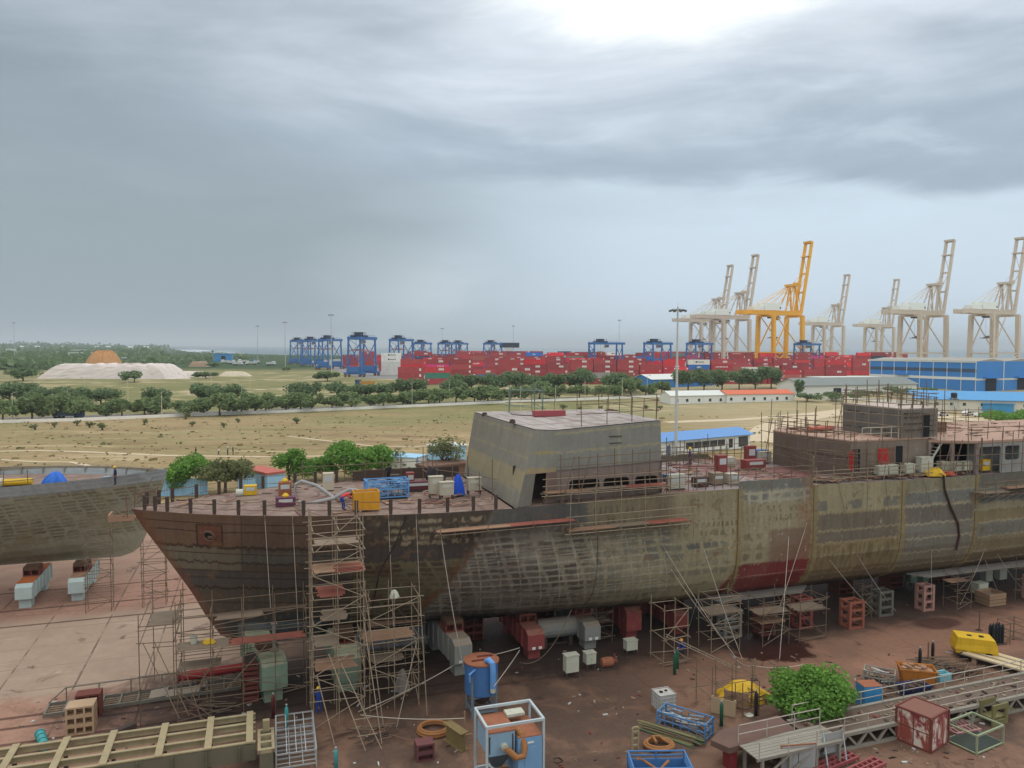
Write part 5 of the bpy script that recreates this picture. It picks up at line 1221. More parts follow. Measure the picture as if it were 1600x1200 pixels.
def house(name, label, px0, py0, px1, py1, depth, h, wall, roof, roofh, cat='building', win=0, door=0, overhang=.4, gable=True, winz=(1.0, 2.1), flat=False, winw=.5, ridge=.5):
    a, b_ = G(px0, py0), G(px1, py1); d = b_ - a; L = Vector((d.x, d.y, 0)).length; rz = math.atan2(d.y, d.x)
    z = min(a.z, b_.z) - .1; t = thing(name, label, cat, (a.x, a.y, z), rz)
    k = MB(); k.prism([(0, 0), (L, 0), (L, depth), (0, depth)], 0, h)
    if gable and not flat:
        for x in (0, L): k.add([(x + (.001 if x == 0 else -.001), 0, h), (x + (.001 if x == 0 else -.001), depth, h), (x + (.001 if x == 0 else -.001), depth * ridge, h + roofh)], [(0, 1, 2)])
    w_ = k.build('wall', wall, t); k = MB(); o = overhang
    if flat: k.bb((-o, -o, h), (L + o, depth + o, h + roofh))
    else:
        y0, yr, y1 = -o, depth * ridge, depth + o; sl1 = roofh / (yr) * o; sl2 = roofh / max(.01, depth - yr) * o
        th = .12
        k.add([(-o, y0, h - sl1), (L + o, y0, h - sl1), (L + o, yr, h + roofh), (-o, yr, h + roofh), (-o, y0, h - sl1 + th), (L + o, y0, h - sl1 + th), (L + o, yr, h + roofh + th), (-o, yr, h + roofh + th)], [(0, 3, 2, 1), (4, 5, 6, 7), (0, 1, 5, 4), (1, 2, 6, 5), (2, 3, 7, 6), (3, 0, 4, 7)])
        k.add([(-o, yr, h + roofh), (L + o, yr, h + roofh), (L + o, y1, h - sl2), (-o, y1, h - sl2), (-o, yr, h + roofh + th), (L + o, yr, h + roofh + th), (L + o, y1, h - sl2 + th), (-o, y1, h - sl2 + th)], [(0, 3, 2, 1), (4, 5, 6, 7), (0, 1, 5, 4), (1, 2, 6, 5), (2, 3, 7, 6), (3, 0, 4, 7)])
    k.build('roof', roof, t)
    for i in range(win):
        x = L * (i + .5) / win + (random.random() - .5) * L / win * .3; k = MB(); k.bb((x - winw, -.05, winz[0]), (x + winw, .02, winz[1])); f_ = k.build('window', glz, w_)
        k = MB(); k.bb((x - winw - .1, -.08, winz[0] - .1), (x + winw + .1, .01, winz[0])); k.build('sill', wht, f_) if False else k.build('sill', pal_r, t)
    for i in range(door):
        x = L * (.12 + .7 * i / max(1, door)); k = MB(); k.bb((x - .5, -.06, 0), (x + .5, .02, 2.1)); k.build('door', paint('blue_door', (70, 110, 150), 1.0), t)
    return t, L
house('white_house', 'long white house with a pale grey roof, left of the red-roofed one', 1048, 632, 1134, 629, 9, 3.4, wht, pal_r, 1.5, win=5)
house('white_house', 'long white house with a terracotta roof, right of the pale-roofed one', 1136, 629.5, 1240, 626.5, 9, 3.4, wht, terra, 1.3, win=6)
t, L = house('site_office', 'white site office under a light blue sheet roof behind the foredeck house', 1032, 713, 1172, 699, 8, 3.3, wht, blu_roof, 1.1, win=0, overhang=.7)
for x0, x1, z0, z1, nm, mm in ((L * .26, L * .70, 1.1, 2.5, 'window_band', glz), (L * .06, L * .10, 0, 2.2, 'door', paint('blue_door', (70, 110, 150), 1.0)), (L * .745, L * .79, .5, 2.5, 'door', glz), (L * .86, L * .97, .5, 2.8, 'shutter', paint('dark_shutter', (66, 70, 70), 1.0))):
    k = MB(); k.bb((x0, -.06, z0), (x1, .02, z1)); k.build(nm, mm, t)
for x in np.linspace(L * .26, L * .70, 6): k = MB(); k.bb((x - .05, -.1, 1.1), (x + .05, -.03, 2.5)); k.build('mullion', wht, t)
house('shed', 'blue-gabled store with a long grey roof before the container stacks', 1018, 607, 1116, 602, 14, 4.2, whb, pal_r, 2.0, overhang=.5)
# big blue warehouse
a, b_, c_ = G(1358, 600), G(1525, 612), G(1660, 606); z = 3.9; t = thing('warehouse', 'large blue warehouse with a white band under the right-hand quay cranes', 'warehouse', (a.x, a.y, z), 0)
A2, B2, C2 = Vector((0, 0, 0)), Vector((b_.x - a.x, b_.y - a.y, 0)), Vector((c_.x - a.x, c_.y - a.y, 0)); H = 13.2
D2 = C2 + (A2 - B2)
k = MB(); k.prism([A2, B2, C2, D2], 0, H); k.build('wall', whb, t)
def on(p, q, u, z, o=-.12): d = (q - p); n = Vector((d.y, -d.x, 0)).normalized(); r = p + d * u + n * -o; r.z = z; return r
def strip(p, q, u0, u1, z0, z1, mm, nm, o=.1):
    k = MB(); w = [on(p, q, u0, z0, -o), on(p, q, u1, z0, -o), on(p, q, u1, z1, -o), on(p, q, u0, z1, -o)]; v_ = [on(p, q, u0, z0, .05), on(p, q, u1, z0, .05), on(p, q, u1, z1, .05), on(p, q, u0, z1, .05)]
    k.loft(v_, w); return k.build(nm, mm, t)
strip(A2, B2, 0, 1, 4.9, 6.1, wht, 'white_band', .12); strip(A2, B2, 0, 1, 8.4, 9.9, mat('smoked_band', C(66, 84, 104, 1.0), rough=.5, var=.1), 'translucent_band', .08); strip(A2, B2, 0, 1, H - .6, H + .3, pal_r, 'gutter', .3)
for u in np.linspace(0.005, .995, 9): strip(A2, B2, u - .002, u + .002, 0, H - .6, wht, 'downpipe', .22)
for u0, u1, zc in ((.28, .40, 6.3),): strip(A2, B2, u0, u1, zc, zc + .5, whb, 'canopy', 1.6)
strip(B2, C2, 0, 1, 4.8, 5.6, pal_r, 'white_band', .12)
for u0, u1 in ((.10, .22), (.46, .80)): strip(B2, C2, u0, u1, 0, 5.6, paint('dark_opening', (30, 36, 44), 1.0), 'loading_door', .14); strip(B2, C2, u0 - .03, u1 + .03, 5.7, 6.3, whb, 'canopy', 2.0)
for u in (.30, .62, .97): strip(B2, C2, u - .003, u + .003, 0, H, wht, 'downpipe', .2)
def mp(p, q, u): return p + (q - p) * u
k = MB(); E1, E2 = mp(B2, C2, 0), mp(B2, C2, 1); gl = 3
for i in range(gl):
    p0, p1, p2 = mp(B2, C2, i / gl), mp(B2, C2, (i + .5) / gl), mp(B2, C2, (i + 1) / gl); bk = A2 - B2
    q = [p0 + Vector((0, 0, H)), p1 + Vector((0, 0, H + 1.1)), p2 + Vector((0, 0, H))]; k.add(q + [v + bk for v in q], [(0, 1, 4, 3), (1, 2, 5, 4), (0, 2, 1), (3, 4, 5)])
k.build('roof', mat('weathered_roof', C(150, 146, 136, 1.1), rough=.8, var=.12, scale=.15), t)
# grey workshop, pale hall with bright roof, cabins
t, L = house('workshop', 'low grey-roofed workshop with white walls before the blue warehouse', 1252, 619, 1432, 612, 16, 4.6, wht, greyr, 2.6, win=0, overhang=.8)
for u in (.30,): k = MB(); k.bb((L * u - 2, -.08, .3), (L * u + 2, .02, 3.2)); k.build('roller_door', paint('dark_opening', (30, 36, 44), 1.0), t)
house('workshop', 'flat pale canopy roof behind the grey workshop', 1282, 606, 1376, 604, 10, 4.5, wht, pal_r, .5, flat=True)
t, L = house('hall', 'long white hall with a bright sky-blue roof at the right', 1432, 639, 1660, 647, 26, 4.4, mat('cream_cladding', C(220, 214, 198, 1.0), rough=.75, var=.08, scale=.3), skyblu, 2.3, win=10, overhang=.8, winz=(2.2, 3.2), winw=.5)
house('cabin', 'flat-topped light blue cabin before the long hall', 1535, 643, 1584, 645, 4, 3.0, mat('cabin_blue', C(70, 150, 200, 1.0), rough=.6, var=.12, streak=.2), skyblu, .2, flat=True)
t, L = house('gatehouse', 'small bright blue gatehouse far off near the sea', 334, 565, 362, 565, 10, 8.5, skyblu, skyblu, .5, flat=True)
k = MB(); k.bb((L * .42, -.1, 0), (L * .66, .1, 6.5)); k.build('doorway', paint('dark_opening', (30, 36, 44), 1.0), t)
for i, (x0, x1, y, lab) in enumerate(((0, 48, 556, 'long low white building far off at the left edge'), (9, 22, 553.5, 'white block standing above the long low building'), (64, 90, 556, 'white building with uneven roofs left of the gantry frame'), (180, 205, 570, 'low grey-green shed right of the white pile'))):
    house('far_building', lab, x0, y, x1, y, 14, 6 if i != 1 else 10, wht if i < 3 else greyr, pal_r if i < 3 else greyr, 1.0, flat=(i < 3), win=3)
for i, (px, py) in enumerate([(96, 548), (148, 548), (165, 548), (200, 548.5), (225, 549), (30, 547.5), (54, 547)]):
    house('far_building', f'tiny pale house among the coastal trees, {ordw(i)} from the left', px, py, px + 8, py, 20, 12, wht, pal_r, 3, win=1)
t, L = house('cabin', 'white cabin with a red-brown roof behind the port rail of the bow', 418, 768, 445, 764, 7.5, 2.7, lb, mat('red_roof_sheet', C(170, 92, 80, 1.1), rough=.8, var=.12), .35, flat=True, overhang=.15)
house('cabin', 'pale blue and white portable cabin behind the tree left of the deckhouse', 602, 742, 640, 738, 3, 2.8, lb, pal_r, .15, flat=True, win=2)
t, L = house('cabin', 'white cabin with light blue corner trim beside the deckhouse front', 650, 748, 668, 742, 8, 3.6, wht, lb, .2, flat=True, overhang=.12, win=1)
for x in (.15, L - .15): k = MB(); k.bb((x - .12, -.06, 0), (x + .12, .02, 3.6)); k.build('corner_trim', paint('trim_blue', (90, 150, 200), 1.0), t)
house('shed', 'rusty open lean-to under the thin tree beside the deckhouse', 668, 752, 735, 744, 5, 2.4, rustdk, rustdk, .3, flat=True)
house('shed', 'pale blue sheet shed left of the deckhouse roof line', 690, 722, 728, 718, 5, 3.0, lb, pal_r, .15, flat=True)
# corrugated sheet fence behind the bow
def sheet_fence(label, pts, h, mm):
    w = [G(*p) for p in pts]; t = thing('sheet_fence', label, 'fence', w[0]); o = w[0]
    for a, b_ in zip(w, w[1:]):
        k = MB(); d = b_ - a; n = int(d.length / .18); dn = Vector((-d.y, d.x, 0)).normalized()
        for i in range(n):
            p, q = a + d * (i / n) - o, a + d * ((i + 1) / n) - o; e0 = dn * (.05 if i % 2 else -.05); e1 = dn * (-.05 if i % 2 else .05)
            k.quad(p + e0, q + e1, q + e1 + Vector((0, 0, h)), p + e0 + Vector((0, 0, h)))
        k.build('sheet_panel', mm, t)
        k = MB(); k.box(a - o + Vector((0, 0, h / 2)) + dn * .1, (.1, .1, h + .2)); k.build('post', galv, t)
sheet_fence('light blue corrugated sheet fence behind the bow', [(232, 776), (300, 774), (325, 772)], 2.6, lb)
sheet_fence('short pale blue corrugated fence panel left of the red-roofed cabin', [(372, 772), (400, 770)], 2.4, lb)
# white kerb wall along the road
a = [G(x, y) for x, y in [(-40, 662), (120, 658), (280, 651), (440, 645), (600, 638), (760, 631), (920, 625), (1046, 620)]]
kerbm = mat('white_kerb', C(240, 236, 224, 1.0), rough=.85, var=.15, scale=.3)
for i, (p, q) in enumerate(zip(a, a[1:])):
    t = MB(); t.beam(p + Vector((0, 0, .4)), q + Vector((0, 0, .4)), .35, 1.1); o = t.build('boundary_wall', kerbm)
    tag(o, f'low white wall beside the road, {ordw(i)} length from the left', 'wall', 'low white walls along the road')
a = [G(x, y) for x, y in [(1242, 622), (1300, 625), (1360, 627), (1440, 632)]]
for i, (p, q) in enumerate(zip(a, a[1:])):
    t = MB(); t.beam(p + Vector((0, 0, .5)), q + Vector((0, 0, .5)), .3, 1.2); tag(t.build('boundary_wall', kerbm), f'pale wall before the grey workshop, {ordw(i)} length from the white houses', 'wall', 'pale walls before the workshop')
# stock piles
def heap(name, label, px, py, pts, top, h, mm, cat, seed):
    g = G(px, py); t = PM(); k = MB(); n = len(pts); cx = sum(p[0] for p in pts) / n; cy = sum(p[1] for p in pts) / n; rnd = random.Random(seed)
    N, R = 72, 10; vs = []; fs = []
    for r in range(R + 1):
        for i in range(N):
            q = i / N * n; a, b_ = pts[int(q) % n], pts[(int(q) + 1) % n]; f_ = q - int(q); x = a[0] + (b_[0] - a[0]) * f_; y = a[1] + (b_[1] - a[1]) * f_
            k_ = 1 - (1 - top) * r / R; z = h * math.sin(min(1, r / R * 1.04) * math.pi / 2) ** 1.1 * (1 + .05 * math.sin(i * 1.7 + seed) + .012 * rnd.random())
            vs.append((cx + (x - cx) * k_ + rnd.gauss(0, .1), cy + (y - cy) * k_ + rnd.gauss(0, .1), z - .3))
    for r in range(R):
        for i in range(N): j = (i + 1) % N; fs.append((r * N + i, r * N + j, (r + 1) * N + j, (r + 1) * N + i))
    fs.append(tuple(R * N + i for i in range(N))); k.add(vs, fs); o = k.build(name, mm, loc=g); return tag(o, label, cat)
pile = mat('white_mineral', C(212, 200, 192, 1.05), rough=.95, var=.14, scale=.12, bump=.4); sand = mat('orange_sand', C(188, 138, 90, 1.05), rough=.95, var=.12, scale=.2)
g0 = G(150, 592); gs = g0.y / F
heap('mineral_pile', 'long flat-topped white mineral pile in the left distance', 150, 592, [(-98 * gs, 2), (20 * gs, -1), (110 * gs, 0), (140 * gs, 8), (60 * gs, 34), (-40 * gs, 36)], .66, 8.0, pile, 'stockpile', 1)
heap('sand_pile', 'orange conical sand pile behind the white mineral pile', 162, 575, [(-52 * gs, 0), (-20 * gs, -12), (24 * gs, -12), (48 * gs, 0), (20 * gs, 20), (-24 * gs, 20)], .25, 13.5, sand, 'stockpile', 2)
heap('mineral_pile', 'low white strip of spilled mineral right of the tall pile', 290, 589, [(-52 * gs, 0), (0, -1.5), (30 * gs, 0), (40 * gs, 6), (0, 16), (-50 * gs, 14)], .7, 3.0, pile, 'stockpile', 3)
heap('mineral_pile', 'small pale heap right of the round bush', 352, 588, [(-14 * gs, 0), (0, -2), (40 * gs, 0), (44 * gs, 5), (0, 12), (-14 * gs, 8)], .35, 3.0, mat('cream_mineral', C(206, 194, 168), rough=.95, var=.12), 'stockpile', 4)
heap('sand_pile', 'low pinkish earth bank before the blue gatehouse', 308, 573, [(-22 * gs, 0), (0, -2), (24 * gs, 0), (24 * gs, 8), (0, 16), (-20 * gs, 8)], .6, 4.5, mat('pink_earth', C(170, 142, 118), rough=.95, var=.2, scale=.2), 'stockpile', 5)
# white gantry frame beyond the pile, distant signboard pylons
g = G(108, 562); t = thing('portal_frame', 'white portal frame left of the orange sand pile', 'frame', g); gs = g.y / F
for x in (0, 37 * gs): k = MB(); k.beam((x, 0, 0), (x, 0, 8.2), .8, .8); k.build('post', wht, t)
k = MB(); k.beam((-.4, 0, 8.6), (37 * gs + .4, 0, 8.6), .9, .9); k.build('beam', wht, t)
g = G(112, 556); t = thing('portal_frame', 'grey portal frame just behind the white one', 'frame', g); gs = g.y / F
for x in (0, 13 * gs, 25 * gs): k = MB(); k.beam((x, 0, 0), (x, 0, 9), .9, .9); k.build('post', galv, t)
k = MB(); k.beam((-.4, 0, 9.8), (25 * gs + .4, 0, 9.8), .9, 2.6); k.build('beam', galv, t)
# dark hoarding and white house among the containers
g = G(796, 572); t = thing('signboard', 'dark board on a white hut rising above the containers', 'board', (g.x, g.y, g.z)); k = MB(); k.bb((-3.5, -2, 0), (3.5, 2, 16.5)); k.build('hut', wht, t); k = MB(); k.bb((-9, -2.6, 17), (9, -2.1, 21.5)); k.build('board', paint('board_dark', (60, 70, 80), 1.0), t)
k = MB(); k.tube((-4, -2.3, 16), (-4, -2.3, 17.2), .3, 6); k.tube((4, -2.3, 16), (4, -2.3, 17.2), .3, 6); k.build('strut', galv, t)
# water tank on a lattice stand
g = G(1490, 641); t = thing('water_tank', 'dark water tank on a lattice stand before the long hall', 'water tank', g); k = MB(); k.lathe([(0, 4.4), (1.0, 4.4), (1.05, 6.0), (.8, 6.3), (0, 6.4)], 14); k.build('tank', paint('tank_dark', (36, 40, 52), 1.0, rough=.4), t, smooth=False); k = MB()
for x in (-1.1, 1.1):
    for y in (-1.1, 1.1): k.tube((x * 1.1, y * 1.1, 0), (x, y, 4.4), .07, 4)
for z in (1.4, 2.9):
    for s_ in ((-1.1, -1.1, 1.1, -1.1), (1.1, -1.1, 1.1, 1.1), (1.1, 1.1, -1.1, 1.1), (-1.1, 1.1, -1.1, -1.1)): k.tube((s_[0], s_[1], z), (s_[2], s_[3], z + 1.4), .04, 4); k.tube((s_[0], s_[1], z), (s_[2], s_[3], z), .04, 4)
k.bb((-1.3, -1.3, 4.3), (1.3, 1.3, 4.42)); k.build('stand', galv, t)
# parked vehicles
def make_car(label, body, px, py, yw, van=False, tall=1.0):
    t = thing('parked_car' if not van else 'parked_van', label, 'car' if not van else 'van', G(px, py), yw, 'vehicles parked beyond the ship')
    k = MB(); h = 1.5 * tall
    prof = [(-2.1, .35), (2.1, .35), (2.15, .8), (1.3, .92), (.7, h), (-1.5, h), (-2.0, .95), (-2.15, .8)] if not van else [(-2.5, .35), (2.5, .35), (2.5, 1.1), (1.9, 2.1), (-2.5, 2.1)]
    n = len(prof); vs = [(x, -.85, z) for x, z in prof] + [(x, .85, z) for x, z in prof]; k.add(vs, [tuple(range(n - 1, -1, -1)), tuple(range(n, 2 * n))] + [(i, (i + 1) % n, n + (i + 1) % n, n + i) for i in range(n)]); k.build('body', body, t)
    k = MB()
    if van: k.bb((-2.2, -.87, 1.25), (1.7, .87, 1.8))
    else: k.bb((-1.5, -.87, .98), (.75, .87, h - .1))
    k.build('window', glz, t)
    for x in (-1.35, 1.35):
        for y in (-.8, .8): k = MB(); k.cyl((x, y - .1, .33), (x, y + .1, .33), .33, 10); k.build('wheel', tyre, t)
cw = paint('car_white', (226, 226, 222), 1.0, rough=.35, var=.05); cb2 = paint('car_blue', (60, 90, 130), 1.0, rough=.4)
for i, (px, py) in enumerate([(1442, 646), (1458, 648), (1472, 650), (1512, 649), (1532, 651)]): make_car(f'small white parked car, {ordw(i)} from the left before the cabin and hall', cw, px, py, .2 + .3 * (i % 2))
make_car('white van beside the light blue cabin', cw, 1597, 643, .2, True)
make_car('white bus-like van behind the red-roofed white house', cw, 1236, 608, .1, True, 1.2)
g = G(112, 651)
def truck(label, px, py, sc, c1, c2, yw=0.1):
    t = thing('truck', label, 'truck', G(px, py), yw, 'lorries near the road'); t.scale = (sc,) * 3; k = MB(); k.bb((2.2, -1.2, .8), (4.2, 1.2, 3.2)); k.build('cab', c1, t); k = MB(); k.bb((-4.5, -1.25, 1.1), (2.0, 1.25, 1.4)); k.bb((-4.5, -1.25, 1.4), (2.0, -1.15, 2.6)); k.bb((-4.5, 1.15, 1.4), (2.0, 1.25, 2.6)); k.bb((-4.5, -1.15, 1.4), (-4.4, 1.15, 2.6)); k.build('load_bed', c2, t); k = MB(); k.bb((3.4, -1.22, 2.1), (4.22, 1.22, 3.0)); k.build('windscreen', glz, t)
    for x in (-3.4, -2.2, 3.1):
        for y in (-1.1, 1.1): k = MB(); k.cyl((x, y - .18, .5), (x, y + .18, .5), .5, 10); k.build('wheel', tyre, t)
truck('blue-grey truck among the roadside trees at the left', 108, 655, 1.0, cb2, paint('bed_bluegrey', (110, 126, 146), 1.0))
truck('orange and blue truck on the port road beyond the trees', 570, 604, 1.0, cb2, paint('bed_ochre', (190, 140, 70), 1.0), 3.0)
for i, (px, py, c1) in enumerate([(352, 568, cw), (362, 569, cw), (372, 571, cw), (378, 567, cw), (392, 570, cw), (400, 568, skyblu), (424, 571, cw)]): truck(f'tiny pale lorry parked right of the blue gatehouse, {ordw(i)} from the left', px, py, 1.2, c1, pal_r, random.random() * 3)
# ------------------------------------------------------------------ scaffolding
tubeM = mat('scaffold_tube', C(112, 94, 76, 1.0), rough=.6, var=.3, scale=1.5, rust=.25, rustcol=C(110, 74, 54))
tubeL = mat('pale_scaffold_tube', C(142, 126, 104, 1.0), rough=.55, var=.2, scale=1.5, rust=.1)
plankM = mat('worn_plank', C(150, 118, 94, 1.0), rough=.85, var=.35, scale=1.3)
plankR = mat('red_plank', C(150, 88, 74, 1.0), rough=.85, var=.3, scale=1.3)
plankG = mat('grey_plank', C(132, 116, 98, 1.0), rough=.85, var=.3, scale=1.6)
RT = .03
def scaffold(label, s0, t0, lx, ly, top, lv, nx=2, ny=2, planks=(), mm=None, braces=True, z0=0.0, rz=0.0, extra=(), name='scaffold', cat='scaffold', group='tube scaffolds around the ship', jut=.35, rails=True, seed=0, r=RT):
    rnd = random.Random(seed + int(s0 * 10)); mm = mm or tubeM
    t = thing(name, label, cat, S2W(s0, t0, z0), THETA + rz, group)
    k = MB(); xs = np.linspace(0, lx, nx); ys = np.linspace(0, ly, ny)
    for x in xs:
        for y in ys: k.tube((x, y, 0), (x + rnd.gauss(0, .03), y + rnd.gauss(0, .03), top + rnd.uniform(-.1, .6)), r)
    for z in lv:
        for y in ys: k.tube((-jut * rnd.random() - .05, y + .05, z + rnd.gauss(0, .04)), (lx + jut * rnd.random() + .05, y + .05, z + rnd.gauss(0, .04)), r * .95)
        for x in xs: k.tube((x + .05, -jut * rnd.random() - .05, z + .06), (x + .05, ly + jut * rnd.random() + .05, z + .06 + rnd.gauss(0, .03)), r * .95)
        if rails and z + .9 < top:
            for y in ys[:1]: k.tube((-.1, y - .03, z + .85), (lx + .1, y - .03, z + .85 + rnd.gauss(0, .03)), r * .8)
    if braces:
        L = [0.15] + list(lv)
        for i, (a, b_) in enumerate(zip(L, L[1:])):
            f = i % 2; k.tube((lx * f, -.04, a), (lx * (1 - f), -.04, b_), r * .9)
            if rnd.random() < .6: k.tube((lx + .04, ly * f, a), (lx + .04, ly * (1 - f), b_), r * .9)
    for a, b_ in extra: k.tube(a, b_, r)
    k.build('frame', mm, t)
    for (z, x0, x1, y0, y1, pm_) in planks:
        n = max(1, int(round(abs(y1 - y0) / .27))); w = (y1 - y0) / n; k = MB()
        for i in range(n):
            e0, e1 = rnd.uniform(-.12, .12), rnd.uniform(-.12, .12); k.bb((x0 + e0, y0 + w * i, z + .05 + .004 * (i % 3)), (x1 + e1, y0 + w * (i + 1) + .004, z + .10 + .004 * (i % 3)))
        k.build('plank_deck', pm_, t)
    return t
# stair tower beside the bow
lv = [1.7, 3.3, 4.9, 6.4, 7.9, 9.4, 10.8, 12.0]
scaffold('tallest scaffold tower, with pink and brown plank stages, against the dark bow side', 11.1, -10.5, 3.0, 3.1, 12.6, lv, 3, 3, planks=[(9.4, .1, 3.0, .2, 2.2, plankM), (9.4, 1.4, 3.1, .1, 1.9, plankR), (7.9, .4, 1.9, .3, 2.4, plankR), (6.4, .6, 2.1, .4, 2.4, plankG), (10.8, .2, 2.8, 1.2, 2.6, plankG), (3.3, .2, 2.6, .6, 2.4, plankM), (4.9, .1, 1.5, .3, 2.2, plankG)], mm=tubeL, extra=[((3.0, 0, 6.3), (3.6, -2.9, .1)), ((3.1, 1.2, 9.0), (4.0, -1.0, 0.1)), ((.9, 0, 4.6), (2.6, -3.4, .1)), ((1.6, -.1, 4.0), (3.5, -3.5, .1)), ((.2, -.2, 10.9), (2.9, -.3, 13.2)), ((.2, 0, 3.4), (1.0, -2.2, .1)), ((2.2, -3.0, .8), (3.3, -3.1, .85)), ((2.0, -2.6, 1.6), (3.0, -2.6, 1.6))], seed=1)
scaffold('scaffold frame with dark wood stage right of the tallest tower', 14.6, -9.3, 3.1, 2.3, 7.2, [1.4, 2.9, 4.4, 5.9, 7.1], 3, 2, planks=[(4.4, -.3, 2.9, .3, 1.9, plankM), (2.9, .2, 2.2, .5, 1.8, plankG)], mm=tubeL, seed=2, extra=[((3.2, 0, 7.1), (3.3, -1.6, .1)), ((3.0, 0, 4.3), (1.2, -2.6, .1))])
scaffold('low scaffold with plank stages round the forefoot under the bow', 3.3, -7.0, 7.6, 2.9, 6.9, [1.3, 3.1, 4.35, 5.6, 6.5], 5, 2, planks=[(3.1, .1, 2.4, .3, 1.6, plankG), (4.35, .0, 3.0, .1, 1.5, plankG), (4.35, 3.0, 7.5, .2, 1.3, plankR), (5.6, 2.2, 5.0, 1.4, 2.4, plankG)], seed=3, extra=[((2.6, 0, 4.4), (.8, -.3, 1.6)), ((5.2, -.1, 4.3), (2.8, -.4, 1.9)), ((0, 0, 2.0), (2.2, -.4, .1)), ((.4, .1, 3.4), (1.5, -.9, .1)), ((1.2, 0, 1.4), (1.6, 0, 3.0)), ((1.7, 0, 1.4), (1.5, 0, 3.2))])
scaffold('narrow scaffold with tangled rust-red clamps ahead of the bow stem', 1.2, -6.6, 1.9, 6.8, 6.6, [2.2, 5.0, 6.1], 2, 2, braces=False, planks=[(4.95, .1, 1.9, 3.0, 5.8, plankG)], seed=4, extra=[((.2, 0, 5.1), (2.4, -2.4, 1.2)), ((.8, .1, 5.1), (2.9, -2.2, 1.2))])
scaffold('tall narrow scaffold ladder frame below the left ship', -6.0, 16.2, 2.0, 1.1, 7.2, [1.0, 2.2, 3.4, 4.6, 5.8, 7.0], 2, 2, planks=(), seed=5)
scaffold('scaffold ladder frame between the left ship and the bow', -1.6, 16.4, 1.9, 1.0, 5.4, [1.0, 2.0, 3.0, 4.0, 5.2], 2, 2, seed=6)
scaffold('small square scaffold standing free under midships, with a slanting ladder at its foot', 35.6, -8.9, 2.0, 1.9, 4.3, [.3, 2.0, 4.1], 2, 2, seed=7, mm=tubeL, r=.034)
scaffold('scaffold stage with a worn plywood top behind the ropes', 40.2, -7.9, 2.5, 1.7, 4.4, [1.1, 2.2, 2.9, 3.6, 4.2], 2, 2, planks=[(2.9, -.1, 2.6, 0, 1.6, plankG)], seed=8, mm=tubeL)
scaffold('scaffold stage with two plank levels under the red primer', 44.6, -8.1, 2.4, 1.8, 3.9, [1.2, 2.5, 3.5], 2, 2, planks=[(2.5, -.3, 2.5, .1, 1.4, plankG), (1.7, 0, 2.3, .2, 1.6, plankM)], seed=9)
scaffold('scaffold stage with one pale plank top right of the red primer', 48.0, -8.1, 2.5, 1.8, 3.7, [.3, 2.4, 3.3], 2, 2, planks=[(2.4, -.1, 2.6, .1, 1.6, plankG)], seed=10)
scaffold('slim ladder-like scaffold under the right part of the hull', 56.6, -5.4, 1.0, 1.0, 3.1, [.6, 1.3, 2.0, 2.7], 2, 2, seed=11)
scaffold('reddish scaffold stage below the right-hand fin', 66.0, -6.4, 1.6, 1.4, 3.6, [.7, 1.8, 2.9], 2, 2, planks=[(2.5, -.8, 1.4, 0, 1.0, plankM)], seed=12)
scaffold('rusty scaffold at the right edge under the hull', 73.4, -7.6, 2.0, 1.6, 4.0, [1.0, 2.0, 3.0], 2, 2, seed=13)
scaffold('broad low rack of tubes under the keel behind the green beams', 15.2, -3.0, 4.2, 2.2, 4.0, [.9, 2.0, 3.1], 4, 2, seed=14, group='tube scaffolds around the ship', planks=[(3.1, .2, 3.9, .1, 1.8, plankM)])
scaffold('dim scaffold frame behind the cribs under the keel', 31.6, -3.4, 2.6, 1.8, 2.6, [.5, 1.6, 2.4], 3, 2, seed=15, planks=[(1.6, .2, 2.5, .2, 1.5, plankG)])
# hanging platforms along the ship side
def hang(label, s0, s1, z, w, up, planks, post_step=2.0, t0=None, mm=None, seed=0, zr=(.55, 1.05)):
    t = thing('side_platform', label, 'platform', S2W(s0, 0, 0), THETA, 'platforms hung on the ship side'); rnd = random.Random(seed); mm = mm or tubeM; k = MB(); L = s1 - s0; to = -7.05 if t0 is None else t0
    n = max(2, int(L / post_step)); sl = .012
    for i in range(n + 1):
        x = L * i / n; zz = z + sl * x; k.tube((x, to + .1, zz - .06), (x, to - w - .35, zz - .06), .035); k.tube((x, to - w, zz - .25), (x + rnd.gauss(0, .04), to - w, zz + up + rnd.uniform(0, .4)), .03); k.tube((x, to, zz - .9), (x, to - w * .8, zz - .08), .03)
    for h in zr: k.tube((-.3, to - w - .04, z + h), (L + .3, to - w - .04, z + h + sl * L), .028)
    k.tube((-.4, to - w - .1, z - .14), (L + .5, to - w - .1, z - .14 + sl * L), .035); k.tube((-.2, to - .15, z - .12), (L + .2, to - .15, z - .12 + sl * L), .03); k.build('frame', mm, t)
    for x0, x1, y0, y1, m_, dz in planks:
        k = MB(); nn = max(1, int(round((y1 - y0) / .28))); w_ = (y1 - y0) / nn
        for i in range(nn): e = rnd.uniform(-.15, .15); k.loft([(x0 + e, to - y1 + w_ * i, z + dz + sl * x0), (x1 + e, to - y1 + w_ * i, z + dz + sl * x1), (x1 + e, to - y1 + w_ * (i + 1), z + dz + sl * x1), (x0 + e, to - y1 + w_ * (i + 1), z + dz + sl * x0)], [(x0 + e, to - y1 + w_ * i, z + dz + .05 + sl * x0), (x1 + e, to - y1 + w_ * i, z + dz + .05 + sl * x1), (x1 + e, to - y1 + w_ * (i + 1), z + dz + .05 + sl * x1), (x0 + e, to - y1 + w_ * (i + 1), z + dz + .05 + sl * x0)])
        k.build('plank_deck', m_, t)
    return t
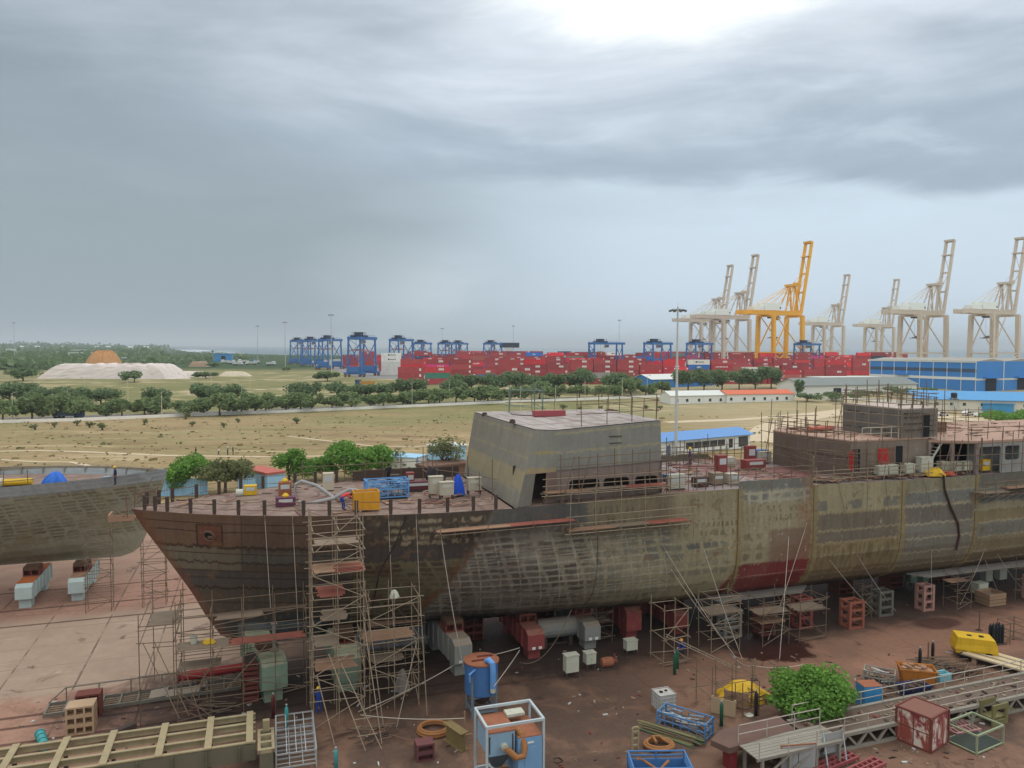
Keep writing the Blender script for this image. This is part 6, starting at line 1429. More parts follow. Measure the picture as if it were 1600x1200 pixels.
hang('long plank platform hung along the ship side left of the red-boarded one', 19.4, 29.2, 10.75, .95, .2, [(0, 5.2, .05, .9, plankM, 0), (5.0, 9.6, .1, .95, plankR, .02)], 3.2, seed=1, zr=())
hang('longest side platform with red boards and tall tube rails below the deckhouse', 28.6, 38.4, 10.15, 1.0, 3.1, [(0, 3.6, .05, .95, plankM, 0), (3.4, 6.6, .05, .9, plankG, .02), (6.4, 9.6, .1, 1.0, plankR, .03)], 1.65, seed=2, zr=(.55, 1.05, 2.0, 2.75), mm=tubeL)
k = None
hang('upper plank gangway under the arched openings of the deckhouse', 27.2, 36.8, 12.72, .85, 1.1, [(0, 3.4, .0, .8, plankM, 0), (3.2, 6.4, .05, .75, plankG, .03), (6.2, 9.4, .0, .8, plankR, .02)], 1.9, t0=-6.3, seed=3, mm=tubeL)
hang('rusty tube cradle hung on the hull side below the hangar windows', 66.4, 74.5, 10.6, 1.4, 1.1, [(.2, 3.0, .2, 1.2, plankG, 0), (3.4, 6.0, .1, 1.0, plankM, .2), (5.6, 8.0, .2, 1.3, plankG, .05)], 1.1, seed=4, zr=(.35, .7, 1.05))
# tube railings on the decks
def railing(label, pts, h, step, zr, seed=0, mm=None, extra=(), tall=0.0, r=.034):
    p0 = pts[0]; t = thing('tube_railing', label, 'railing', S2W(p0[0], p0[1], p0[2]), THETA, 'tube railings on the ship decks'); rnd = random.Random(seed); k = MB(); o = Vector(p0)
    for a, b_ in zip(pts, pts[1:]):
        a, b_ = Vector(a) - o, Vector(b_) - o; L = (b_ - a).length; n = max(1, int(round(L / step)))
        for i in range(n + 1): p = a.lerp(b_, i / n); k.tube(p, p + Vector((rnd.gauss(0, .05), rnd.gauss(0, .05), h + rnd.uniform(-.1, .35) + (tall if rnd.random() < .3 else 0))), r)
        d = (b_ - a).normalized()
        for z in zr: k.tube(a - d * .3 + Vector((0, 0.03, z + rnd.gauss(0, .04))), b_ + d * .4 + Vector((0, .03, z + rnd.gauss(0, .05))), r * .9)
    for a, b_ in extra: k.tube(Vector(a) - o, Vector(b_) - o, r)
    k.build('frame', mm or tubeM, t); return t
railing('thin tube railing on the roof of the big grey deckhouse', [(28.5, 5.2, 17.3), (36.9, 5.2, 17.3), (36.6, -5.6, 17.4), (30.5, -5.6, 17.2)], 1.7, 2.4, (.9, 1.6), 1)
railing('grey-green tube tripod stand over the roof opening', [(28.2, 4.2, 17.3), (30.6, 4.6, 17.3), (30.2, 1.6, 17.3), (28.2, 4.2, 17.3)], 2.4, 3, (.8, 2.1), 2, mm=mat('green_tube', C(112, 130, 118), rough=.6))
railing('row of tube rails along the far edge of the foredeck', [(11.5, 6.2, 12.0), (16.5, 6.6, 11.9), (21.0, 6.7, 11.9)], 1.7, 1.7, (.9, 1.4), 3)
railing('tangle of poles beside the front of the deckhouse', [(21.2, 5.8, 11.9), (21.4, 1.5, 11.9), (23.2, -1.0, 11.9), (24.2, -4.0, 11.9)], 1.7, 1.3, (.8, 1.5), 4, tall=1.0)
railing('tube rails around the low house roof before the upper house', [(54.2, 3.0, 15.2), (54.6, -1.5, 15.2), (55.4, -4.9, 15.2)], 1.5, 1.1, (.5, 1.0, 1.4), 5, tall=1.2)
railing('tube rails on the far edge of the after house roof', [(54.5, 4.5, 15.2), (60.0, 5.0, 15.2)], 1.6, 1.2, (.6, 1.2), 6, tall=1.2)
railing('dense tube rails on top of the upper house', [(60.5, 1.4, 17.75), (60.5, -5.0, 17.75), (64.5, -4.9, 17.75), (65.9, -1.2, 17.75), (65.8, 1.4, 17.75), (60.5, 1.4, 17.75)], 1.0, 1.4, (.4, .9, 1.3), 7, tall=.7)
railing('pole frame standing before the front of the upper house', [(59.9, 1.2, 15.2), (59.8, -5.5, 15.2)], 3.6, 1.6, (1.1, 1.9, 2.6), 8, mm=tubeL)
railing('tube rails on the flat hangar roof', [(66.8, -6.6, 15.05), (76, -6.6, 15.05)], 1.2, 1.7, (.6, 1.1), 9)
railing('tube rails along the far side of the hangar roof', [(66.5, 5.8, 15.05), (84, 5.8, 15.05)], 1.4, 1.8, (.5, 1.0, 1.3), 10, tall=.8)
railing('pole frame right of the upper house', [(65.4, -3.5, 15.05), (67.0, -2.0, 15.05), (68.5, -4.8, 15.05)], 2.4, 1.2, (.7, 1.4, 2.1), 11)
railing('forest of tubes along the far side of the midship deck', [(38.0, 6.5, 12.2), (46.0, 6.6, 12.2), (53.5, 6.6, 12.2)], 1.8, .75, (.5, .9, 1.4), 12, tall=.8)
railing('tubes along the near edge of the low midship deck', [(37.4, -6.5, 12.2), (42.6, -6.6, 12.2)], 1.5, .8, (.5, 1.0), 13, tall=.9)
railing('tube rails before the front of the after house', [(50.2, -6.5, 12.15), (52.6, -4.0, 12.15), (53.6, 1.0, 12.15)], 1.9, .9, (.7, 1.3, 1.8), 14, tall=1.3)
railing('thin rails along the ship side below the red doors', [(50.4, -6.75, 12.1), (58.9, -6.75, 12.1), (66.6, -6.75, 12.1)], 1.1, 1.7, (.35, .75, 1.1), 15, mm=tubeL)
railing('crossed poles leaning against the after house wall', [(54.3, -6.0, 12.1), (56.2, -5.9, 12.1), (58.4, -5.9, 12.1)], 2.7, 1.0, (1.2, 2.2), 16, extra=[((53.0, -5.6, 13.9), (60.2, -5.9, 13.2)), ((52.0, -5.0, 14.6), (57.5, -5.8, 14.0)), ((57.0, -5.6, 12.2), (59.0, -5.5, 15.0))])
railing('rails on the deck of the left ship', [(-16.5, 19.6, 10.2), (-11.0, 20.2, 10.2)], 1.6, 2.0, (.9,), 17)
railing('scrap angle frame at the tip of the bow', [(.2, .1, 12.0), (-.1, -.9, 11.6)], 1.3, .8, (.6,), 18, mm=rustdk, extra=[((-.3, -1.0, 11.7), (-1.1, .8, 11.9)), ((.3, .6, 12.6), (1.2, 1.4, 13.8)), ((.2, 1.2, 12.1), (1.6, .9, 13.2)), ((.1, .2, 12.9), (1.3, 2.2, 12.9)), ((-.2, .4, 13.3), (.9, 1.8, 12.3))])
k = MB(); k.X = Matrix.Translation(S2W(.3, -.2, 11.35)) @ Matrix.Rotation(THETA, 4, 'Z'); k.bb((-1.6, -.6, 0), (.0, .8, .08)); k.bb((-1.6, -.6, .08), (-1.5, .8, .45)); k.bb((-1.5, -.6, .08), (0, -.52, .4)); tag(k.build('bow_tray', plankM), 'rusty timber tray hung off the bow tip', 'platform')
for j, (pts, h, st_p, zr, lb_) in enumerate([
    ([(53.2, 4.0, 12.2), (53.4, -2.0, 12.2), (54.6, -6.2, 12.2)], 4.2, .9, (1.0, 1.9, 2.9, 3.8), 'tall tube scaffold against the front of the after house'),
    ([(55.0, -6.0, 12.1), (60.4, -6.0, 12.1)], 3.4, 2.8, (3.1,), 'tube scaffold along the red-door wall'),
    ([(60.0, -5.6, 15.25), (64.8, -5.6, 15.25)], 3.2, 1.2, (1.0, 2.0, 2.9), 'tube scaffold on the near wall of the upper house'),
    ([(60.2, 2.4, 15.25), (66.4, 2.4, 15.25), (66.6, -2.0, 15.1)], 4.0, 1.2, (1.2, 2.4, 3.4), 'tube scaffold behind the upper house'),
    ([(63.6, -6.4, 12.1), (67.2, -7.3, 12.1), (74.0, -7.5, 12.1)], 3.0, 1.1, (.8, 1.7, 2.7), 'tube scaffold in front of the hangar bays'),
    ([(38.4, 2.0, 12.2), (43.0, 3.5, 12.2), (50.0, 5.0, 12.2)], 1.6, .9, (.5, 1.2), 'middle row of tubes across the midship deck'),
    ([(43.2, -6.6, 12.7), (49.8, -6.6, 12.7)], .9, 1.6, (.5, .9), 'low rail along the raised grey bulwark'),
    ([(28.4, -6.9, 11.9), (36.8, -6.9, 12.1)], 3.4, 1.4, (1.9, 2.6, 3.2), 'poles rising past the arched openings of the deckhouse')]):
    railing(lb_, pts, h, st_p, zr, 40 + j, tall=.6, r=.036, extra=[((pts[0][0] + 1.2 * q, pts[0][1] - .3, pts[0][2] + .2), (pts[0][0] + 1.2 * q + .9, pts[0][1] - .3, pts[0][2] + h)) for q in range(2)])
# ------------------------------------------------------------------ keel blocks and cradle beams
pinkr = mat('block_red', C(138, 64, 62, 1.0), rough=.7, var=.22, scale=1, rust=.15, dust=C(150, 110, 90)); seag = mat('block_green', C(128, 148, 126, 1.0), rough=.65, var=.14, scale=1, streak=.3, dust=C(176, 170, 140)); bgrey = mat('block_grey', C(134, 134, 128, 1.0), rough=.7, var=.18, scale=1, streak=.3, dust=C(150, 130, 108)); pgrey = mat('block_pale', C(176, 190, 186, 1.0), rough=.65, var=.12, scale=1, streak=.2); oxide = mat('crib_oxide', C(112, 60, 50, 1.0), rough=.8, var=.3, scale=2, rust=.3); orust = mat('orange_rust_top', C(170, 96, 52, 1.0), rough=.85, var=.3, scale=1.2)
lblw = mat('label_plate', C(220, 218, 208), rough=.6, var=.05)
def cell_box(k, x0, x1, y0, y1, z0, z1, n, th=.09):       # hollow stool: posts and plates with openings between
    for x in np.linspace(x0, x1, n + 1): k.bb((x - th / 2, y0, z0), (x + th / 2, y1, z1))
    for z in (z0, z1): k.bb((x0 - th / 2, y0 - .002, z - th / 2), (x1 + th / 2, y1 + .002, z + th / 2))
    k.bb((x0, (y0 + y1) / 2 - .04, z0), (x1, (y0 + y1) / 2 + .04, z1))
def cradle(label, px, py, body, crib, L=7.0, w=1.3, h=1.7, foot=.9, cw_=1.25, tiers=3, ch=.62, plates_=True, top=None, cy=1.8, st=None):
    s, tt = st or W2S(P(px, py, 0)); t = thing('cradle_beam', label, 'keel block', S2W(s, tt, 0), THETA, 'cradle beams under the ships')
    k = MB(); k.loft([(-w / 2, .5, foot), (w / 2, .5, foot), (w / 2, L, foot), (-w / 2, L, foot)], [(-w / 2, .5, foot + h), (w / 2, .5, foot + h), (w / 2, L, foot + h), (-w / 2, L, foot + h)])
    k.add([(-w / 2, .5, foot), (w / 2, .5, foot), (w / 2, .5, foot + h), (-w / 2, .5, foot + h), (-w / 2, 0, foot + .12), (w / 2, 0, foot + .12), (w / 2, 0, foot + h * .82), (-w / 2, 0, foot + h * .82)], [(4, 5, 6, 7), (0, 1, 5, 4), (2, 3, 7, 6), (1, 2, 6, 5), (3, 0, 4, 7)])
    for y in np.linspace(1.2, L - .3, 6): k.bb((-w / 2 - .1, y - .03, foot + .05), (w / 2 + .1, y + .03, foot + h - .08))
    k.build('beam', body, t)
    if top: k = MB(); k.bb((-w / 2, .5, foot + h + .003), (w / 2, L, foot + h + .02)); k.build('rusty_top', top, t)
    for y0 in (.45, L - 1.6): k = MB(); k.bb((-w * .36, y0, 0), (w * .36, y0 + 1.1, foot)); k.build('foot', body, t)
    z = foot + h + .05
    for i in range(tiers):
        k = MB(); cell_box(k, -cw_ / 2 + .06 * i, cw_ / 2 - .06 * i, cy, cy + 1.2, z, z + ch - .09, 2); k.build('crib_block', crib, t); z += ch + .004
    k = MB(); k.bb((-cw_ / 2, cy - .1, z - .06), (cw_ / 2, cy + 1.3, z + .22)); k.build('timber_cap', mat('cap_timber', C(84, 62, 46), rough=.9, var=.3, scale=3), t)
    if plates_:
        for x in (-.32, .18): k = MB(); k.bb((x, -.015, foot + .16), (x + .26, .0, foot + .36)); k.build('label_plate', lblw, t)
    return t
cradle('red cradle beam with a red crib stack, third from the bow', 838, 1026, pinkr, oxide, st=(27.3, -5.0), tiers=2, h=1.5, foot=.7)
cradle('grey cradle beam with a red crib stack, right of the red beam', 925, 1006, bgrey, pinkr, st=(32.0, -4.6), tiers=2, h=1.4, foot=.7)
cradle('dull grey cradle beam with two white plates behind the blue vessel', 745, 1060, bgrey, oxide, st=(21.5, -6.1), tiers=1, h=1.7, foot=.9).rotation_euler.z += .1
cradle('dark red cradle beam left of the free-standing scaffold', 992, 990, pinkr, oxide, st=(36.0, -3.6), tiers=1, h=1.9, foot=.6, plates_=False)
cradle('small red cradle beam behind the free-standing scaffold', 1063, 985, pinkr, oxide, st=(40.0, -4.0), tiers=1, h=1.4, foot=.5, plates_=False, w=1.1)
cradle('pale sea-green cradle beam nearest the bow with a steel post on top', 435, 1096, seag, oxide, st=(9.0, -6.2), tiers=0, h=2.0, foot=.9, plates_=False, w=1.6).rotation_euler.z += .2
cradle('sea-green cradle beam behind the tallest scaffold tower', 545, 1085, seag, oxide, st=(13.6, -6.2), tiers=1, h=2.0, foot=.7, plates_=False, w=1.7)
cradle('pale grey cradle beam with an orange rusty top under the left ship', 40, 945, pgrey, oxide, st=(-11.3, 19.0), tiers=1, h=1.4, foot=.8, plates_=False, top=orust, ch=.6, cy=2.6)
cradle('pale grey-green cradle beam with a tan top under the left ship', 125, 935, pgrey, oxide, st=(-7.4, 19.8), tiers=1, h=1.4, foot=.7, plates_=False, top=plankM, ch=.6, cy=2.2)
k = MB(); k.X = Matrix.Translation(S2W(9.0, -4.6, 2.95)) @ Matrix.Rotation(THETA, 4, 'Z'); k.box((0, 0, .9), (.22, .22, 1.8)); k.box((0, 0, .03), (.5, .5, .06)); k.box((0, 0, 1.8), (.4, .4, .05)); tag(k.build('steel_post', bgrey), 'short grey steel post on the nearest green cradle beam', 'post')
def crib_tower(label, s, tt, w, d, h, n, m_, nx=2, rz=0.0, z0=0.0):
    t = thing('crib_stack', label, 'keel block', S2W(s, tt, z0), THETA + rz, 'steel crib stacks on the yard floor'); ch = h / n
    for i in range(n): k = MB(); cell_box(k, -w / 2, w / 2, -d / 2, d / 2, ch * i + .05, ch * (i + 1) - .05, nx, .1); k.build('crib_block', m_, t)
    return t
def post_block(label, s, tt, w, d, h, m_):
    t = thing('frame_block', label, 'keel block', S2W(s, tt, 0), THETA, 'open frame blocks under the hull'); k = MB(); th = .22
    for x in (-w / 2, w / 2):
        for y in (-d / 2, d / 2): k.box((x, y, h / 2), (th, th, h))
    k.build('post', m_, t); k = MB()
    for z in (th / 2, h * .36, h * .68, h - th / 2):
        k = MB()
        for y in (-d / 2, d / 2): k.bb((-w / 2, y - th * .35, z - th * .4), (w / 2, y + th * .35, z + th * .4))
        for x in (-w / 2, w / 2): k.bb((x - th * .34, -d / 2, z - th * .39), (x + th * .34, d / 2, z + th * .39))
        k.build('rung', m_, t)
crib_tower('tall rust-red crib column under the forefoot with rungs like a ladder', 7.5, -5.2, .9, .7, 2.6, 8, oxide, 1)
k = MB(); k.X = Matrix.Translation(S2W(7.5, -5.0, 2.6)) @ Matrix.Rotation(THETA, 4, 'Z'); k.loft([(-.45, -.35, 0), (.45, -.35, 0), (.45, .35, 0), (-.45, .35, 0)], [(-.2, -.2, .5), (.2, -.2, .5), (.2, .2, .5), (-.2, .2, .5)]); tag(k.build('wedge_block', darkst), 'dark wedge on top of the rust-red crib column', 'keel block')
t = thing('red_pipe', 'long red pipe lying behind the forefoot scaffold', 'pipe', S2W(3.0, -2.2, .6), THETA + .05); k = MB(); k.cyl((0, 0, .35), (6.0, .2, .35), .30, 12); k.build('barrel', mat('pipe_red', C(150, 46, 44), rough=.6, var=.2, rust=.15), t); k = MB(); k.cyl((-.12, 0, .35), (0, 0, .35), .42, 12); k.build('flange', oxide, t)
for x in (1.2, 4.6): k = MB(); k.bb((x - .15, -.5, -.6), (x + .15, .5, .08)); k.build('sleeper', mat('cap_timber', (0, 0, 0)), t)
post_block('brown open block frame at the shadow edge right of the red primer', 54.4, -6.6, 1.3, 1.0, 2.3, mat('block_brown', C(140, 84, 66), rough=.8, var=.2, rust=.2)); post_block('grey-green open block frame beside the brown one under the hull', 59.0, -5.0, 1.3, 1.0, 2.2, mat('block_dull', C(100, 96, 86), rough=.8, var=.2)); post_block('pinkish narrow block frame left of the reddish scaffold', 63.6, -5.2, 1.0, .8, 2.3, mat('block_pink', C(164, 124, 112), rough=.8, var=.2)); post_block('pale pink narrow block frame near the right edge', 75.4, -6.0, 1.0, .8, 2.2, mat('block_pink', C(1, 1, 1))); post_block('white open block frame behind the plywood-topped stage', 43.6, -5.2, 1.4, .9, 2.3, bgrey); post_block('oxide red block frame behind the two-level stage', 46.6, -5.6, 1.2, .9, 2.1, oxide); post_block('red block frame behind the pale-topped stage', 50.4, -5.4, 1.1, .9, 2.6, pinkr)
for i, (s, tt) in enumerate([(24, 1), (30, 1), (36, 1), (42, 1), (48, 1), (54, 1), (60, 1), (66, 1), (72, 1)]):
    crib_tower(f'dim keel block standing in the shadow under the keel, {ordw(i)} from the bow', s, tt, 1.5, 1.5, 1.72, 3, oxide, 2)
t = thing('duct', 'large grey round duct lying in shadow between two cradle beams', 'duct', S2W(29.8, -2.6, 0), THETA); k = MB(); k.cyl((-1.6, 0, 1.4), (1.6, 0, 1.4), .75, 16); k.build('barrel', bgrey, t); k = MB(); k.bb((-1.2, -.5, 0), (-.9, .5, .8)); k.bb((.9, -.5, 0), (1.2, .5, .8)); k.bb((-1, -.1, .1), (1, .1, .2)); k.build('stand', darkst, t)
# white sheet screen under the keel
t = thing('sheet_screen', 'pale blue-grey sheet screen in the shade behind the scaffold right of the tower', 'screen', S2W(14.2, .6, 0), THETA); scr = mat('screen_sheet', C(150, 160, 176), rough=.7, var=.12)
for x in (0, 1.6, 3.2, 4.8): k = MB(); k.bb((x, 0, .15), (x + 1.56, .05, 2.1)); k.build('panel', scr, t); k = MB(); k.bb((x - .02, .05, 0), (x + .04, .12, 2.2)); k.build('post', galv, t)
# ------------------------------------------------------------------ yard equipment
YB = lambda name, label, cat, px, py, rz=0.0, grp=None: thing(name, label, cat, P(px, py, .03), rz, grp)
equip = mat('equipment_white', C(184, 184, 166), rough=.6, var=.14, scale=2, streak=.45, rust=.06); bluev = mat('vessel_blue', C(66, 108, 158), rough=.55, var=.18, scale=1.5, streak=.5, rust=.12); pblue = mat('pale_blue_paint', C(134, 164, 184), rough=.6, var=.14, scale=1.5, streak=.3, rust=.1); hoseo = mat('hose_orange', C(152, 104, 62), rough=.8, var=.15, scale=6); rusttop = mat('rusty_lid', C(146, 92, 66), rough=.85, var=.35, scale=2, rust=.3)
# blue dust vessel on legs
t = YB('dust_vessel', 'tall blue cylindrical dust vessel with a rusty lid on a steel stand', 'vessel', 752, 1112, .3)
k = MB(); k.lathe([(1.02, 1.35), (1.05, 1.4), (1.05, 3.25), (1.0, 3.3)], 28); k.build('shell', bluev, t, smooth=False)
k = MB(); k.lathe([(0, .55), (.25, .6), (.98, 1.36)], 24); k.build('hopper', darkst, t); k = MB(); k.lathe([(1.12, 3.3), (1.12, 3.38), (0, 3.44)], 28); ld = k.build('lid', rusttop, t)
k = MB(); k.bb((-.7, -.35, 3.42), (.3, -.25, 3.5)); k.bb((-.2, .2, 3.4), (.8, .28, 3.52)); k.build('lid_bar', oxide, ld)
k = MB(); k.path([(.2, -.6, 3.44), (.25, -.85, 3.62), (.4, -1.12, 3.5), (.42, -1.2, 3.0), (.42, -1.2, 2.0)], .19, 10); pp = k.build('outlet_duct', mat('duct_blue', C(96, 148, 204), rough=.5, var=.1), t); k = MB(); k.cyl((.42, -1.2, 1.72), (.42, -1.2, 2.0), .17, 10); k.build('hose_clamp', equip, pp)
k = MB(); k.path([(-.6, -.8, 3.1), (-1.0, -.95, 2.9), (-.95, -.9, 2.4)], .07, 6); k.build('side_pipe', mat('duct_blue', (0, 0, 0)), t)
st_ = mat('stand_bluegrey', C(112, 122, 132), rough=.6, var=.15, rust=.12)
for a in range(4): q = a * math.pi / 2 + .78; k = MB(); k.box((1.05 * math.cos(q), 1.05 * math.sin(q), 1.3 if a != 2 else 1.3), (.13, .13, 2.6), rz=.78); k.build('leg', st_, t)
k = MB()
for a in range(4):
    q0, q1 = a * math.pi / 2 + .78, (a + 1) * math.pi / 2 + .78; p0, p1 = Vector((1.05 * math.cos(q0), 1.05 * math.sin(q0), 0)), Vector((1.05 * math.cos(q1), 1.05 * math.sin(q1), 0))
    for z in (.35, 1.28): k = MB(); k.beam(p0 + Vector((0, 0, z)), p1 + Vector((0, 0, z)), .1, .14); k.build('cross_bar', st_, t)
# dust collector in a frame
t = YB('dust_collector', 'pale blue dust collector cabinet in a white steel frame, bottom centre', 'dust collector', 795, 1216, .32)
fr = mat('frame_pale', C(176, 186, 188), rough=.55, var=.12, rust=.08)
for x in (-1.55, 1.55):
    for y in (-1.1, 1.1): k = MB(); k.box((x, y, 1.75), (.11, .11, 3.5)); k.build('post', fr, t)
k = MB(); k.box((1.55, -1.1, 1.75), (.1, .1, 3.45))
for y in (-1.1, 1.1): k.bb((-1.6, y - .06, 3.45), (1.6, y + .06, 3.58)); k.bb((-1.6, y - .05, .2), (1.6, y + .05, .32))
for x in (-1.55, 1.55): k.bb((x - .06, -1.04, 3.45), (x + .06, 1.04, 3.58)); k.bb((x - .05, -1.04, .2), (x + .05, 1.04, .32))
k.beam((-1.5, -1.1, 1.6), (0, -1.1, .3), .08, .08); k.build('top_frame', fr, t)
k = MB(); k.bb((-1.45, -1.0, 1.9), (.0, 1.0, 3.1)); k.build('filter_box', pblue, t); k = MB(); k.bb((-1.47, -1.02, 3.1), (.02, 1.02, 3.16)); k.build('rusty_cover', rusttop, t)
k = MB()
for dx, dy in ((-1.4, -1.03), ): k.bb((-1.4, -1.03, 2.05), (-1.34, -1.0, 2.95)); k.bb((-.15, -1.03, 2.05), (-.09, -1.0, 2.95))
k.build('seam', darkst, t)
k = MB(); k.loft([(-1.0, -.3, .9), (-.5, -.3, .9), (-.5, .3, .9), (-1.0, .3, .9)], [(-1.4, -.95, 1.9), (-.1, -.95, 1.9), (-.1, .95, 1.9), (-1.4, .95, 1.9)]); k.build('hopper', mat('hopper_grey', C(84, 92, 98), rough=.6), t)
k = MB(); k.bb((.1, -1.25, .45), (1.4, .9, 2.75)); cbx = k.build('cabinet', mat('cabinet_blue', C(118, 158, 192), rough=.55, var=.1, streak=.2), t); k = MB(); k.bb((.45, -1.275, .95), (1.1, -1.25, 2.2)); dd = k.build('door', mat('cabinet_blue', (0, 0, 0)), cbx); k = MB(); k.bb((.6, -1.28, 2.42), (.95, -1.25, 2.5)); k.build('label', lblw, cbx)
k = MB(); k.bb((.1, -1.25, 2.75), (1.4, .9, 2.8)); k.build('cabinet_top', rusttop, t); k = MB(); k.bb((-.0, .3, 3.16), (1.0, .95, 3.3)); k.build('upper_plate', equip, t)
k = MB(); k.path([(-.6, -1.0, 2.35), (-.5, -1.35, 2.3), (-.1, -1.55, 1.95), (.3, -1.5, 1.95), (.42, -1.35, 2.3), (.35, -1.0, 2.85), (.2, -.6, 2.95)], .17, 10); k.build('hose', hoseo, t); k = MB(); k.cyl((-.6, -.98, 2.36), (-.58, -1.2, 2.34), .2, 10); k.build('hose_collar', equip, t)
k = MB(); k.path([(0, 0, 0), (.3, .1, 0), (.5, -.2, .0), (.2, -.5, 0), (-.1, -.2, 0), (.2, .3, 0), (.6, .2, 0)], .03, 5); o = k.build('cable_coil', mat('dark_cable', C(60, 52, 48), rough=.8), loc=P(865, 1185, .07)); tag(o, 'small heap of dark cable right of the dust collector', 'cable')
# coil of brown hose and assorted steel
def coil(label, px, py, R, turns, r, m_, seed=0, sq=.8, loose=()):
    rnd = random.Random(seed); pts = []
    for i in range(turns * 20): a = i / 20 * 6.283; rr = R * (1 - .12 * (i / (turns * 20)) + .05 * rnd.gauss(0, 1) * 0 + .06 * math.sin(i * .13 + seed)); pts.append((rr * math.cos(a), rr * sq * math.sin(a), r + (i / (turns * 20)) * r * turns * .9 + .03 * math.sin(i * .31)))
    pts += list(loose); k = MB(); k.path(pts, r, 7); o = k.build('hose_coil', m_, loc=P(px, py, .04)); return tag(o, label, 'hose')
coil('coil of brown-orange hose on the ground left of the dust collector', 678, 1144, .95, 4, .08, hoseo, 1, .85)
t = YB('channel_beam', 'short olive channel beam lying left of the dust collector', 'steel beam', 712, 1164, 2.25); olive = mat('olive_steel', C(120, 104, 66), rough=.7, var=.2, rust=.1); k = MB(); k.bb((-.9, -.05, .0), (.9, .05, 1.0)); k.build('web', olive, t); k = MB(); k.bb((-.9, -.28, 1.0), (.9, .28, 1.06)); k.build('upper_flange', olive, t); k = MB(); k.bb((-.9, -.28, -.0), (.9, -.05, .05)); k.bb((-.9, .05, 0), (.9, .28, .05)); k.bb((-.85, -.28, .05), (-.8, .28, .06)); k.build('lower_flange', olive, t)
s_, t_ = W2S(P(663, 1185, 0)); crib_tower('purple-brown steel stool at the lower edge left of the channel beam', s_, t_, .9, .8, 1.0, 2, mat('purple_oxide', C(104, 62, 62), rough=.75, var=.2), 1)
t = YB('steel_trestle', 'short rusty post with a white barrier line beside the dust vessel', 'post', 726, 1150, .3); k = MB(); k.box((0, 0, .75), (.08, .08, 1.5)); k.build('post', plankM, t); k = MB(); k.bb((-.3, -.05, 0), (.5, .05, .08)); k.build('foot', plankM, t)
# barrier line / ropes
ropew = mat('pale_rope', C(188, 178, 162), rough=.8, var=.1); roped = mat('dark_rope', C(110, 98, 84), rough=.85, var=.15)
def rope(label, a, b_, sag=.3, r=.025, m_=None, n=14):
    a, b_ = Vector(a), Vector(b_); pts = [a.lerp(b_, i / n) - Vector((0, 0, sag * 4 * (i / n) * (1 - i / n))) for i in range(n + 1)]
    k = MB(); k.path([p - a for p in pts], r, 5); return tag(k.build('rope', m_ or ropew, loc=a), label, 'rope', 'ropes and lines about the ship')
rope('barrier line strung low from the tall tower to the short post', P(563, 1117, .8), P(726, 1122, 1.4), .15)
rope('line slanting from the tower foot up to the grey cradle beam', P(560, 1112, .6), P(718, 1034, .9), .2, .03)
rope('line from the grey cradle beam to the red one', P(756, 1026, .9), P(812, 1012, 1.2), .05, .03)
rope('line from the red cradle beam down to the blue dust vessel', P(812, 1016, 1.2), P(772, 1072, 2.4), .05, .03)
rope('long slack rope from the hull side down past the grey beam', S2W(19.6, -7.3, 10.7), P(724, 1042, .8), .5, .03)
rope('slack rope sagging from the grey cradle beam to the hull', P(812, 1035, .6), S2W(29.5, -6.3, 4.0), 1.3, .03, roped)
for i, (s, z, px, py, lab) in enumerate([(36.2, 8.6, 1148, 1025, 'first'), (37.0, 6.6, 1140, 1010, 'second'), (37.4, 8.0, 1120, 985, 'third'), (39.6, 8.4, 1160, 1030, 'fourth'), (40.6, 8.8, 1075, 985, 'fifth'), (41.8, 9.0, 1118, 960, 'sixth')]):
    rope(f'rope fanning down from midships to the floor, {lab} of the fan', S2W(s, -7.35, z), P(px, py, .05), .25, .022)
for i, (s, z, px, py) in enumerate([(47.5, 8.2, 1218, 1030), (49.2, 9.2, 1200, 1000), (51.5, 6.0, 1372, 960), (54.2, 6.2, 1400, 955), (62.0, 6.0, 1455, 950), (66.8, 7.2, 1560, 925), (68.0, 5.6, 1500, 945), (69.5, 5.0, 1598, 920)]):
    rope(f'taut line from the hull to the floor, {ordw(i)} right of the primer', S2W(s, -7.25, z), P(px, py, .05), .2, .022)
for i, (s, z0, z1) in enumerate([(8.5, 12.1, 6.0), (10.2, 12.0, 4.2), (16.2, 12.0, 4.5), (18.0, 12.0, 5.0)]): rope(f'thin rope hanging down the bow side, {ordw(i)} from the stem', S2W(s, -float(hull_b(s, 12)) - .15, z0), S2W(s + .3, -float(hull_b(s, 12)) - .1, z1), .0, .016)
for i, s in enumerate([39.0, 41.0, 52.2, 55.2, 57.0, 60.9]): rope(f'thin line hanging down the right side plating, {ordw(i)} from the bulwark', S2W(s, -7.12, 12.2), S2W(s + .8 * (i % 3), -7.12, 7.6 + (i % 2)), .05, .016, roped)
rope('long white line from the fan foot to the stake by the bush', P(1142, 1022, .1), P(1178, 1040, .9), .3, .025); rope('white line from the stake towards the puddle', P(1178, 1040, .9), P(1255, 1038, .3), .2, .025)
k = MB(); pts = [S2W(63.2, -7.12, 12.25), S2W(63.4, -7.12, 11.0), S2W(64.1, -7.12, 9.5), S2W(65.0, -7.12, 8.0), S2W(65.3, -7.0, 6.9), S2W(65.2, -6.85, 5.6)]; k.path([p - pts[0] for p in pts], .09, 7); tag(k.build('hose', mat('dark_hose', C(66, 44, 40), rough=.7), loc=pts[0]), 'thick dark hose hanging down the grey side plating at the right', 'hose')
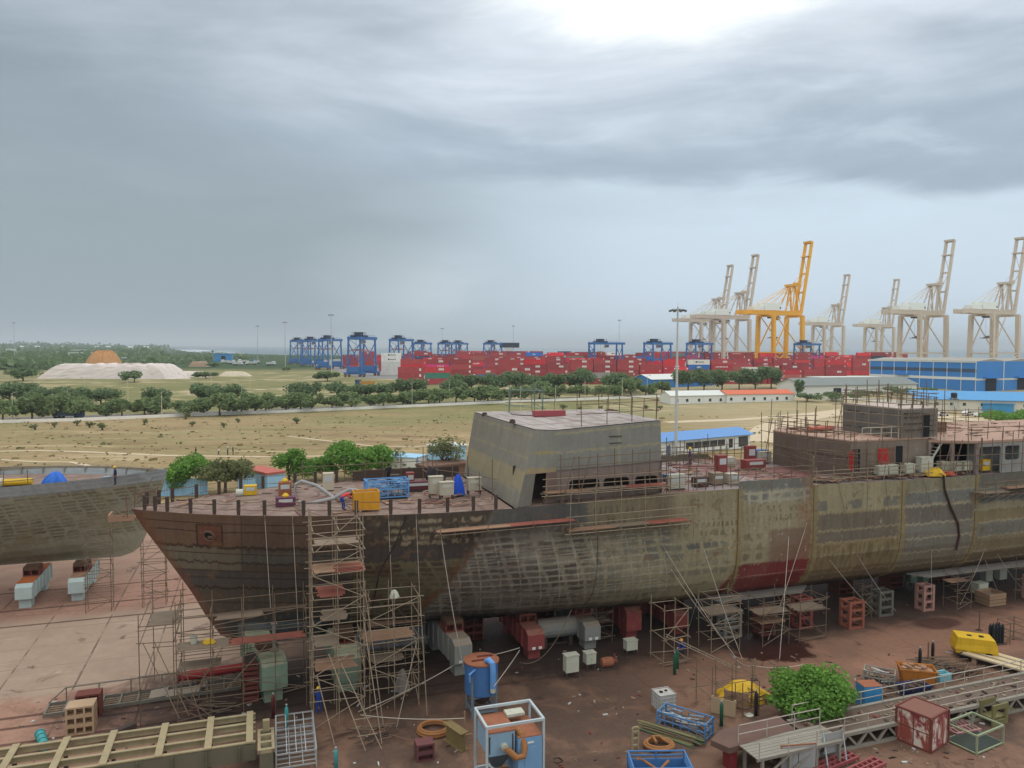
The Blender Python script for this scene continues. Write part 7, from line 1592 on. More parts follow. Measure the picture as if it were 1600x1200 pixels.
k = MB(); pts = [S2W(17.4, -7.0, 11.9), S2W(16.6, -7.1, 10.0), S2W(15.6, -6.9, 8.2), S2W(15.2, -6.3, 5.6)]; k.path([p - pts[0] for p in pts], .05, 6); tag(k.build('hose', mat('black_hose', C(34, 30, 28), rough=.7), loc=pts[0]), 'thin black hose slanting down the dark bow side', 'hose')
# white equipment boxes on stands
def equip_box(label, px, py, w=.85, d=.6, h=1.1, leg=.45, rz=.35, grp='pale welding sets on stands', z=.03, body=None, loc=None):
    t = thing('welding_set', label, 'welding set', loc if loc is not None else P(px, py, z), rz, grp)
    k = MB(); k.bb((-w / 2, -d / 2, leg), (w / 2, d / 2, leg + h)); bo = k.build('casing', body or equip, t); k = MB(); k.bb((-w / 2 - .04, -d / 2 - .04, leg + h), (w / 2 + .04, d / 2 + .04, leg + h + .05)); k.build('lid', body or equip, t)
    k = MB(); k.bb((-w * .3, -d / 2 - .015, leg + h * .6), (w * .3, -d / 2, leg + h * .85)); k.build('control_panel', mat('panel_cream', C(184, 184, 166), rough=.5), bo)
    for x in (-w / 2 + .05, w / 2 - .05):
        for y in (-d / 2 + .05, d / 2 - .05): k = MB(); k.box((x, y, leg / 2), (.07, .07, leg)); k.build('leg', darkst, t)
    return t
equip_box('tall pale green box on a stand below the grey cradle beam', 892, 1058, .95, .6, 1.15, .45); equip_box('shorter pale box with a hose on top beside the tall one', 921, 1046, .75, .6, .75, .5); equip_box('pale tilted box with pipes heaped behind, before the dark red cradle beam', 985, 1022, .9, .6, .7, .4)
equip_box('cream box on a stand beside the wooden crate at the right', 1530, 934, 1.2, .8, .9, .5); equip_box('white box nearest the right edge under the fin', 1563, 912, .95, .6, 1.1, .5); equip_box('white narrow box left of the one nearest the right edge', 1541, 915, .9, .6, 1.2, .5)
equip_box('dim green box in the shadow under the right fin', 1423, 918, .9, .7, .8, .6, body=seag); equip_box('dim green box right of the other dim green box', 1442, 916, .8, .7, .8, .5, body=seag)
t = YB('pump', 'rusty pump on a skid right of the pale boxes', 'pump', 948, 1045, .3); k = MB(); k.lathe([(0, -.45), (.32, -.42), (.36, 0), (.32, .42), (0, .45)], 14); k.X = None; o = k.build('motor', rusttop, t, loc=(0, 0, .5)); o.rotation_euler = (0, math.pi / 2, 0); k = MB(); k.bb((-.6, -.35, 0), (.6, .35, .12)); k.build('skid', darkst, t); k = MB(); k.cyl((.45, 0, .5), (.75, 0, .5), .2, 12); k.tube((.6, 0, .5), (.6, 0, 1.05), .09, 8); k.build('outlet', oxide, t)
t = YB('wooden_crate', 'weathered wooden crate at the right beside the cream box', 'crate', 1547, 943, .3); wood = mat('crate_wood', C(150, 122, 96), rough=.9, var=.25, scale=3)
for z in (.15, .45, .75, 1.0):
    k = MB()
    for y in (-.75, .75): k.bb((-.95, y - .03, z - .11), (.95, y + .03, z + .11))
    for x in (-.95, .95): k.bb((x - .03, -.75, z - .11), (x + .03, .75, z + .11))
    k.build('board_ring', wood, t)
k = MB(); k.bb((-.9, -.7, .0), (.9, .7, .75)); k.build('contents', plankG, t)
# gas cylinders
gcyl = {n: mat('cylinder_' + n, C(*c_), rough=.45, var=.12, scale=3, streak=.2) for n, c_ in (('green', (40, 92, 70)), ('teal', (70, 150, 150)), ('dark', (36, 40, 42)), ('maroon', (92, 44, 42)))}
def cyl_bottle(label, px, py, col, h=1.45, z=.03, r=.115, loc=None, grp='gas cylinders about the yard'):
    t = thing('gas_cylinder', label, 'gas cylinder', loc if loc is not None else P(px, py, z), 0, grp); k = MB(); k.lathe([(0, 0), (r, .02), (r, h * .82), (r * .75, h * .92), (r * .3, h * .96), (r * .3, h)], 12); k.build('bottle', gcyl[col], t, smooth=True); k = MB(); k.cyl((0, 0, h), (0, 0, h + .1), .03, 6); k.bb((-.06, -.02, h + .05), (.06, .02, h + .08)); k.build('valve', galv, t)
cyl_bottle('green gas cylinder standing at the foot of the free-standing scaffold', 1054, 1054, 'green', 1.55); cyl_bottle('green gas cylinder just behind the one at the scaffold foot', 1058, 1046, 'green', 1.5)
cyl_bottle('green gas cylinder beside the pallet boards, right of the blue cage', 1127, 1134, 'green', 1.5); cyl_bottle('teal gas cylinder standing behind the galvanised grid', 448, 1142, 'teal', 1.55); cyl_bottle('brown gas cylinder beside the green cradle beam', 427, 1122, 'maroon', 1.5); cyl_bottle('dark teal cylinder at the lower edge right of the galvanised grid', 525, 1203, 'teal', 1.2)
cyl_bottle('dark gas cylinder standing upright under the yellow tarpaulin', 1181, 1118, 'dark', 1.6); cyl_bottle('dark gas cylinder left of the pile of small tubes', 1437, 1042, 'dark', 1.4); cyl_bottle('dark gas cylinder behind the pile of small tubes', 1457, 1032, 'dark', 1.4)
t = YB('gas_bundle', 'rack of dark gas cylinders in a pale frame at the right', 'gas rack', 1572, 1004, .3)
for i in range(4):
    for j in range(2): k = MB(); k.lathe([(0, 0), (.12, .02), (.12, 1.25), (.06, 1.42), (.03, 1.5)], 10, (-1.3 + .3 * i, j * .3, .05)); k.build('bottle', gcyl['dark'], t)
k = MB()
for x in (-.1, 1.6):
    for y in (-.4, .7): k.tube((x, y, 0), (x, y, 1.7), .04, 5)
for z in (.5, 1.1, 1.65):
    for y in (-.4, .7): k.tube((-.1, y, z), (1.6, y, z), .035, 5)
    for x in (-.1, 1.6): k.tube((x, -.4, z), (x, .7, z), .035, 5)
k.build('rack', tubeM, t); k = MB(); k.box((-1.0, .15, .02), (1.5, .9, .04)); k.build('base', darkst, t)
# teal cylinder lying lower left + steel bits
t = YB('teal_pipe', 'teal ribbed pipe section lying at the lower left', 'pipe', 66, 1163, -.9); k = MB(); k.cyl((-.95, 0, .26), (.95, 0, .26), .24, 12); k.build('barrel', gcyl['teal'], t)
for x in (-.9, -.35, .25, .8): k = MB(); k.cyl((x - .04, 0, .26), (x + .04, 0, .26), .29, 12); k.build('flange', gcyl['teal'], t)
t = YB('steel_stool', 'rusty channel stool lying tilted at the lower left', 'steel beam', 185, 1150, .95); k = MB(); k.bb((-1.0, -.2, .35), (1.0, .2, .42)); k.bb((-1.0, -.2, .1), (1.0, -.15, .35)); k.bb((-1.0, .15, .1), (1.0, .2, .35)); k.build('channel', darkst, t); k = MB(); k.box((-.6, 0, .05), (.12, .5, .1)); k.box((.6, 0, .05), (.12, .5, .1)); k.bb((-.6, -.02, .02), (.6, .02, .06)); k.build('foot', oxide, t)
s_, t_ = W2S(P(128, 1142, 0)); crib_tower('cream-topped steel crib standing alone at the lower left', s_, t_, 1.4, 1.1, 1.7, 3, mat('crib_cream', C(176, 148, 118), rough=.75, var=.2, rust=.15), 3)
s_, t_ = W2S(P(140, 1118, 0)); crib_tower('rusty crib half behind the cream-topped one at the lower left', s_, t_, 1.3, .9, 1.5, 2, oxide, 2)
# ladder frame gantry on floor, left
t = thing('gangway', 'long grey grated gangway lying on the floor at the left', 'gangway', S2W(-4.6, -3.9, 0.03), THETA + .03); gg = mat('gangway_grey', C(112, 108, 96), rough=.65, var=.2, rust=.15); Lg = 11.5
k = MB(); k.bb((0, 0, .1), (Lg, .08, .3)); k.bb((0, 1.6, .1), (Lg, 1.68, .3))
for x in np.linspace(.05, Lg - .05, 12): k.bb((x - .05, .08, .12), (x + .05, 1.6, .28))
k.build('frame', gg, t); k = MB()
for y in (.35, .65, .95, 1.25): k.bb((.05, y - .025, .14), (Lg - .05, y + .025, .2))
for x in np.linspace(.6, Lg - .6, 10): k.bb((x - .015, .3, .12), (x + .015, 1.3, .15))
k.build('grating_bar', tubeL, t); k = MB()
xs_ = np.linspace(1.0, Lg - 1.2, 6)
for i, x in enumerate(xs_): k.tube((x, 1.64, .3), (x, 1.64, 1.15), .04, 5)
k.tube((1.0, 1.64, 1.15), (Lg - 1.2, 1.64, 1.15), .04, 5); k.tube((.0, 1.64, .3), (1.0, 1.64, 1.15), .04, 5); k.tube((Lg - 1.2, 1.64, 1.15), (Lg - .1, 1.64, .35), .04, 5); k.build('handrail', gg, t)
for x0, x1, y0, y1 in ((5.9, 6.9, .1, 1.2), (6.9, 8.9, .0, .9), (1.2, 2.2, .0, .8), (8.7, 9.3, .7, 1.5)): k = MB(); k.loft([(x0, y0, .3), (x1, y0, .34), (x1 + .1, y1, .42), (x0 + .05, y1, .36)], [(x0, y0, .33), (x1, y0, .37), (x1 + .1, y1, .45), (x0 + .05, y1, .39)]); k.build('cover_plate', bgrey, t)
# big green-cream girder frame lower left
crm = mat('girder_cream', C(156, 142, 110), rough=.7, var=.2, scale=1.2, streak=.35, rust=.18); grn = mat('girder_green', C(100, 96, 78), rough=.7, var=.16, scale=1.2)
a = P(-60, 1206, 1.3); 
t = thing('girder_frame', 'large cream and green steel girder grid filling the lower left corner', 'steel frame', S2W(-7.2, -13.9, .03), THETA + .0); Lx = 15.0
for y in (0, 1.1, 2.2, 3.3):
    k = MB(); k.bb((0, y - .10, 1.56), (Lx, y + .10, 1.62)); k.bb((0, y - .02, 1.32), (Lx, y + .02, 1.56)); k.bb((0, y - .08, 1.28), (Lx, y + .08, 1.32)); k.build('girder', crm if y > 0 else crm, t)
for x in (.2, 2.9, 5.3, 7.6, 10.2, 12.6, 14.7):
    k = MB(); k.bb((x - .18, -.2, 1.625), (x + .18, 3.5, 1.70)); k.build('cross_flange', crm, t); k = MB(); k.bb((x - .08, .9, 0), (x + .08, 1.2, 1.28)); k.build('support', darkst, t); k = MB(); k.bb((x - .08, 2.9, 0), (x + .08, 3.2, 1.28)); k.build('support', darkst, t)
k = MB(); k.bb((0, -.1, .6), (Lx, -.06, 1.5)); k.build('side_plate', grn, t)
for x in np.linspace(.9, Lx - .8, 9): k = MB(); k.bb((x - .02, -.3, .6), (x + .02, -.1, 1.5)); k.build('stiffener', grn, t)
t = thing('box_girder', 'tan box girder end with square holes beside the galvanised grid', 'steel beam', S2W(8.35, -13.8, .03), THETA); k = MB(); k.bb((-.35, -1.0, 0), (.35, 1.4, 1.3)); k.build('box', grn, t); k = MB()
for y in (-.9, -.1, .7, 1.3): k.bb((-.42, y - .1, 1.3), (.42, y + .1, 1.5))
for x in (-.36, .36): k.bb((x - .08, -1.0, 1.3), (x + .08, 1.4, 1.49))
k.build('top_frame', crm, t); k = MB(); k.bb((-.15, 1.0, 1.5), (.2, 1.3, 2.1)); k.build('stub', crm, t)
# galvanised grid cage
t = thing('steel_grid', 'galvanised square-tube grid frame lying flat left of centre foreground', 'steel frame', S2W(8.85, -14.6, .03), THETA - .02); gv = mat('galvanised_bright', C(150, 152, 150), rough=.5, var=.2, scale=3); Wx, Wy = 2.1, 4.6
k = MB()
for z in (.25, 1.0):
    for x in (0, Wx): k.bb((x - .04, 0, z - .04), (x + .04, Wy, z + .04))
    for y in np.linspace(0, Wy, 6): k.bb((0, y - .035, z - .035), (Wx, y + .035, z + .035))
for x in (0, Wx):
    for y in np.linspace(0, Wy, 6): k.bb((x - .035, y - .036, 0), (x + .035, y + .036, 1.0))
k.build('frame', gv, t); k = MB()
for x in (.55, 1.05, 1.55): k.bb((x - .02, 0, 1.0), (x + .02, Wy, 1.04))
for y in np.linspace(.4, Wy - .4, 5): k.bb((0, y - .02, .24), (Wx, y + .02, .28))
for x in (.7, 1.4): k.bb((x - .02, .1, .26), (x + .02, Wy - .1, .3))
k.build('grid_bar', galv, t)
# intermediate bulk container
t = YB('bulk_tank', 'grey caged plastic bulk tank behind the blue scrap cage', 'tank', 1037, 1108, .32); k = MB(); k.bb((-.55, -.5, .18), (.55, .5, 1.12)); k.build('bottle', mat('tank_plastic', C(176, 172, 164), rough=.5, var=.15, streak=.3), t); k = MB()
for x in np.linspace(-.58, .58, 6):
    for y in (-.53, .53): k.tube((x, y, .16), (x, y, 1.16), .018, 4)
for y in np.linspace(-.53, .53, 5):
    for x in (-.58, .58): k.tube((x, y, .16), (x, y, 1.16), .018, 4)
for z in (.2, .45, .7, .95, 1.16):
    for y in (-.53, .53): k.tube((-.58, y, z), (.58, y, z), .018, 4)
    for x in (-.58, .58): k.tube((x, -.53, z), (x, .53, z), .018, 4)
k.build('cage', galv, t); k = MB(); k.bb((-.6, -.55, 0), (.6, .55, .14)); k.build('pallet', wood, t); k = MB(); k.cyl((-.2, 0, 1.12), (-.2, 0, 1.18), .12, 10); k.build('cap', void, t); k = MB(); k.cyl((.2, .1, 1.12), (.2, .1, 1.17), .1, 10); k.build('cap', void, t)
# cage containers
def cage(label, loc, rz, L, Wd, H, col, scrap=0, floor=True, sm=None, leg=.12, nv_=7, seed=0, name='cage_bin', cat='cage bin'):
    t = thing(name, label, cat, loc, rz, 'open cage bins'); k = MB(); th = .035
    for z in (leg, leg + H * .5, leg + H):
        for y in (-Wd / 2, Wd / 2): k.bb((-L / 2, y - th, z - th), (L / 2, y + th, z + th))
        for x in (-L / 2, L / 2): k.bb((x - th, -Wd / 2, z - th), (x + th, Wd / 2, z + th))
    for x in np.linspace(-L / 2, L / 2, nv_):
        for y in (-Wd / 2, Wd / 2): k.bb((x - th * .7, y - th * .7, leg), (x + th * .7, y + th * .7, leg + H))
    for y in np.linspace(-Wd / 2, Wd / 2, max(3, nv_ // 2)):
        for x in (-L / 2, L / 2): k.bb((x - th * .7, y - th * .7, leg), (x + th * .7, y + th * .7, leg + H))
    for x in (-L / 2, L / 2):
        for y in (-Wd / 2, Wd / 2): k.bb((x - .05, y - .05, 0), (x + .05, y + .05, leg + H + .05))
    k.build('cage', col, t); k = MB(); k.bb((-L / 2, -Wd / 2, leg - .03), (L / 2, Wd / 2, leg + .02)); k.build('floor', darkst, t)
    if scrap:
        rnd = random.Random(seed); k = MB()
        for i in range(scrap):
            a = Vector((rnd.uniform(-.48, .48) * L, rnd.uniform(-.46, .46) * Wd, leg + rnd.uniform(.05, 1.0) * H)); an = rnd.gauss(0, .35) + (math.pi if rnd.random() < .5 else 0); ln = rnd.uniform(.2, .5) * L; b_ = a + Vector((math.cos(an) * ln, math.sin(an) * ln * .4, rnd.uniform(-.15, .15)))
            b_.x = max(-L / 2, min(L / 2, b_.x)); b_.y = max(-Wd / 2, min(Wd / 2, b_.y)); k.mi(i % len(sm)).tube(a, b_, rnd.uniform(.02, .05), 5)
        o = k.build('scrap_load', sm, t); struct(o, 'stuff')
    return t
blucage = mat('cage_blue', C(80, 122, 166), rough=.55, var=.14, rust=.1); sc_m = [galv, pblue, plankG, rustdk]
cage('blue open cage bin heaped with scrap tubes and sheet', P(1070, 1142, .03), -.62, 3.0, 1.25, .9, blucage, 70, sm=sc_m, seed=3)
cage('grey cage bin full of pale tubes beside the bright blue cabinet', P(1374, 1068, .03), -.5, 1.9, 1.0, .8, bgrey, 40, sm=[galv, tubeL, darkst], seed=5)
cage('light blue cage bin full of blue tubes on the foredeck', S2W(17.0, -1.2, 11.98), THETA + .02, 3.0, 1.25, 1.2, mat('cage_sky', C(90, 148, 200), rough=.55, var=.12), 80, sm=[mat('tube_sky', C(110, 166, 214), rough=.5), pblue, blucage], seed=6)
# blue skip at lower edge and coils, tube bundle
t = YB('skip', 'blue open-topped steel skip cut by the lower edge', 'skip', 1030, 1232, .03); sk = mat('skip_blue', C(72, 116, 164), rough=.5, var=.12, rust=.06); k = MB()
Lk, Wk, Hk = 3.0, 1.7, 1.55
k.bb((-Lk / 2, -Wk / 2, .1), (Lk / 2, -Wk / 2 + .05, Hk * .7)); k.bb((-Lk / 2, Wk / 2 - .05, .1), (Lk / 2, Wk / 2, Hk * .7)); k.bb((-Lk / 2, -Wk / 2 + .05, .1), (-Lk / 2 + .05, Wk / 2 - .05, Hk * .7)); k.bb((Lk / 2 - .05, -Wk / 2 + .05, .1), (Lk / 2, Wk / 2 - .05, Hk * .7)); k.bb((-Lk / 2 + .05, -Wk / 2 + .05, .1), (Lk / 2 - .05, Wk / 2 - .05, .16)); k.build('body', sk, t); k = MB()
for z in (Hk * .72, Hk * .86, Hk):
    for y in (-Wk / 2, Wk / 2): k.bb((-Lk / 2 - .03, y - .04, z - .03), (Lk / 2 + .03, y + .04, z + .03))
    for x in (-Lk / 2, Lk / 2): k.bb((x - .04, -Wk / 2, z - .03), (x + .04, Wk / 2, z + .03))
for x in (-Lk / 2, 0, Lk / 2):
    for y in (-Wk / 2, Wk / 2): k.bb((x - .045, y - .045, .1), (x + .045, y + .045, Hk + .04))
k.build('rail', sk, t); k = MB(); k.cyl((-1.0, -Wk / 2 - .06, .9), (-1.0, -Wk / 2, .9), .1, 10); k.build('yellow_disc', mat('yellow_paint', C(222, 172, 30), rough=.55, var=.1), t)
k = MB(); k.path([(-1.1, .2, 1.5), (-.7, .5, 1.2), (0, .1, .9), (.6, .5, 1.2)], .08, 7); k.build('hose_end', hoseo, t)
coil('loose coil of orange hose behind the blue skip', 1030, 1168, .85, 3, .085, hoseo, 4, .75, [(.3, .2, .35), (.1, .5, .4), (-.3, .4, .45), (-.2, -.2, .4)])
k = MB(); k.X = Matrix.Translation(P(1055, 1152, .03)) @ Matrix.Rotation(-.62, 4, 'Z'); rnd = random.Random(8)
for i in range(34): y = rnd.uniform(-.45, .45); z = .05 + rnd.random() * .45 * (1 - abs(y) * 1.6); x = rnd.uniform(-.5, .3); k.mi(i % 3).tube((-1.9 + x, y, z), (1.6 + x, y + rnd.gauss(0, .08), z + rnd.gauss(0, .03)), .035, 5)
o = k.build('tube_bundle', [mat('bamboo', C(134, 124, 84), rough=.7), tubeM, mat('green_tube2', C(84, 112, 84), rough=.7)]); tag(o, 'bundle of long green and tan tubes in front of the scrap cage', 'tube bundle')
t = YB('plank_stack', 'upright tan frame leaning behind the blue skip', 'frame', 993, 1172, .3); k = MB(); k.bb((-.22, 0, 0), (-.14, .1, 1.3)); k.bb((.14, 0, 0), (.22, .1, 1.3))
for z in (.2, .6, 1.0, 1.25): k.bb((-.14, .01, z), (.14, .09, z + .1))
k.build('frame', crm, t)
# yellow tarpaulins
yel = mat('yellow_tarp', C(206, 166, 34), rough=.6, var=.2, scale=2, streak=.3)
def tarp(label, px, py, pts, rx, ry, h, seed, mm, cat='tarpaulin', z0=.03, loc=None):
    rnd = random.Random(seed); k = MB(); N, R = 40, 12; vs = []; fs = []
    for r in range(R + 1):
        for i in range(N):
            a = i / N * 6.283; q = r / R; edge = 1 + .10 * math.sin(a * 5 + seed) + .07 * math.sin(a * 9 + seed * 2); x = rx * q * edge * math.cos(a); y = ry * q * edge * math.sin(a)
            zz = h * max(0, 1 - q ** 2.2) ** .8 + sum(hh * math.exp(-((x - bx) ** 2 + (y - by) ** 2) / .18) for bx, by, hh in pts) * (1 - q) ** .4 + .05 * h * math.sin(a * 11 + r) * q
            vs.append((x, y, max(.02, zz)))
    for r in range(R):
        for i in range(N): j = (i + 1) % N; fs.append((r * N + i, (r + 1) * N + i, (r + 1) * N + j, r * N + j))
    k.add(vs, fs); o = k.build('tarpaulin', mm, loc=loc if loc is not None else P(px, py, z0)); return tag(o, label, cat)
tarp('crumpled yellow tarpaulin over stores left of the green bush', 1162, 1090, [(-.6, .2, .3), (.5, -.1, .25), (0, .3, .25)], 1.75, 1.1, .85, 2, yel)
# yellow compressor
t = YB('compressor', 'yellow hooded compressor on wheels at the right', 'compressor', 1521, 1026, -.28); k = MB(); k.bb((-1.35, -.75, .45), (1.35, .75, 1.15)); prof = [(-1.35, 1.15), (1.35, 1.15), (1.2, 1.55), (-1.25, 1.62)]; k.add([(x, -.75, z) for x, z in prof] + [(x, .75, z) for x, z in prof], [(3, 2, 1, 0), (4, 5, 6, 7), (0, 1, 5, 4), (1, 2, 6, 5), (2, 3, 7, 6), (3, 0, 4, 7)]); k.build('hood', yel, t); k = MB(); k.bb((-.5, -.2, 1.585), (-.2, .1, 1.62)); k.build('vent', void, t); k = MB(); k.bb((.3, -.2, 1.585), (.6, .1, 1.62)); k.build('vent', void, t); k = MB(); k.loft([(-1.45, -.82, .75), (1.42, -.8, .6), (1.4, .8, .7), (-1.45, .8, .6)], [(-1.36, -.72, 1.22), (1.34, -.74, 1.16), (1.36, .74, 1.2), (-1.36, .76, 1.2)]); k.build('cover_skirt', yel, t)
for x in (-.8, .8):
    for y in (-.7, .7): k = MB(); k.cyl((x, y - .1, .32), (x, y + .1, .32), .32, 12); k.build('wheel', tyre, t)
k = MB(); k.bb((-1.3, -.7, .3), (1.3, .7, .45)); k.beam((1.3, 0, .4), (2.2, 0, .3), .08, .08); k.build('chassis', darkst, t)
# timber ramp of planks by compressor
t = YB('plank_pile', 'pile of long pale boards sloping beside the yellow compressor', 'plank pile', 1562, 1040, -.72); rnd = random.Random(4)
for i in range(9): k = MB(); y = -1.1 + i * .27; k.loft([(-2.2 + rnd.uniform(-.4, .3), y, .55), (2.4 + rnd.uniform(-.3, .4), y, .25), (2.4, y + .25, .25), (-2.2, y + .25, .55)], [(-2.2, y, .6), (2.4, y, .3), (2.4, y + .25, .3), (-2.2, y + .25, .6)]); k.build('board', mat('fresh_board', C(196, 178, 142), rough=.85, var=.2) if i % 3 else plankG, t)
k = MB(); k.bb((-1.6, -1.0, 0), (-1.3, 1.2, .48)); k.bb((1.2, -1.0, 0), (1.5, 1.2, .28)); k.bb((-1.3, 0, 0), (1.2, .1, .2)); k.build('bearer', wood, t)
# bush
g = P(1268, 1126, 0); t = make_tree('dense bright green bush growing beside the gangway', 'bright', 2.45, 3.3, 77, 17000, .115, .07, 'bush', None, 'bush', lobes=44); t.location = g
# blue cabinet, skips
t = YB('cabinet', 'bright blue upright steel cabinet with a rusty top beside the bush', 'cabinet', 1357, 1104, .12); k = MB(); k.bb((-.62, -.5, .05), (.62, .5, 1.5)); bo = k.build('casing', skyblu, t); k = MB(); k.bb((-.6, -.52, .1), (-.03, -.5, 1.42)); k.build('door', skyblu, bo); k = MB(); k.bb((.03, -.52, .1), (.6, -.5, 1.42)); k.build('door', skyblu, bo); k = MB(); k.bb((-.62, -.5, 1.5), (.62, .5, 1.53)); k.build('top', rusttop, t)
def skip(label, px, py, rz, L, Wd, H, m_, fill, seed=0):
    t = YB('waste_skip', label, 'skip', px, py, rz, 'waste skips in the yard'); k = MB(); th = .05; e = .2
    for sy in (-1, 1): k.loft([(-L / 2 + e, sy * (Wd / 2 - .1), .15), (L / 2 - e, sy * (Wd / 2 - .1), .15), (L / 2 - e, sy * (Wd / 2 - .1 - th), .15), (-L / 2 + e, sy * (Wd / 2 - .1 - th), .15)][::sy], [(-L / 2, sy * Wd / 2, H), (L / 2, sy * Wd / 2, H), (L / 2, sy * (Wd / 2 - th), H), (-L / 2, sy * (Wd / 2 - th), H)][::sy])
    for sx in (-1, 1): k.loft([(sx * (L / 2 - e), -Wd / 2 + .1, .15), (sx * (L / 2 - e), Wd / 2 - .1, .15), (sx * (L / 2 - e - th), Wd / 2 - .1, .15), (sx * (L / 2 - e - th), -Wd / 2 + .1, .15)][::sx], [(sx * L / 2, -Wd / 2, H), (sx * L / 2, Wd / 2, H), (sx * (L / 2 - th), Wd / 2, H), (sx * (L / 2 - th), -Wd / 2, H)][::sx])
    k.bb((-L / 2 + e, -Wd / 2 + .1, .1), (L / 2 - e, Wd / 2 - .1, .16)); k.build('body', m_, t); k = MB(); k.bb((-L / 2 - .04, -Wd / 2 - .05, H - .08), (L / 2 + .04, -Wd / 2 + .002, H + .02)); k.bb((-L / 2 - .04, Wd / 2 - .002, H - .08), (L / 2 + .04, Wd / 2 + .05, H + .02)); k.bb((-L / 2 + .3, -Wd / 2 + .2, 0), (-L / 2 + .4, Wd / 2 - .2, .1)); k.bb((L / 2 - .4, -Wd / 2 + .2, 0), (L / 2 - .3, Wd / 2 - .2, .1)); k.build('rim', m_, t)
    if fill: rnd = random.Random(seed); k = MB(); [k.box((rnd.uniform(-.38, .38) * L, rnd.uniform(-.34, .34) * Wd, H * .75 + rnd.uniform(-.1, .25)), (rnd.uniform(.2, .6), rnd.uniform(.1, .4), rnd.uniform(.05, .25)), rz=rnd.random() * 3) for _ in range(26)]; k.bb((-L / 2 + .2, -Wd / 2 + .12, .2), (L / 2 - .2, Wd / 2 - .12, H * .75)); struct(k.build('rubble', fill, t), 'stuff')
skip('orange waste skip filled with brown rubble behind the handrail', 1432, 1068, -.25, 2.3, 1.3, 1.15, mat('skip_orange', C(178, 112, 44), rough=.7, var=.25, rust=.25, streak=.4), plankM, 2)
skip('dark blue skip in front of the orange one', 1428, 1088, .3, 2.0, 1.0, .8, mat('skip_navy', C(36, 48, 96), rough=.6, var=.12), darkst, 3)
k = MB(); k.X = Matrix.Translation(P(1462, 1045, .03)) @ Matrix.Rotation(.2, 4, 'Z'); rnd = random.Random(12)
for i in range(60): x, y = rnd.gauss(0, .9), rnd.gauss(0, .6); a = rnd.gauss(0, .25); l_ = rnd.uniform(.6, 1.2); z = .05 + rnd.random() * .3; k.tube((x - l_, y - a, z), (x + l_, y + a, z + rnd.gauss(0, .06)), .035, 5)
o = k.build('tube_heap', tubeM); tag(o, 'low heap of short rusty tubes behind the orange skip', 'tube heap')
for j, (px, py, n, lb_) in enumerate([(1500, 1052, 50, 'heap of dull tubes and bars behind the gangway near the plank pile'), (1205, 1092, 34, 'short scrap bars lying between the yellow tarpaulin and the bush'), (590, 1150, 22, 'few loose bars on the floor left of the coiled hose'), (330, 1112, 30, 'scatter of bars at the foot of the forefoot scaffold'), (1390, 1092, 26, 'loose bars between the blue cabinet and the dark blue skip')]):
    k = MB(); rnd = random.Random(50 + j)
    for i in range(n): a = rnd.gauss(.3, .5); d = Vector((math.cos(a), math.sin(a), rnd.gauss(0, .05))) * rnd.uniform(.3, 1.1); q = Vector((rnd.gauss(0, .8), rnd.gauss(0, .45), .06 + rnd.random() * .3)); k.mi(i % 3).tube(q - d, q + d, rnd.uniform(.02, .05), 5)
    tag(k.build('tube_heap', [rustdk, tubeM, darkst], loc=P(px, py, .03)), lb_, 'tube heap')
for i, (px, py, lb_, m_, d_) in enumerate([(1170, 1118, 'white drum lid lying left of the bush', equip, (.35, .3, .2)), (1102, 1030, 'pale teal box behind the gangway rail', pblue, (.7, .4, .5))][:1]):
    k = MB(); k.lathe([(0, 0), (.28, 0), (.3, .06), (0, .1)], 14); tag(k.build('round_cover', m_, loc=P(px, py, .05)), lb_, 'lid')
t = YB('box', 'pale teal open box behind the gangway handrail', 'box', 1472, 1062, .3); k = MB(); k.bb((-.5, -.3, .05), (.5, -.25, .5)); k.bb((-.5, .25, .05), (.5, .3, .5)); k.bb((-.5, -.25, .05), (-.45, .25, .5)); k.bb((.45, -.25, .05), (.5, .25, .5)); k.bb((-.5, -.3, 0), (.5, .3, .05)); k.build('body', mat('box_teal', C(130, 186, 196), rough=.6), t); k = MB(); k.bb((-.53, -.33, .5), (.53, -.24, .53)); k.bb((-.53, .24, .5), (.53, .33, .53)); k.build('rim', mat('box_teal', C(0, 0, 0)), t)
# pallets/boards beside tarp
for i, (px, py, lb_, m_, rz) in enumerate([(1130, 1118, 'cream pallet board standing against the tube frame', mat('board_cream', C(168, 146, 116), rough=.8, var=.2), -.5), (1150, 1106, 'brown pallet board standing behind the cream one', wood, -.4)]):
    t = YB('pallet_board', lb_, 'pallet', px, py, rz, None); k = MB(); k.bb((-.75, -.05, .05), (.75, -.01, 1.05)); k.build('sheet', m_, t); k = MB()
    for z in (.15, .55, .95): k.bb((-.78, .0, z - .05), (.78, .08, z + .05))
    for x in (-.7, .7): k.bb((x - .05, .0, 0), (x + .05, .1, 1.1))
    k.build('batten', m_, t)
scaffold('light tube frame standing over the yellow tarpaulin', *W2S(P(1112, 1112, 0)), 3.0, 1.8, 2.4, [.8, 1.9], 3, 2, mm=tubeM, seed=21, braces=False)
scaffold('rusty uprights of a store rack left of the bush', *W2S(P(1160, 1120, 0)), 1.2, .8, 1.7, [.5, 1.1], 2, 2, mm=rustdk, seed=22)
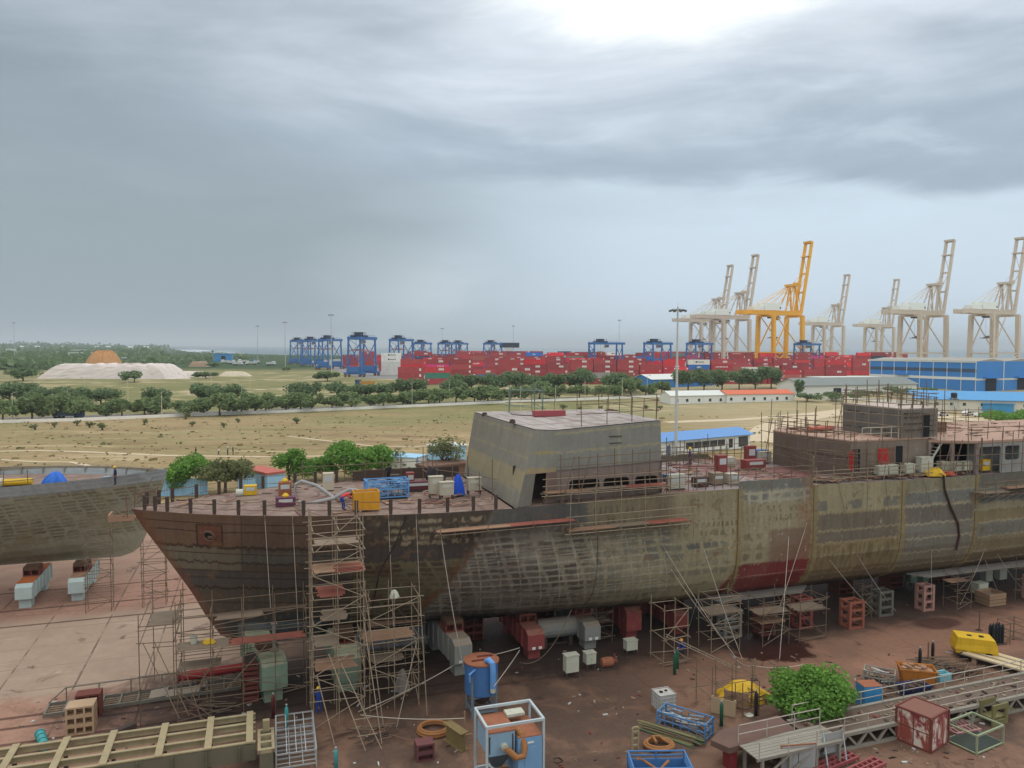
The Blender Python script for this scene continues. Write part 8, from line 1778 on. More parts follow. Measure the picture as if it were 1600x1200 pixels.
# ------------------------------------------------------------------ gangway bridge with truss sides on the right
t = thing('truss_gangway', 'long grey truss gangway with handrails crossing the lower right', 'gangway', S2W(37.6, -22.3, .03), THETA + .03); gwm = mat('gangway_pale', C(140, 134, 122), rough=.7, var=.2, streak=.2, rust=.1); Lb, Wb_ = 30.0, 2.3
for y in (0, Wb_):
    k = MB(); k.bb((0, y - .11, .95), (Lb, y + .11, 1.17)); k.bb((0, y - .1, .0), (Lb, y + .1, .16)); n = 20
    for i in range(n): x0 = Lb * i / n; xm = Lb * (i + .5) / n; x1 = Lb * (i + 1) / n; k.beam((x0, y, .12), (xm, y, 1.0), .1, .14); k.beam((xm, y, 1.0), (x1, y, .12), .1, .14)
    k.build('truss_side', gwm, t); k = MB(); st2 = np.linspace(.3, Lb - .3, 18)
    for x in st2: k.tube((x, y, 1.15), (x, y, 2.15), .03, 5)
    k.tube((.3, y, 2.15), (Lb - .3, y, 2.15), .035, 5); k.tube((.3, y, 1.65), (Lb - .3, y, 1.65), .025, 5); k.build('handrail', mat('rail_pale', C(170, 160, 146), rough=.6, var=.2, rust=.15), t)
k = MB(); k.bb((0, .11, 1.02), (Lb, Wb_ - .11, 1.08)); k.build('deck_plate', mat('muddy_deck', C(104, 88, 76), rough=.9, var=.35, scale=1.2), t)
t.scale = (1, 1, .88); rnd = random.Random(31); k = MB()
for i in range(150): x, y = rnd.uniform(.5, Lb - .5), rnd.uniform(.3, Wb_ - .35); w_ = rnd.uniform(.08, .5); k.mi(rnd.choice([0, 0, 1, 2, 3])).box((x, y, 1.11), (w_, rnd.uniform(.05, .25), .05 + rnd.random() * .12), rz=rnd.random() * 3)
struct(k.build('litter', [plankG, darkst, tubeL, oxide], t), 'stuff')
# left landing: slab, planked steps
t = thing('landing', 'brown slab landing on a red pillar at the left end of the truss gangway', 'platform', S2W(31.6, -21.7, .03), THETA + .06); k = MB(); k.prism([(.4, -.5), (5.2, -.2), (5.4, 1.5), (1.2, 1.3), (0, .6)], 1.05, 1.38); k.build('slab', mat('slab_brown', C(104, 80, 70), rough=.85, var=.3, scale=1, streak=.2), t); k = MB(); k.bb((.6, -.3, 0), (1.1, .3, 1.05)); k.build('pillar', mat('pillar_red', C(122, 40, 44), rough=.7, var=.2), t); k = MB(); k.bb((4.6, .4, 0), (5.1, 1.1, 1.05)); k.build('pillar', mat('pillar_red', C(1, 1, 1)), t)
t = thing('step_deck', 'pale planked step deck with rails in front of the brown landing', 'platform', S2W(32.8, -23.6, .03), THETA + .04)
for i in range(7): k = MB(); k.bb((0, i * .26, 1.30 + .002 * i), (5.8, i * .26 + .235, 1.36 + .002 * i)); k.build('board', gwm, t)
k = MB()
for x in (.4, 2.2, 4.0, 5.6): k.bb((x - .07, .05, 0), (x + .07, .2, 1.3)); k.bb((x - .07, 1.5, 0), (x + .07, 1.65, 1.3)); k.bb((x - .05, .2, 1.1), (x + .05, 1.5, 1.25))
k.beam((.4, .1, .1), (2.2, .1, 1.2), .08, .1); k.beam((2.2, .1, .1), (4.0, .1, 1.2), .08, .1); k.bb((0, .03, 1.18), (5.8, .1, 1.29)); k.build('trestle', gwm, t); k = MB()
for x in (.1, 2.0, 3.9, 5.7): k.tube((x, 1.75, 1.35), (x, 1.75, 2.35), .03, 5); k.tube((x, 0, 1.3), (x, 0, 2.2), .03, 5)
for y, z in ((1.75, 2.35), (1.75, 1.85), (0, 2.2)): k.tube((.1, y, z), (5.7, y, z), .03, 5)
k.build('handrail', mat('rail_pale', C(0, 0, 0)), t)
# rusty cube tank
t = YB('rusty_tank', 'cube tank streaked red, white and rust in the lower right', 'tank', 1440, 1158, .62); tk = bpy.data.materials.new('streaked_tank'); tk.use_nodes = True; T = NT(tk.node_tree); b = T.n['Principled BSDF']; geo = T.new('ShaderNodeNewGeometry'); ps = geo.outputs['Position']; n1 = T.noise(T.mapping(ps, sc=(2.2, 2.2, .7)), 1, 6, .65, .6); n2 = T.noise(ps, 1.1, 5, .6); c = T.mix(T.step(n1, .42, .55), C(206, 190, 176), C(140, 70, 56)); c = T.mix(T.step(n2, .54, .62), c, C(132, 46, 56)); upn = T.sep(geo.outputs['Normal'])[2]; c = T.mix(T.step(upn, .5, .8), c, C(122, 80, 66)); T.put(b.inputs['Base Color'], c); b.inputs['Roughness'].default_value = .75
k = MB(); k.bb((-1.0, -1.0, .08), (1.0, 1.0, 2.0)); k.build('body', tk, t); k = MB()
for x in (-1, 1):
    for y in (-1, 1): k.bb((x - .06, y - .06, 0), (x + .06, y + .06, 2.02))
for z in (.06, 2.0):
    for y in (-1, 1): k.bb((-.94, y - .05, z - .05), (.94, y + .05, z + .05))
    for x in (-1, 1): k.bb((x - .05, -.94, z - .05), (x + .05, .94, z + .05))
k.build('edge_frame', oxide, t); k = MB(); k.bb((-1.012, -.03, .1), (-1.0, .03, 1.95)); k.bb((-1.012, -.95, 1.0), (-1.0, .95, 1.06)); k.build('seam', oxide, t)
# green table frame, olive bracket, red grids, boards
t = YB('table_frame', 'pale green steel table frame with a dark glass base at the lower right', 'frame', 1522, 1160, .5); gfm = mat('frame_sage', C(142, 150, 120), rough=.65, var=.15); k = MB()
for x in (-1.3, 1.3):
    for y in (-.9, .9): k.box((x, y, .55), (.09, .09, 1.1))
for y in (-.9, .9): k.bb((-1.3, y - .05, 1.05), (1.3, y + .05, 1.15)); k.bb((-1.3, y - .04, .05), (1.3, y + .04, .12))
for x in (-1.3, 1.3): k.bb((x - .05, -.9, 1.05), (x + .05, .9, 1.14)); k.bb((x - .04, -.9, .05), (x + .04, .9, .12))
k.build('frame', gfm, t); k = MB(); k.bb((-1.25, -.86, .12), (1.25, .86, .15)); k.build('base_sheet', mat('base_dark', C(46, 54, 46), rough=.4), t)
t = YB('bracket', 'olive green steel bracket block with square cut-outs at the lower right', 'bracket', 1552, 1128, .4); obm = mat('bracket_olive', C(118, 112, 72), rough=.6, var=.15)
for y in (-.4, .4): k = MB(); k.bb((-.7, y - .05, .0), (-.45, y + .05, 1.3)); k.bb((.45, y - .05, 0), (.7, y + .05, 1.3)); k.bb((-.45, y - .05, 1.0), (.45, y + .05, 1.3)); k.bb((-.45, y - .05, 0), (.45, y + .05, .35)); k.build('side_plate', obm, t)
k = MB(); k.bb((-.65, -.35, .4), (.65, .35, .5)); k.build('shelf', obm, t); k = MB(); k.loft([(.7, -.3, .9), (1.7, -.2, .5), (1.7, .2, .5), (.7, .3, .9)], [(.7, -.3, 1.05), (1.7, -.2, .6), (1.7, .2, .6), (.7, .3, 1.05)]); k.build('arm', obm, t)
pinkg = mat('grid_pink', C(146, 76, 76), rough=.65, var=.15)
def ladder_grid(label, px, py, rz, L, Wd, n, m_, h=.18, tilt=0):
    t = YB('grid_ladder', label, 'steel grid', px, py, rz, 'painted grid ladders on the ground'); k = MB()
    for y in (-Wd / 2, 0, Wd / 2): k.bb((-L / 2, y - .05, .05), (L / 2, y + .05, .05 + h))
    for x in np.linspace(-L / 2 + .04, L / 2 - .04, n): k.bb((x - .04, -Wd / 2, .07), (x + .04, Wd / 2, .03 + h))
    k.build('frame', m_, t); k = MB(); k.bb((-L / 2 + .2, -Wd / 2 - .1, 0), (-L / 2 + .35, Wd / 2 + .1, .05)); k.build('bearer', wood, t); k = MB(); k.bb((L / 2 - .35, -Wd / 2 - .1, 0), (L / 2 - .2, Wd / 2 + .1, .05)); k.build('bearer', wood, t)
ladder_grid('red grid ladder lying nearest the grey panel board', 1300, 1196, THETA + .2, 3.6, .7, 9, pinkg); ladder_grid('red grid ladder cut by the lower edge', 1345, 1206, THETA + .22, 3.4, .7, 9, pinkg); ladder_grid('pinkish grid leaning behind the green table frame', 1500, 1140, .3, 1.9, 1.2, 7, mat('grid_dusty', C(168, 126, 122), rough=.7, var=.15))
t = YB('panel_board', 'flat grey panel board standing before the step deck', 'board', 1247, 1206, .15); bgm = mat('board_grey', C(152, 152, 150), rough=.6, var=.1, streak=.15)
for x in (-.98, .02): k = MB(); k.bb((x, -.03, .1), (x + .96, .0, 1.45)); k.build('sheet', bgm, t)
k = MB(); k.bb((-1.02, .0, .02), (1.02, .06, .1)); k.bb((-1.02, 0, 1.45), (1.02, .06, 1.52)); k.bb((-1.02, .002, .1), (-.96, .058, 1.45)); k.bb((.96, .002, .1), (1.02, .058, 1.45)); k.build('frame', rusttop, t); k = MB(); k.tube((-.7, .05, 1.3), (-.7, .8, 0), .03, 5); k.build('stay', galv, t); k = MB(); k.tube((.7, .05, 1.3), (.7, .8, 0), .03, 5); k.build('stay', galv, t)
t = YB('easel_sign', 'grey blank board on a splayed easel right of the panel board', 'board', 1300, 1192, .35); k = MB(); k.bb((-.6, -.03, .65), (.6, .0, 1.75)); k.build('sheet', bgm, t)
for x in (-.66, .66):
    for y in (-.35, .35): k = MB(); k.beam((x, y * 1.2, 0), (x, 0, 1.8), .07, .06); k.build('leg', fr, t)
k = MB(); k.bb((-.6, .0, .6), (.6, .05, .68)); k.build('crossbar', fr, t)
# small scattered scrap on the floor
rnd = random.Random(17); k = MB(); scm = [plankG, oxide, darkst, galv, mat('paper_scrap', C(150, 138, 122), rough=.8), plankM]
def sprinkle(px0, px1, py0, py1, n, smax=.35):
    for i in range(n):
        p = P(rnd.uniform(px0, px1), rnd.uniform(py0, py1), .03); a = rnd.random() * 3.14; l_ = rnd.uniform(.06, smax)
        k.mi(rnd.randrange(len(scm))).box(p + Vector((0, 0, .03)), (l_, rnd.uniform(.03, .14), .06), rz=a)
sprinkle(850, 1000, 1080, 1200, 25); sprinkle(520, 720, 1100, 1200, 20); sprinkle(1080, 1600, 1020, 1110, 120, .5); sprinkle(1300, 1560, 1130, 1200, 70); sprinkle(30, 330, 1090, 1170, 50); sprinkle(1150, 1600, 930, 1010, 15); sprinkle(600, 1100, 1000, 1070, 30); sprinkle(380, 640, 1040, 1130, 40)
struct(k.build('floor_litter', scm), 'stuff')
# ladder slanting by the free-standing scaffold
t = thing('ladder', 'pale tube ladder slanting down from the free-standing scaffold', 'ladder', P(1030, 975, 2.6) * 0 + S2W(36.0, -9.0, 0), THETA); A_, B2_ = Vector((-.2, .2, 2.2)), Vector((4.3, -2.4, .08)); k = MB(); off = Vector((.25, .42, 0))
k.tube(A_, B2_, .035, 5); k.tube(A_ + off, B2_ + off, .035, 5)
for i in range(1, 9): p = A_.lerp(B2_, i / 9); k.tube(p, p + off, .028, 5)
k.build('frame', tubeL, t)
# pole stake by the bush and yard stakes
for i, (px, py, h, lb_) in enumerate([(1179, 1062, 1.5, 'pale stake carrying the white line beside the bush'), (1530, 985, 1.7, 'rusty stake left of the gas rack'), (1450, 1035, 1.5, 'rusty stake behind the orange skip')]):
    t = YB('stake', lb_, 'post', px, py); k = MB(); k.tube((0, 0, 0), (0, 0, h), .05, 6, cap=True); k.build('pole', tubeL if i == 0 else rustdk, t); k = MB(); k.bb((-.2, -.2, 0), (.2, .2, .05)); k.build('base', darkst, t)
# bags hung on scaffold
tarp('grey crumpled plastic sheet hanging on the scaffold right of the tower', 628, 1080, [(.1, .2, .4)], .55, .35, 1.2, 9, mat('grey_sheet', C(128, 122, 112), rough=.6, var=.2), 'plastic sheet')
tarp('small yellow bag on the forefoot plank stage', 322, 965, [], .38, .25, .3, 5, yel, 'bag', loc=S2W(5.1, -6.2, 4.47)); k = MB(); k.lathe([(0, 0), (.2, 0), (.22, .5), (.24, .52)], 12); tag(k.build('bucket', equip, loc=S2W(4.2, -5.9, 4.47)), 'white bucket on the forefoot plank stage', 'bucket')
tarp('white rag tied to the scaffold above the dark wood stage', 608, 908, [], .3, .3, .5, 7, equip, 'rag', loc=S2W(16.2, -9.0, 7.12))
# ------------------------------------------------------------------ on the decks
DZ = 11.98
t = thing('skip_box', 'yellow-orange steel box with a brown load at the edge of the foredeck', 'skip', S2W(15.0, -5.0, DZ - .05), THETA + .02); yb = mat('box_yellow', C(206, 146, 34), rough=.6, var=.2, rust=.12, streak=.4); k = MB(); k.bb((-.85, -.55, .12), (.85, -.5, 1.35)); k.bb((-.85, .5, .12), (.85, .55, 1.35)); k.bb((-.85, -.5, .12), (-.8, .5, 1.35)); k.bb((.8, -.5, .12), (.85, .5, 1.35)); k.bb((-.8, -.5, .12), (.8, .5, .18)); k.build('body', yb, t); k = MB(); k.bb((-.8, -.5, .18), (.8, .5, 1.2)); k.build('load', plankM, t)
for x in (-.55, .55): k = MB(); k.bb((x - .1, -.5, 0), (x + .1, .5, .12)); k.build('foot', darkst, t)
k = MB(); k.bb((-.84, -.57, .7), (.84, -.552, .78)); k.bb((-.3, -.575, .12), (-.22, -.572, 1.3)); k.bb((.3, -.575, .12), (.38, -.572, 1.3)); k.build('rib', yb, t)
k = MB(); k.path([(0, 0, .1), (1.2, -.2, .12), (2.4, .2, .35), (3.4, .6, .9), (4.0, .9, .75)], .14, 8); tag(k.build('vent_hose', mat('hose_grey', C(150, 148, 146), rough=.6, var=.1), loc=S2W(10.8, -1.6, DZ)), 'thick grey ventilation hose running to the bent worker', 'hose')
k = MB(); k.path([(0, 0, .1), (.1, .1, 1.0), (.5, .2, 1.2), (1.6, .1, .9), (2.6, -.3, .35), (3.0, -.6, .15)], .13, 8); tag(k.build('vent_hose', mat('hose_grey', C(1, 1, 1)), loc=S2W(10.6, .6, DZ)), 'grey hose arching from the pale duct on the foredeck', 'hose')
def mach(label, s, tt, dims, m_, top=None, name='machine', cat='machine', z=DZ, rz=0.0, extra=None):
    t = thing(name, label, cat, S2W(s, tt, z), THETA + rz, None); x, y, h = dims; k = MB(); k.bb((-x / 2, -y / 2, .12), (x / 2, y / 2, h)); bo = k.build('casing', m_, t); k = MB(); k.bb((-x / 2 + .03, -y / 2 + .03, 0), (x / 2 - .03, y / 2 - .03, .12)); k.build('base', darkst, t); k = MB(); k.bb((-x * .35, -y / 2 - .02, h * .55), (x * .35, -y / 2, h * .85)); k.build('panel', galv, bo)
    if top: k = MB(); k.lathe([(0, 0), (.22, 0), (.24, .1), (.1, .25), (0, .25)], 12, (0, 0, h)); k.build('cap', top, t)
    return t
red_m = mat('machine_red', C(130, 60, 56), rough=.65, var=.2, rust=.1); pur = mat('machine_purple', C(96, 48, 72), rough=.65, var=.25)
mach('yellow motor housing with a white drum on the bow deck', 7.6, 2.4, (.9, .6, .8), yel, None); k = MB(); k.cyl((0, 0, .3), (.5, 0, .3), .28, 12); o = k.build('drum', equip, loc=S2W(6.6, 2.2, DZ)); o.rotation_euler = (0, 0, THETA); tag(o, 'white drum lying left of the yellow motor housing', 'drum')
mach('rust-red machine with a yellow hood at the middle of the foredeck', 10.0, 1.4, (.9, .7, 1.1), rusttop, yel); mach('purple-brown winch on the near side of the foredeck', 9.9, -2.4, (1.3, .7, .7), pur, yel)
mach('cream cabinet near the far rail of the foredeck', 13.2, 2.6, (.8, .6, 1.4), mat('cab_cream', C(190, 178, 156), rough=.6, var=.12)); mach('red valve stand beside the light blue cage', 19.4, 2.2, (.6, .6, 1.2), red_m); mach('dark reel motor near the far bulwark', 18.3, 2.7, (.7, .6, 1.0), darkst)
mach('low red trough behind the light blue cage', 19.8, .9, (2.4, .6, .7), mat('trough_maroon', C(92, 42, 46), rough=.7)); 
k = MB(); k.lathe([(.35, -.3), (.75, -.3), (.75, -.26), (.35, -.2), (.35, .2), (.75, .26), (.75, .3), (.35, .3)], 20); o = k.build('cable_reel', mat('reel_dark', C(62, 56, 58), rough=.6), loc=S2W(21.4, 2.0, DZ + .75)); o.rotation_euler = (math.pi / 2, 0, THETA); tag(o, 'dark cable reel standing near the front of the deckhouse', 'reel')
crb = mat('cab_offwhite', C(176, 168, 148), rough=.65, var=.16, streak=.45, rust=.08)
for i, (s, tt, lb_) in enumerate([(20.4, -2.4, 'cream open cabinet with hanging hoses before the deckhouse'), (21.0, -3.2, 'cream lower cabinet in front of the open one'), (23.4, -2.0, 'pale cabinet right of the blue cloth')]): equip_box(lb_, 0, 0, 1.0, .5, 1.2 if i == 0 else .9, .35, THETA, 'cream cabinets before the deckhouse', body=crb, loc=S2W(s, tt, DZ))
bclo = mat('blue_cloth', C(30, 80, 190), rough=.7, var=.15, scale=3)
tarp('blue cloth draped between two cream cabinets before the deckhouse', 0, 0, [(.1, .1, .3)], .55, .4, 1.3, 3, bclo, 'cloth', loc=S2W(22.2, -1.8, DZ))
tarp('bright blue tarpaulin on the deck of the left ship', 0, 0, [(.3, .2, .35), (-.4, .1, .2)], 1.15, .7, .95, 4, mat('tarp_blue', C(40, 106, 200), rough=.5, var=.12), 'tarpaulin', loc=S2W(-9.6, 23.2, 10.15))
t = thing('roller', 'yellow and white drum machine beside the blue tarpaulin on the left ship', 'machine', S2W(-12.3, 22.8, 10.12), THETA); k = MB(); k.cyl((-1.3, 0, .5), (1.0, 0, .5), .32, 12); k.build('drum', yel, t); k = MB(); k.cyl((-1.9, 0, .5), (-1.3, 0, .5), .42, 12); k.build('white_end', equip, t); k = MB(); k.bb((-1.2, -.4, 0), (.9, .4, .2)); k.build('base', darkst, t)
mach('small pale blue box on the left ship behind its side wall', -5.2, 22.6, (.6, .4, .7), pblue, z=10.1); mach('small dark box on the left ship near the worker', -3.8, 23.4, (1.2, .4, .5), darkst, z=10.1)
# midship deck clutter
for i, (s, tt, d_, m_, lb_, zz) in enumerate([(45.4, -1.0, (.9, .6, 1.7), red_m, 'tall red drum-like tank on the midship deck', 0), (50.6, 2.2, (.9, .6, 1.9), red_m, 'tall red cabinet farther right on the midship deck', 0), (49.8, .6, (2.0, .9, .9), red_m, 'low red frame before the tall red cabinet', 0), (53.6, 4.8, (1.3, .9, 1.1), bluev, 'blue bin at the far side of the midship deck', 0), (39.6, -2.6, (1.0, .7, .6), bluev, 'small blue box near the deckhouse on the midship deck', 0), (48.4, 2.6, (1.4, .8, .9), crb, 'cream machine between the two red tanks', 0), (57.0, 3.6, (1.2, .5, 1.1), crb, 'cream box before the after house front', 0), (42.3, -5.0, (1.0, .8, 1.0), plankG, 'tan crate at the near edge of the midship deck', 0), (43.6, -5.2, (.9, .8, .9), crb, 'cream sack-like bin beside the tan crate', 0), (40.6, -5.4, (1.2, .6, .8), darkst, 'dark machine tangled in tubes at the near edge', 0), (38.2, -5.8, (1.4, .4, 1.2), equip, 'white panel box under the gangway end', 0)]):
    if s == 57.0: s = 53.2
    mach(lb_, s, tt, d_, m_, z=12.17)
for i, (s, tt, lb_) in enumerate([(57.6, -6.0, 'first white bin from the left below the red doors'), (58.8, -5.9, 'second white bin from the left below the red doors'), (60.6, -5.9, 'wide white bin right of the brown door'), (62.4, -5.9, 'tall white bin left of the leaning ladder'), (64.6, -5.8, 'first white bin right of the leaning ladder'), (65.5, -6.2, 'second white bin right of the leaning ladder'), (66.5, -6.4, 'third white bin right of the leaning ladder')]): equip_box(lb_, 0, 0, .95 if i != 3 else 1.3, .6, .7 if i != 3 else 1.2, .3, THETA, 'white bins on the after deck', loc=S2W(s, tt, 12.12))
mach('yellow hooded machine before the hangar wall', 68.9, -6.2 + .1, (.9, .6, 1.1), yel, z=12.12); tarp('yellow cloth heap on the deck below the leaning ladder', 0, 0, [(.2, 0, .2)], .95, .5, .6, 6, yel, 'cloth', loc=S2W(62.9, -6.5, 12.1)); tarp('red cloth heap right of the yellow cloth', 0, 0, [], .6, .35, .4, 8, mat('cloth_rust', C(160, 74, 52), rough=.8), 'cloth', loc=S2W(64.3, -6.6, 12.1)); tarp('pink-red box cover on the roof of the deckhouse', 0, 0, [], .01, .01, .01, 1, red_m, 'cover', loc=S2W(30.4, 1.8, 17.2)) if False else None
t = thing('roof_box', 'long pink-red box lying on the roof of the deckhouse', 'box', S2W(30.6, 1.2, 17.33), THETA); k = MB(); k.bb((-1.3, -.4, .06), (1.3, .4, .5)); k.build('body', mat('box_pinkred', C(156, 76, 80), rough=.65, var=.12), t); k = MB(); k.bb((-1.2, -.3, 0), (-1.0, .3, .06)); k.build('foot', darkst, t); k = MB(); k.bb((1.0, -.3, 0), (1.2, .3, .06)); k.build('foot', darkst, t)
t = thing('roof_box', 'salmon pipe bundle on the roof of the after house', 'pipe', S2W(58.0, 1.6, 15.26), THETA); k = MB(); k.cyl((-1.4, 0, .25), (1.3, .1, .25), .22, 10); k.build('pipe', mat('pipe_salmon', C(196, 110, 94), rough=.65), t); k = MB(); k.cyl((-1.2, .4, .22), (1.5, .5, .22), .2, 10); k.build('pipe', mat('pipe_salmon', C(1, 1, 1)), t); k = MB(); k.bb((-.9, -.3, 0), (-.7, .8, .05)); k.bb((-.9, -.1, .05), (-.8, .6, .06)); k.build('bearer', wood, t)
# loose tubes and hoses on the decks: nobody could count them
rnd = random.Random(23); k = MB(); dm = [tubeM, tubeL, darkst, oxide, plankM]
def deck_mess(s0, s1, t0, t1, z, n, lmax=1.8):
    for i in range(n):
        s, tt = rnd.uniform(s0, s1), rnd.uniform(t0, t1); a = rnd.gauss(0, .5) + (1.57 if rnd.random() < .2 else 0); l_ = rnd.uniform(.3, lmax); zz = z + .05 + rnd.random() ** 2 * .25; A_ = S2W(s - math.cos(a) * l_ / 2, tt - math.sin(a) * l_ / 2, zz); B_2 = S2W(s + math.cos(a) * l_ / 2, tt + math.sin(a) * l_ / 2, zz + rnd.gauss(0, .04))
        if rnd.random() < .8: k.mi(rnd.randrange(4)).tube(A_, B_2, rnd.uniform(.02, .045), 5)
        else: k.mi(4).beam(A_, B_2, .22, .04)
deck_mess(3, 9, -2.0, 2.5, 11.98, 26); deck_mess(9, 24, -5.5, 5.5, 11.95, 120); deck_mess(37.5, 53, -6.2, 6.0, 12.18, 200); deck_mess(50.5, 57, -6.6, -5.4, 12.12, 90, 2.4); deck_mess(57, 67, -6.7, -5.6, 12.12, 70); deck_mess(54.8, 60, -4, 4, 15.24, 40); deck_mess(67, 84, -6, 5.5, 15.05, 90); deck_mess(36, 38, -1, 5, 17.45, 3)
struct(k.build('deck_litter', dm), 'stuff')
# ------------------------------------------------------------------ people
skinM = mat('skin', C(120, 82, 62), rough=.6, var=.06)
CLO = {n: mat('cloth_' + n, C(*c_), rough=.85, var=.12, scale=6) for n, c_ in (('blue', (38, 70, 150)), ('navy', (44, 44, 78)), ('red', (206, 66, 66)), ('white', (214, 212, 206)), ('black', (34, 34, 38)), ('grey', (120, 116, 108)), ('purple', (72, 52, 84)))}
HELM = {n: mat('helmet_' + n, C(*c_), rough=.35, var=.03) for n, c_ in (('yellow', (236, 196, 30)), ('white', (228, 228, 224)), ('orange', (224, 160, 60)))}
def person(label, loc, rz, pose, top, legs, helmet=None, scale=1.0, split=.93):
    J = {'pel': (0, 0, .94), 'sp1': (0, 0, 1.12), 'ch': (0, 0, 1.34), 'nk': (0, 0, 1.47), 'hd': (0, .01, 1.56), 'ht': (0, .02, 1.70),
         'hL': (.09, 0, .90), 'kL': (.10, .03, .50), 'aL': (.10, -.01, .09), 'tL': (.11, .15, .04), 'hR': (-.09, 0, .90), 'kR': (-.10, .03, .50), 'aR': (-.10, -.01, .09), 'tR': (-.11, .15, .04),
         'sL': (.17, 0, 1.40), 'eL': (.24, -.02, 1.13), 'wL': (.25, .08, .90), 'sR': (-.17, 0, 1.40), 'eR': (-.24, -.02, 1.13), 'wR': (-.25, .08, .90)}
    J.update(pose); R = {'pel': .13, 'sp1': .125, 'ch': .14, 'nk': .06, 'hd': .088, 'ht': .075, 'hL': .095, 'kL': .062, 'aL': .045, 'tL': .035, 'hR': .095, 'kR': .062, 'aR': .045, 'tR': .035, 'sL': .062, 'eL': .046, 'wL': .034, 'sR': .062, 'eR': .046, 'wR': .034}
    E = [('pel', 'sp1'), ('sp1', 'ch'), ('ch', 'nk'), ('nk', 'hd'), ('hd', 'ht'), ('pel', 'hL'), ('hL', 'kL'), ('kL', 'aL'), ('aL', 'tL'), ('pel', 'hR'), ('hR', 'kR'), ('kR', 'aR'), ('aR', 'tR'), ('ch', 'sL'), ('sL', 'eL'), ('eL', 'wL'), ('ch', 'sR'), ('sR', 'eR'), ('eR', 'wR')]
    names = list(J); vs = [Vector(J[n]) for n in names]; ed = [(names.index(a), names.index(b_)) for a, b_ in E]; rr = [R[n] for n in names]
    for sd_ in ('L', 'R'):
        w = Vector(J['w' + sd_]); e = Vector(J['e' + sd_]); d = (w - e).normalized(); x, y = basis(d); iw = names.index('w' + sd_); pa = len(vs); vs.append(w + d * .075); rr.append(.032); ed.append((iw, pa))
        for q, ln in ((-.03, .072), (-.01, .085), (.012, .08), (.032, .062)): f0 = len(vs); vs.append(vs[pa] + x * q + d * .02); rr.append(.0095); ed.append((pa, f0)); vs.append(vs[f0] + d * ln * .55 + y * .004); rr.append(.009); ed.append((f0, f0 + 1)); vs.append(vs[f0 + 1] + d * ln * .4 + y * .02); rr.append(.008); ed.append((f0 + 1, f0 + 2))
        th = len(vs); vs.append(w + d * .035 + x * .045 + y * .01); rr.append(.011); ed.append((iw, th)); vs.append(vs[th] + d * .04 + x * .012 + y * .015); rr.append(.009); ed.append((th, th + 1))
    me = bpy.data.meshes.new('person'); me.from_pydata([tuple(v) for v in vs], ed, []); ob = bpy.data.objects.new('person', me); COL.objects.link(ob); md = ob.modifiers.new('Skin', 'SKIN'); md.use_smooth_shade = True
    for i, r_ in enumerate(rr): sv = me.skin_vertices[0].data[i]; sv.radius = (r_, r_); sv.use_root = (i == 0)
    sb = ob.modifiers.new('Sub', 'SUBSURF'); sb.levels = 1; sb.render_levels = 1
    m2 = bpy.data.meshes.new_from_object(ob.evaluated_get(bpy.context.evaluated_depsgraph_get())); bpy.data.objects.remove(ob); m2.name = 'body'
    m2.materials.clear(); [m2.materials.append(q) for q in (CLO[top], CLO[legs], skinM, mat('boot', C(44, 36, 30), rough=.7))]
    hd = Vector(J['hd']); nk = Vector(J['nk']); pel = Vector(J['pel']); wr = [Vector(J['wL']), Vector(J['wR'])]; ft = [Vector(J['tL']), Vector(J['tR']), Vector(J['aL']), Vector(J['aR'])]
    segs = [(Vector(J[a]), Vector(J[b_]), k_) for a, b_, k_ in [('pel', 'sp1', 0), ('sp1', 'ch', 0), ('ch', 'nk', 0), ('nk', 'hd', 2), ('hd', 'ht', 2), ('hL', 'kL', 1), ('kL', 'aL', 1), ('hR', 'kR', 1), ('kR', 'aR', 1), ('aL', 'tL', 3), ('aR', 'tR', 3), ('sL', 'eL', 0), ('eL', 'wL', 0), ('sR', 'eR', 0), ('eR', 'wR', 0), ('pel', 'hL', 1), ('pel', 'hR', 1)]]
    for pg in m2.polygons:
        c = pg.center; best = None
        for a, b_, k_ in segs:
            ab = b_ - a; t_ = max(0, min(1, (c - a).dot(ab) / max(1e-6, ab.length_squared))); dd = (c - a - ab * t_).length
            if best is None or dd < best[0]: best = (dd, k_)
        k_ = best[1]
        if min((c - w).length for w in wr) < .055 or any((c - w).dot((w - e).normalized()) > .02 and (c - w).length < .22 for w, e in ((wr[0], Vector(J['eL'])), (wr[1], Vector(J['eR'])))): k_ = 2
        pg.material_index = k_
    t = thing('person', label, 'person', loc, rz, None); t.scale = (scale,) * 3; bo = link('body', m2, t)
    up = (Vector(J['ht']) - hd).normalized(); fw = Vector((0, 1, 0)) - up * up.y; fw = fw.normalized() if fw.length > .1 else Vector((0, 0, -1)); sdv = up.cross(fw)
    k = MB(); k.tube(hd + fw * .075 + up * .045, hd + fw * .115 + up * .01, .02, 5, .012); k.build('nose', skinM, bo)
    for sg in (-1, 1): k = MB(); k.box(hd + sdv * sg * .092 + up * .03, (.025, .035, .06)); k.build('ear', skinM, bo)
    M_ = Matrix((sdv, fw, up)).transposed().to_4x4(); M_.translation = Vector(J['ht']) - up * .045
    k = MB(); k.X = M_
    if helmet: k.lathe([(.128, -.01), (.14, -.005), (.118, .02), (.105, .07), (.06, .115), (0, .125)], 14); k.box((0, .13, .0), (.16, .09, .015)); k.build('helmet', HELM[helmet], t, smooth=False)
    else: k.lathe([(.095, -.05), (.10, .0), (.09, .05), (.05, .085), (0, .095)], 12); k.build('hair', mat('hair_black', C(26, 22, 22), rough=.8), t)
    return t
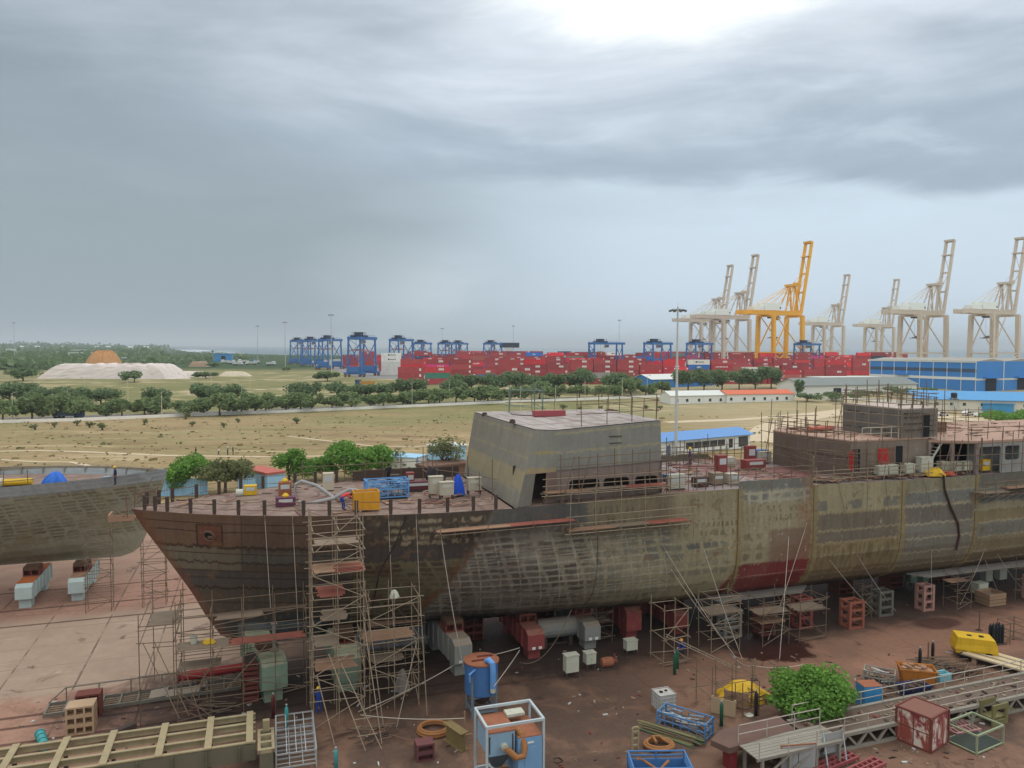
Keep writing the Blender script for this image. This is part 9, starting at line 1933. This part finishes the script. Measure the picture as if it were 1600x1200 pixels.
bent = {'pel': (0, -.12, .88), 'sp1': (0, .06, 1.02), 'ch': (0, .28, 1.12), 'nk': (0, .42, 1.10), 'hd': (0, .52, 1.06), 'ht': (0, .63, 1.00), 'hL': (.09, -.12, .85), 'hR': (-.09, -.12, .85), 'kL': (.12, .0, .47), 'kR': (-.12, -.02, .47), 'sL': (.17, .32, 1.12), 'sR': (-.17, .32, 1.12), 'eL': (.22, .42, .86), 'eR': (-.22, .42, .86), 'wL': (.12, .60, .72), 'wR': (-.12, .60, .72)}
walk = {'kL': (.10, .16, .50), 'aL': (.10, .22, .10), 'tL': (.11, .38, .06), 'kR': (-.10, .0, .49), 'aR': (-.10, -.22, .12), 'tR': (-.11, -.08, .04), 'eL': (.23, -.12, 1.15), 'wL': (.22, -.10, .90), 'eR': (-.23, .06, 1.14), 'wR': (-.20, .24, .98)}
reach = {'eL': (.22, .16, 1.20), 'wL': (.14, .38, 1.22), 'eR': (-.22, .14, 1.18), 'wR': (-.12, .36, 1.18)}
crouch = {'pel': (0, -.12, .42), 'sp1': (0, -.02, .58), 'ch': (0, .10, .78), 'nk': (0, .18, .90), 'hd': (0, .24, .99), 'ht': (0, .28, 1.12), 'hL': (.1, -.1, .40), 'hR': (-.1, -.1, .40), 'kL': (.16, .28, .48), 'kR': (-.16, .28, .48), 'aL': (.13, .02, .09), 'aR': (-.13, .02, .09), 'tL': (.15, .17, .04), 'tR': (-.15, .17, .04), 'sL': (.17, .1, .84), 'sR': (-.17, .1, .84), 'eL': (.24, .26, .62), 'eR': (-.24, .26, .62), 'wL': (.10, .44, .52), 'wR': (-.10, .44, .52)}
person('person in blue overalls and red shirt bending over the yellow box on the foredeck', S2W(13.55, -4.7, 11.97), THETA - 1.2, bent, 'red', 'blue')
person('person in blue overalls and yellow helmet standing at the foot of the tallest scaffold', P(498, 1116, .03), .4, reach, 'blue', 'blue', 'yellow')
person('person in dark purple overalls and yellow helmet on the midship deck', S2W(45.2, 3.6, 12.2), -2.0, {}, 'purple', 'purple', 'yellow')
person('person in blue crouching with an orange cap beside the green gas cylinder', P(1066, 1020, .03), 2.6, crouch, 'blue', 'blue', 'orange')
person('person in navy and yellow helmet behind the side wall of the left ship', S2W(-4.3, 21.4, 10.15), 2.4, {}, 'navy', 'navy', 'yellow')
person('person in dark clothes walking with a pole, leftmost on the field track', G(306, 711), 1.8, walk, 'black', 'black')
person('person in a white shirt walking on the field track, second from the left', G(342, 712), 1.6, walk, 'white', 'black')
person('person in grey with a white helmet on the field track, third from the left', G(356, 711), 1.4, {}, 'grey', 'black', 'white')
person('person in black, rightmost of those on the field track', G(364, 711), -1.5, {}, 'black', 'black')
person('person in black standing behind the far rail near the red valve stand', S2W(18.0, 3.8, 11.95), .5, reach, 'black', 'black')
person('person in dark clothes at the foot of the after house near the white bins', S2W(66.8, -5.3, 12.15), 1.2, reach, 'navy', 'black')
# ------------------------------------------------------------------ air
hm = bpy.data.materials.new('haze_air'); hm.use_nodes = True
T = NT(hm.node_tree); T.n.clear(); o_ = T.new('ShaderNodeOutputMaterial'); v_ = T.new('ShaderNodeVolumePrincipled')
v_.inputs['Color'].default_value = (.86, .93, .98, 1); v_.inputs['Density'].default_value = 0.00014; v_.inputs['Anisotropy'].default_value = 0.0
T.l.new(v_.outputs[0], o_.inputs['Volume'])
struct(MB().bb((-29000, -900, -11), (29000, 29500, 175)).build('haze', hm), 'stuff')
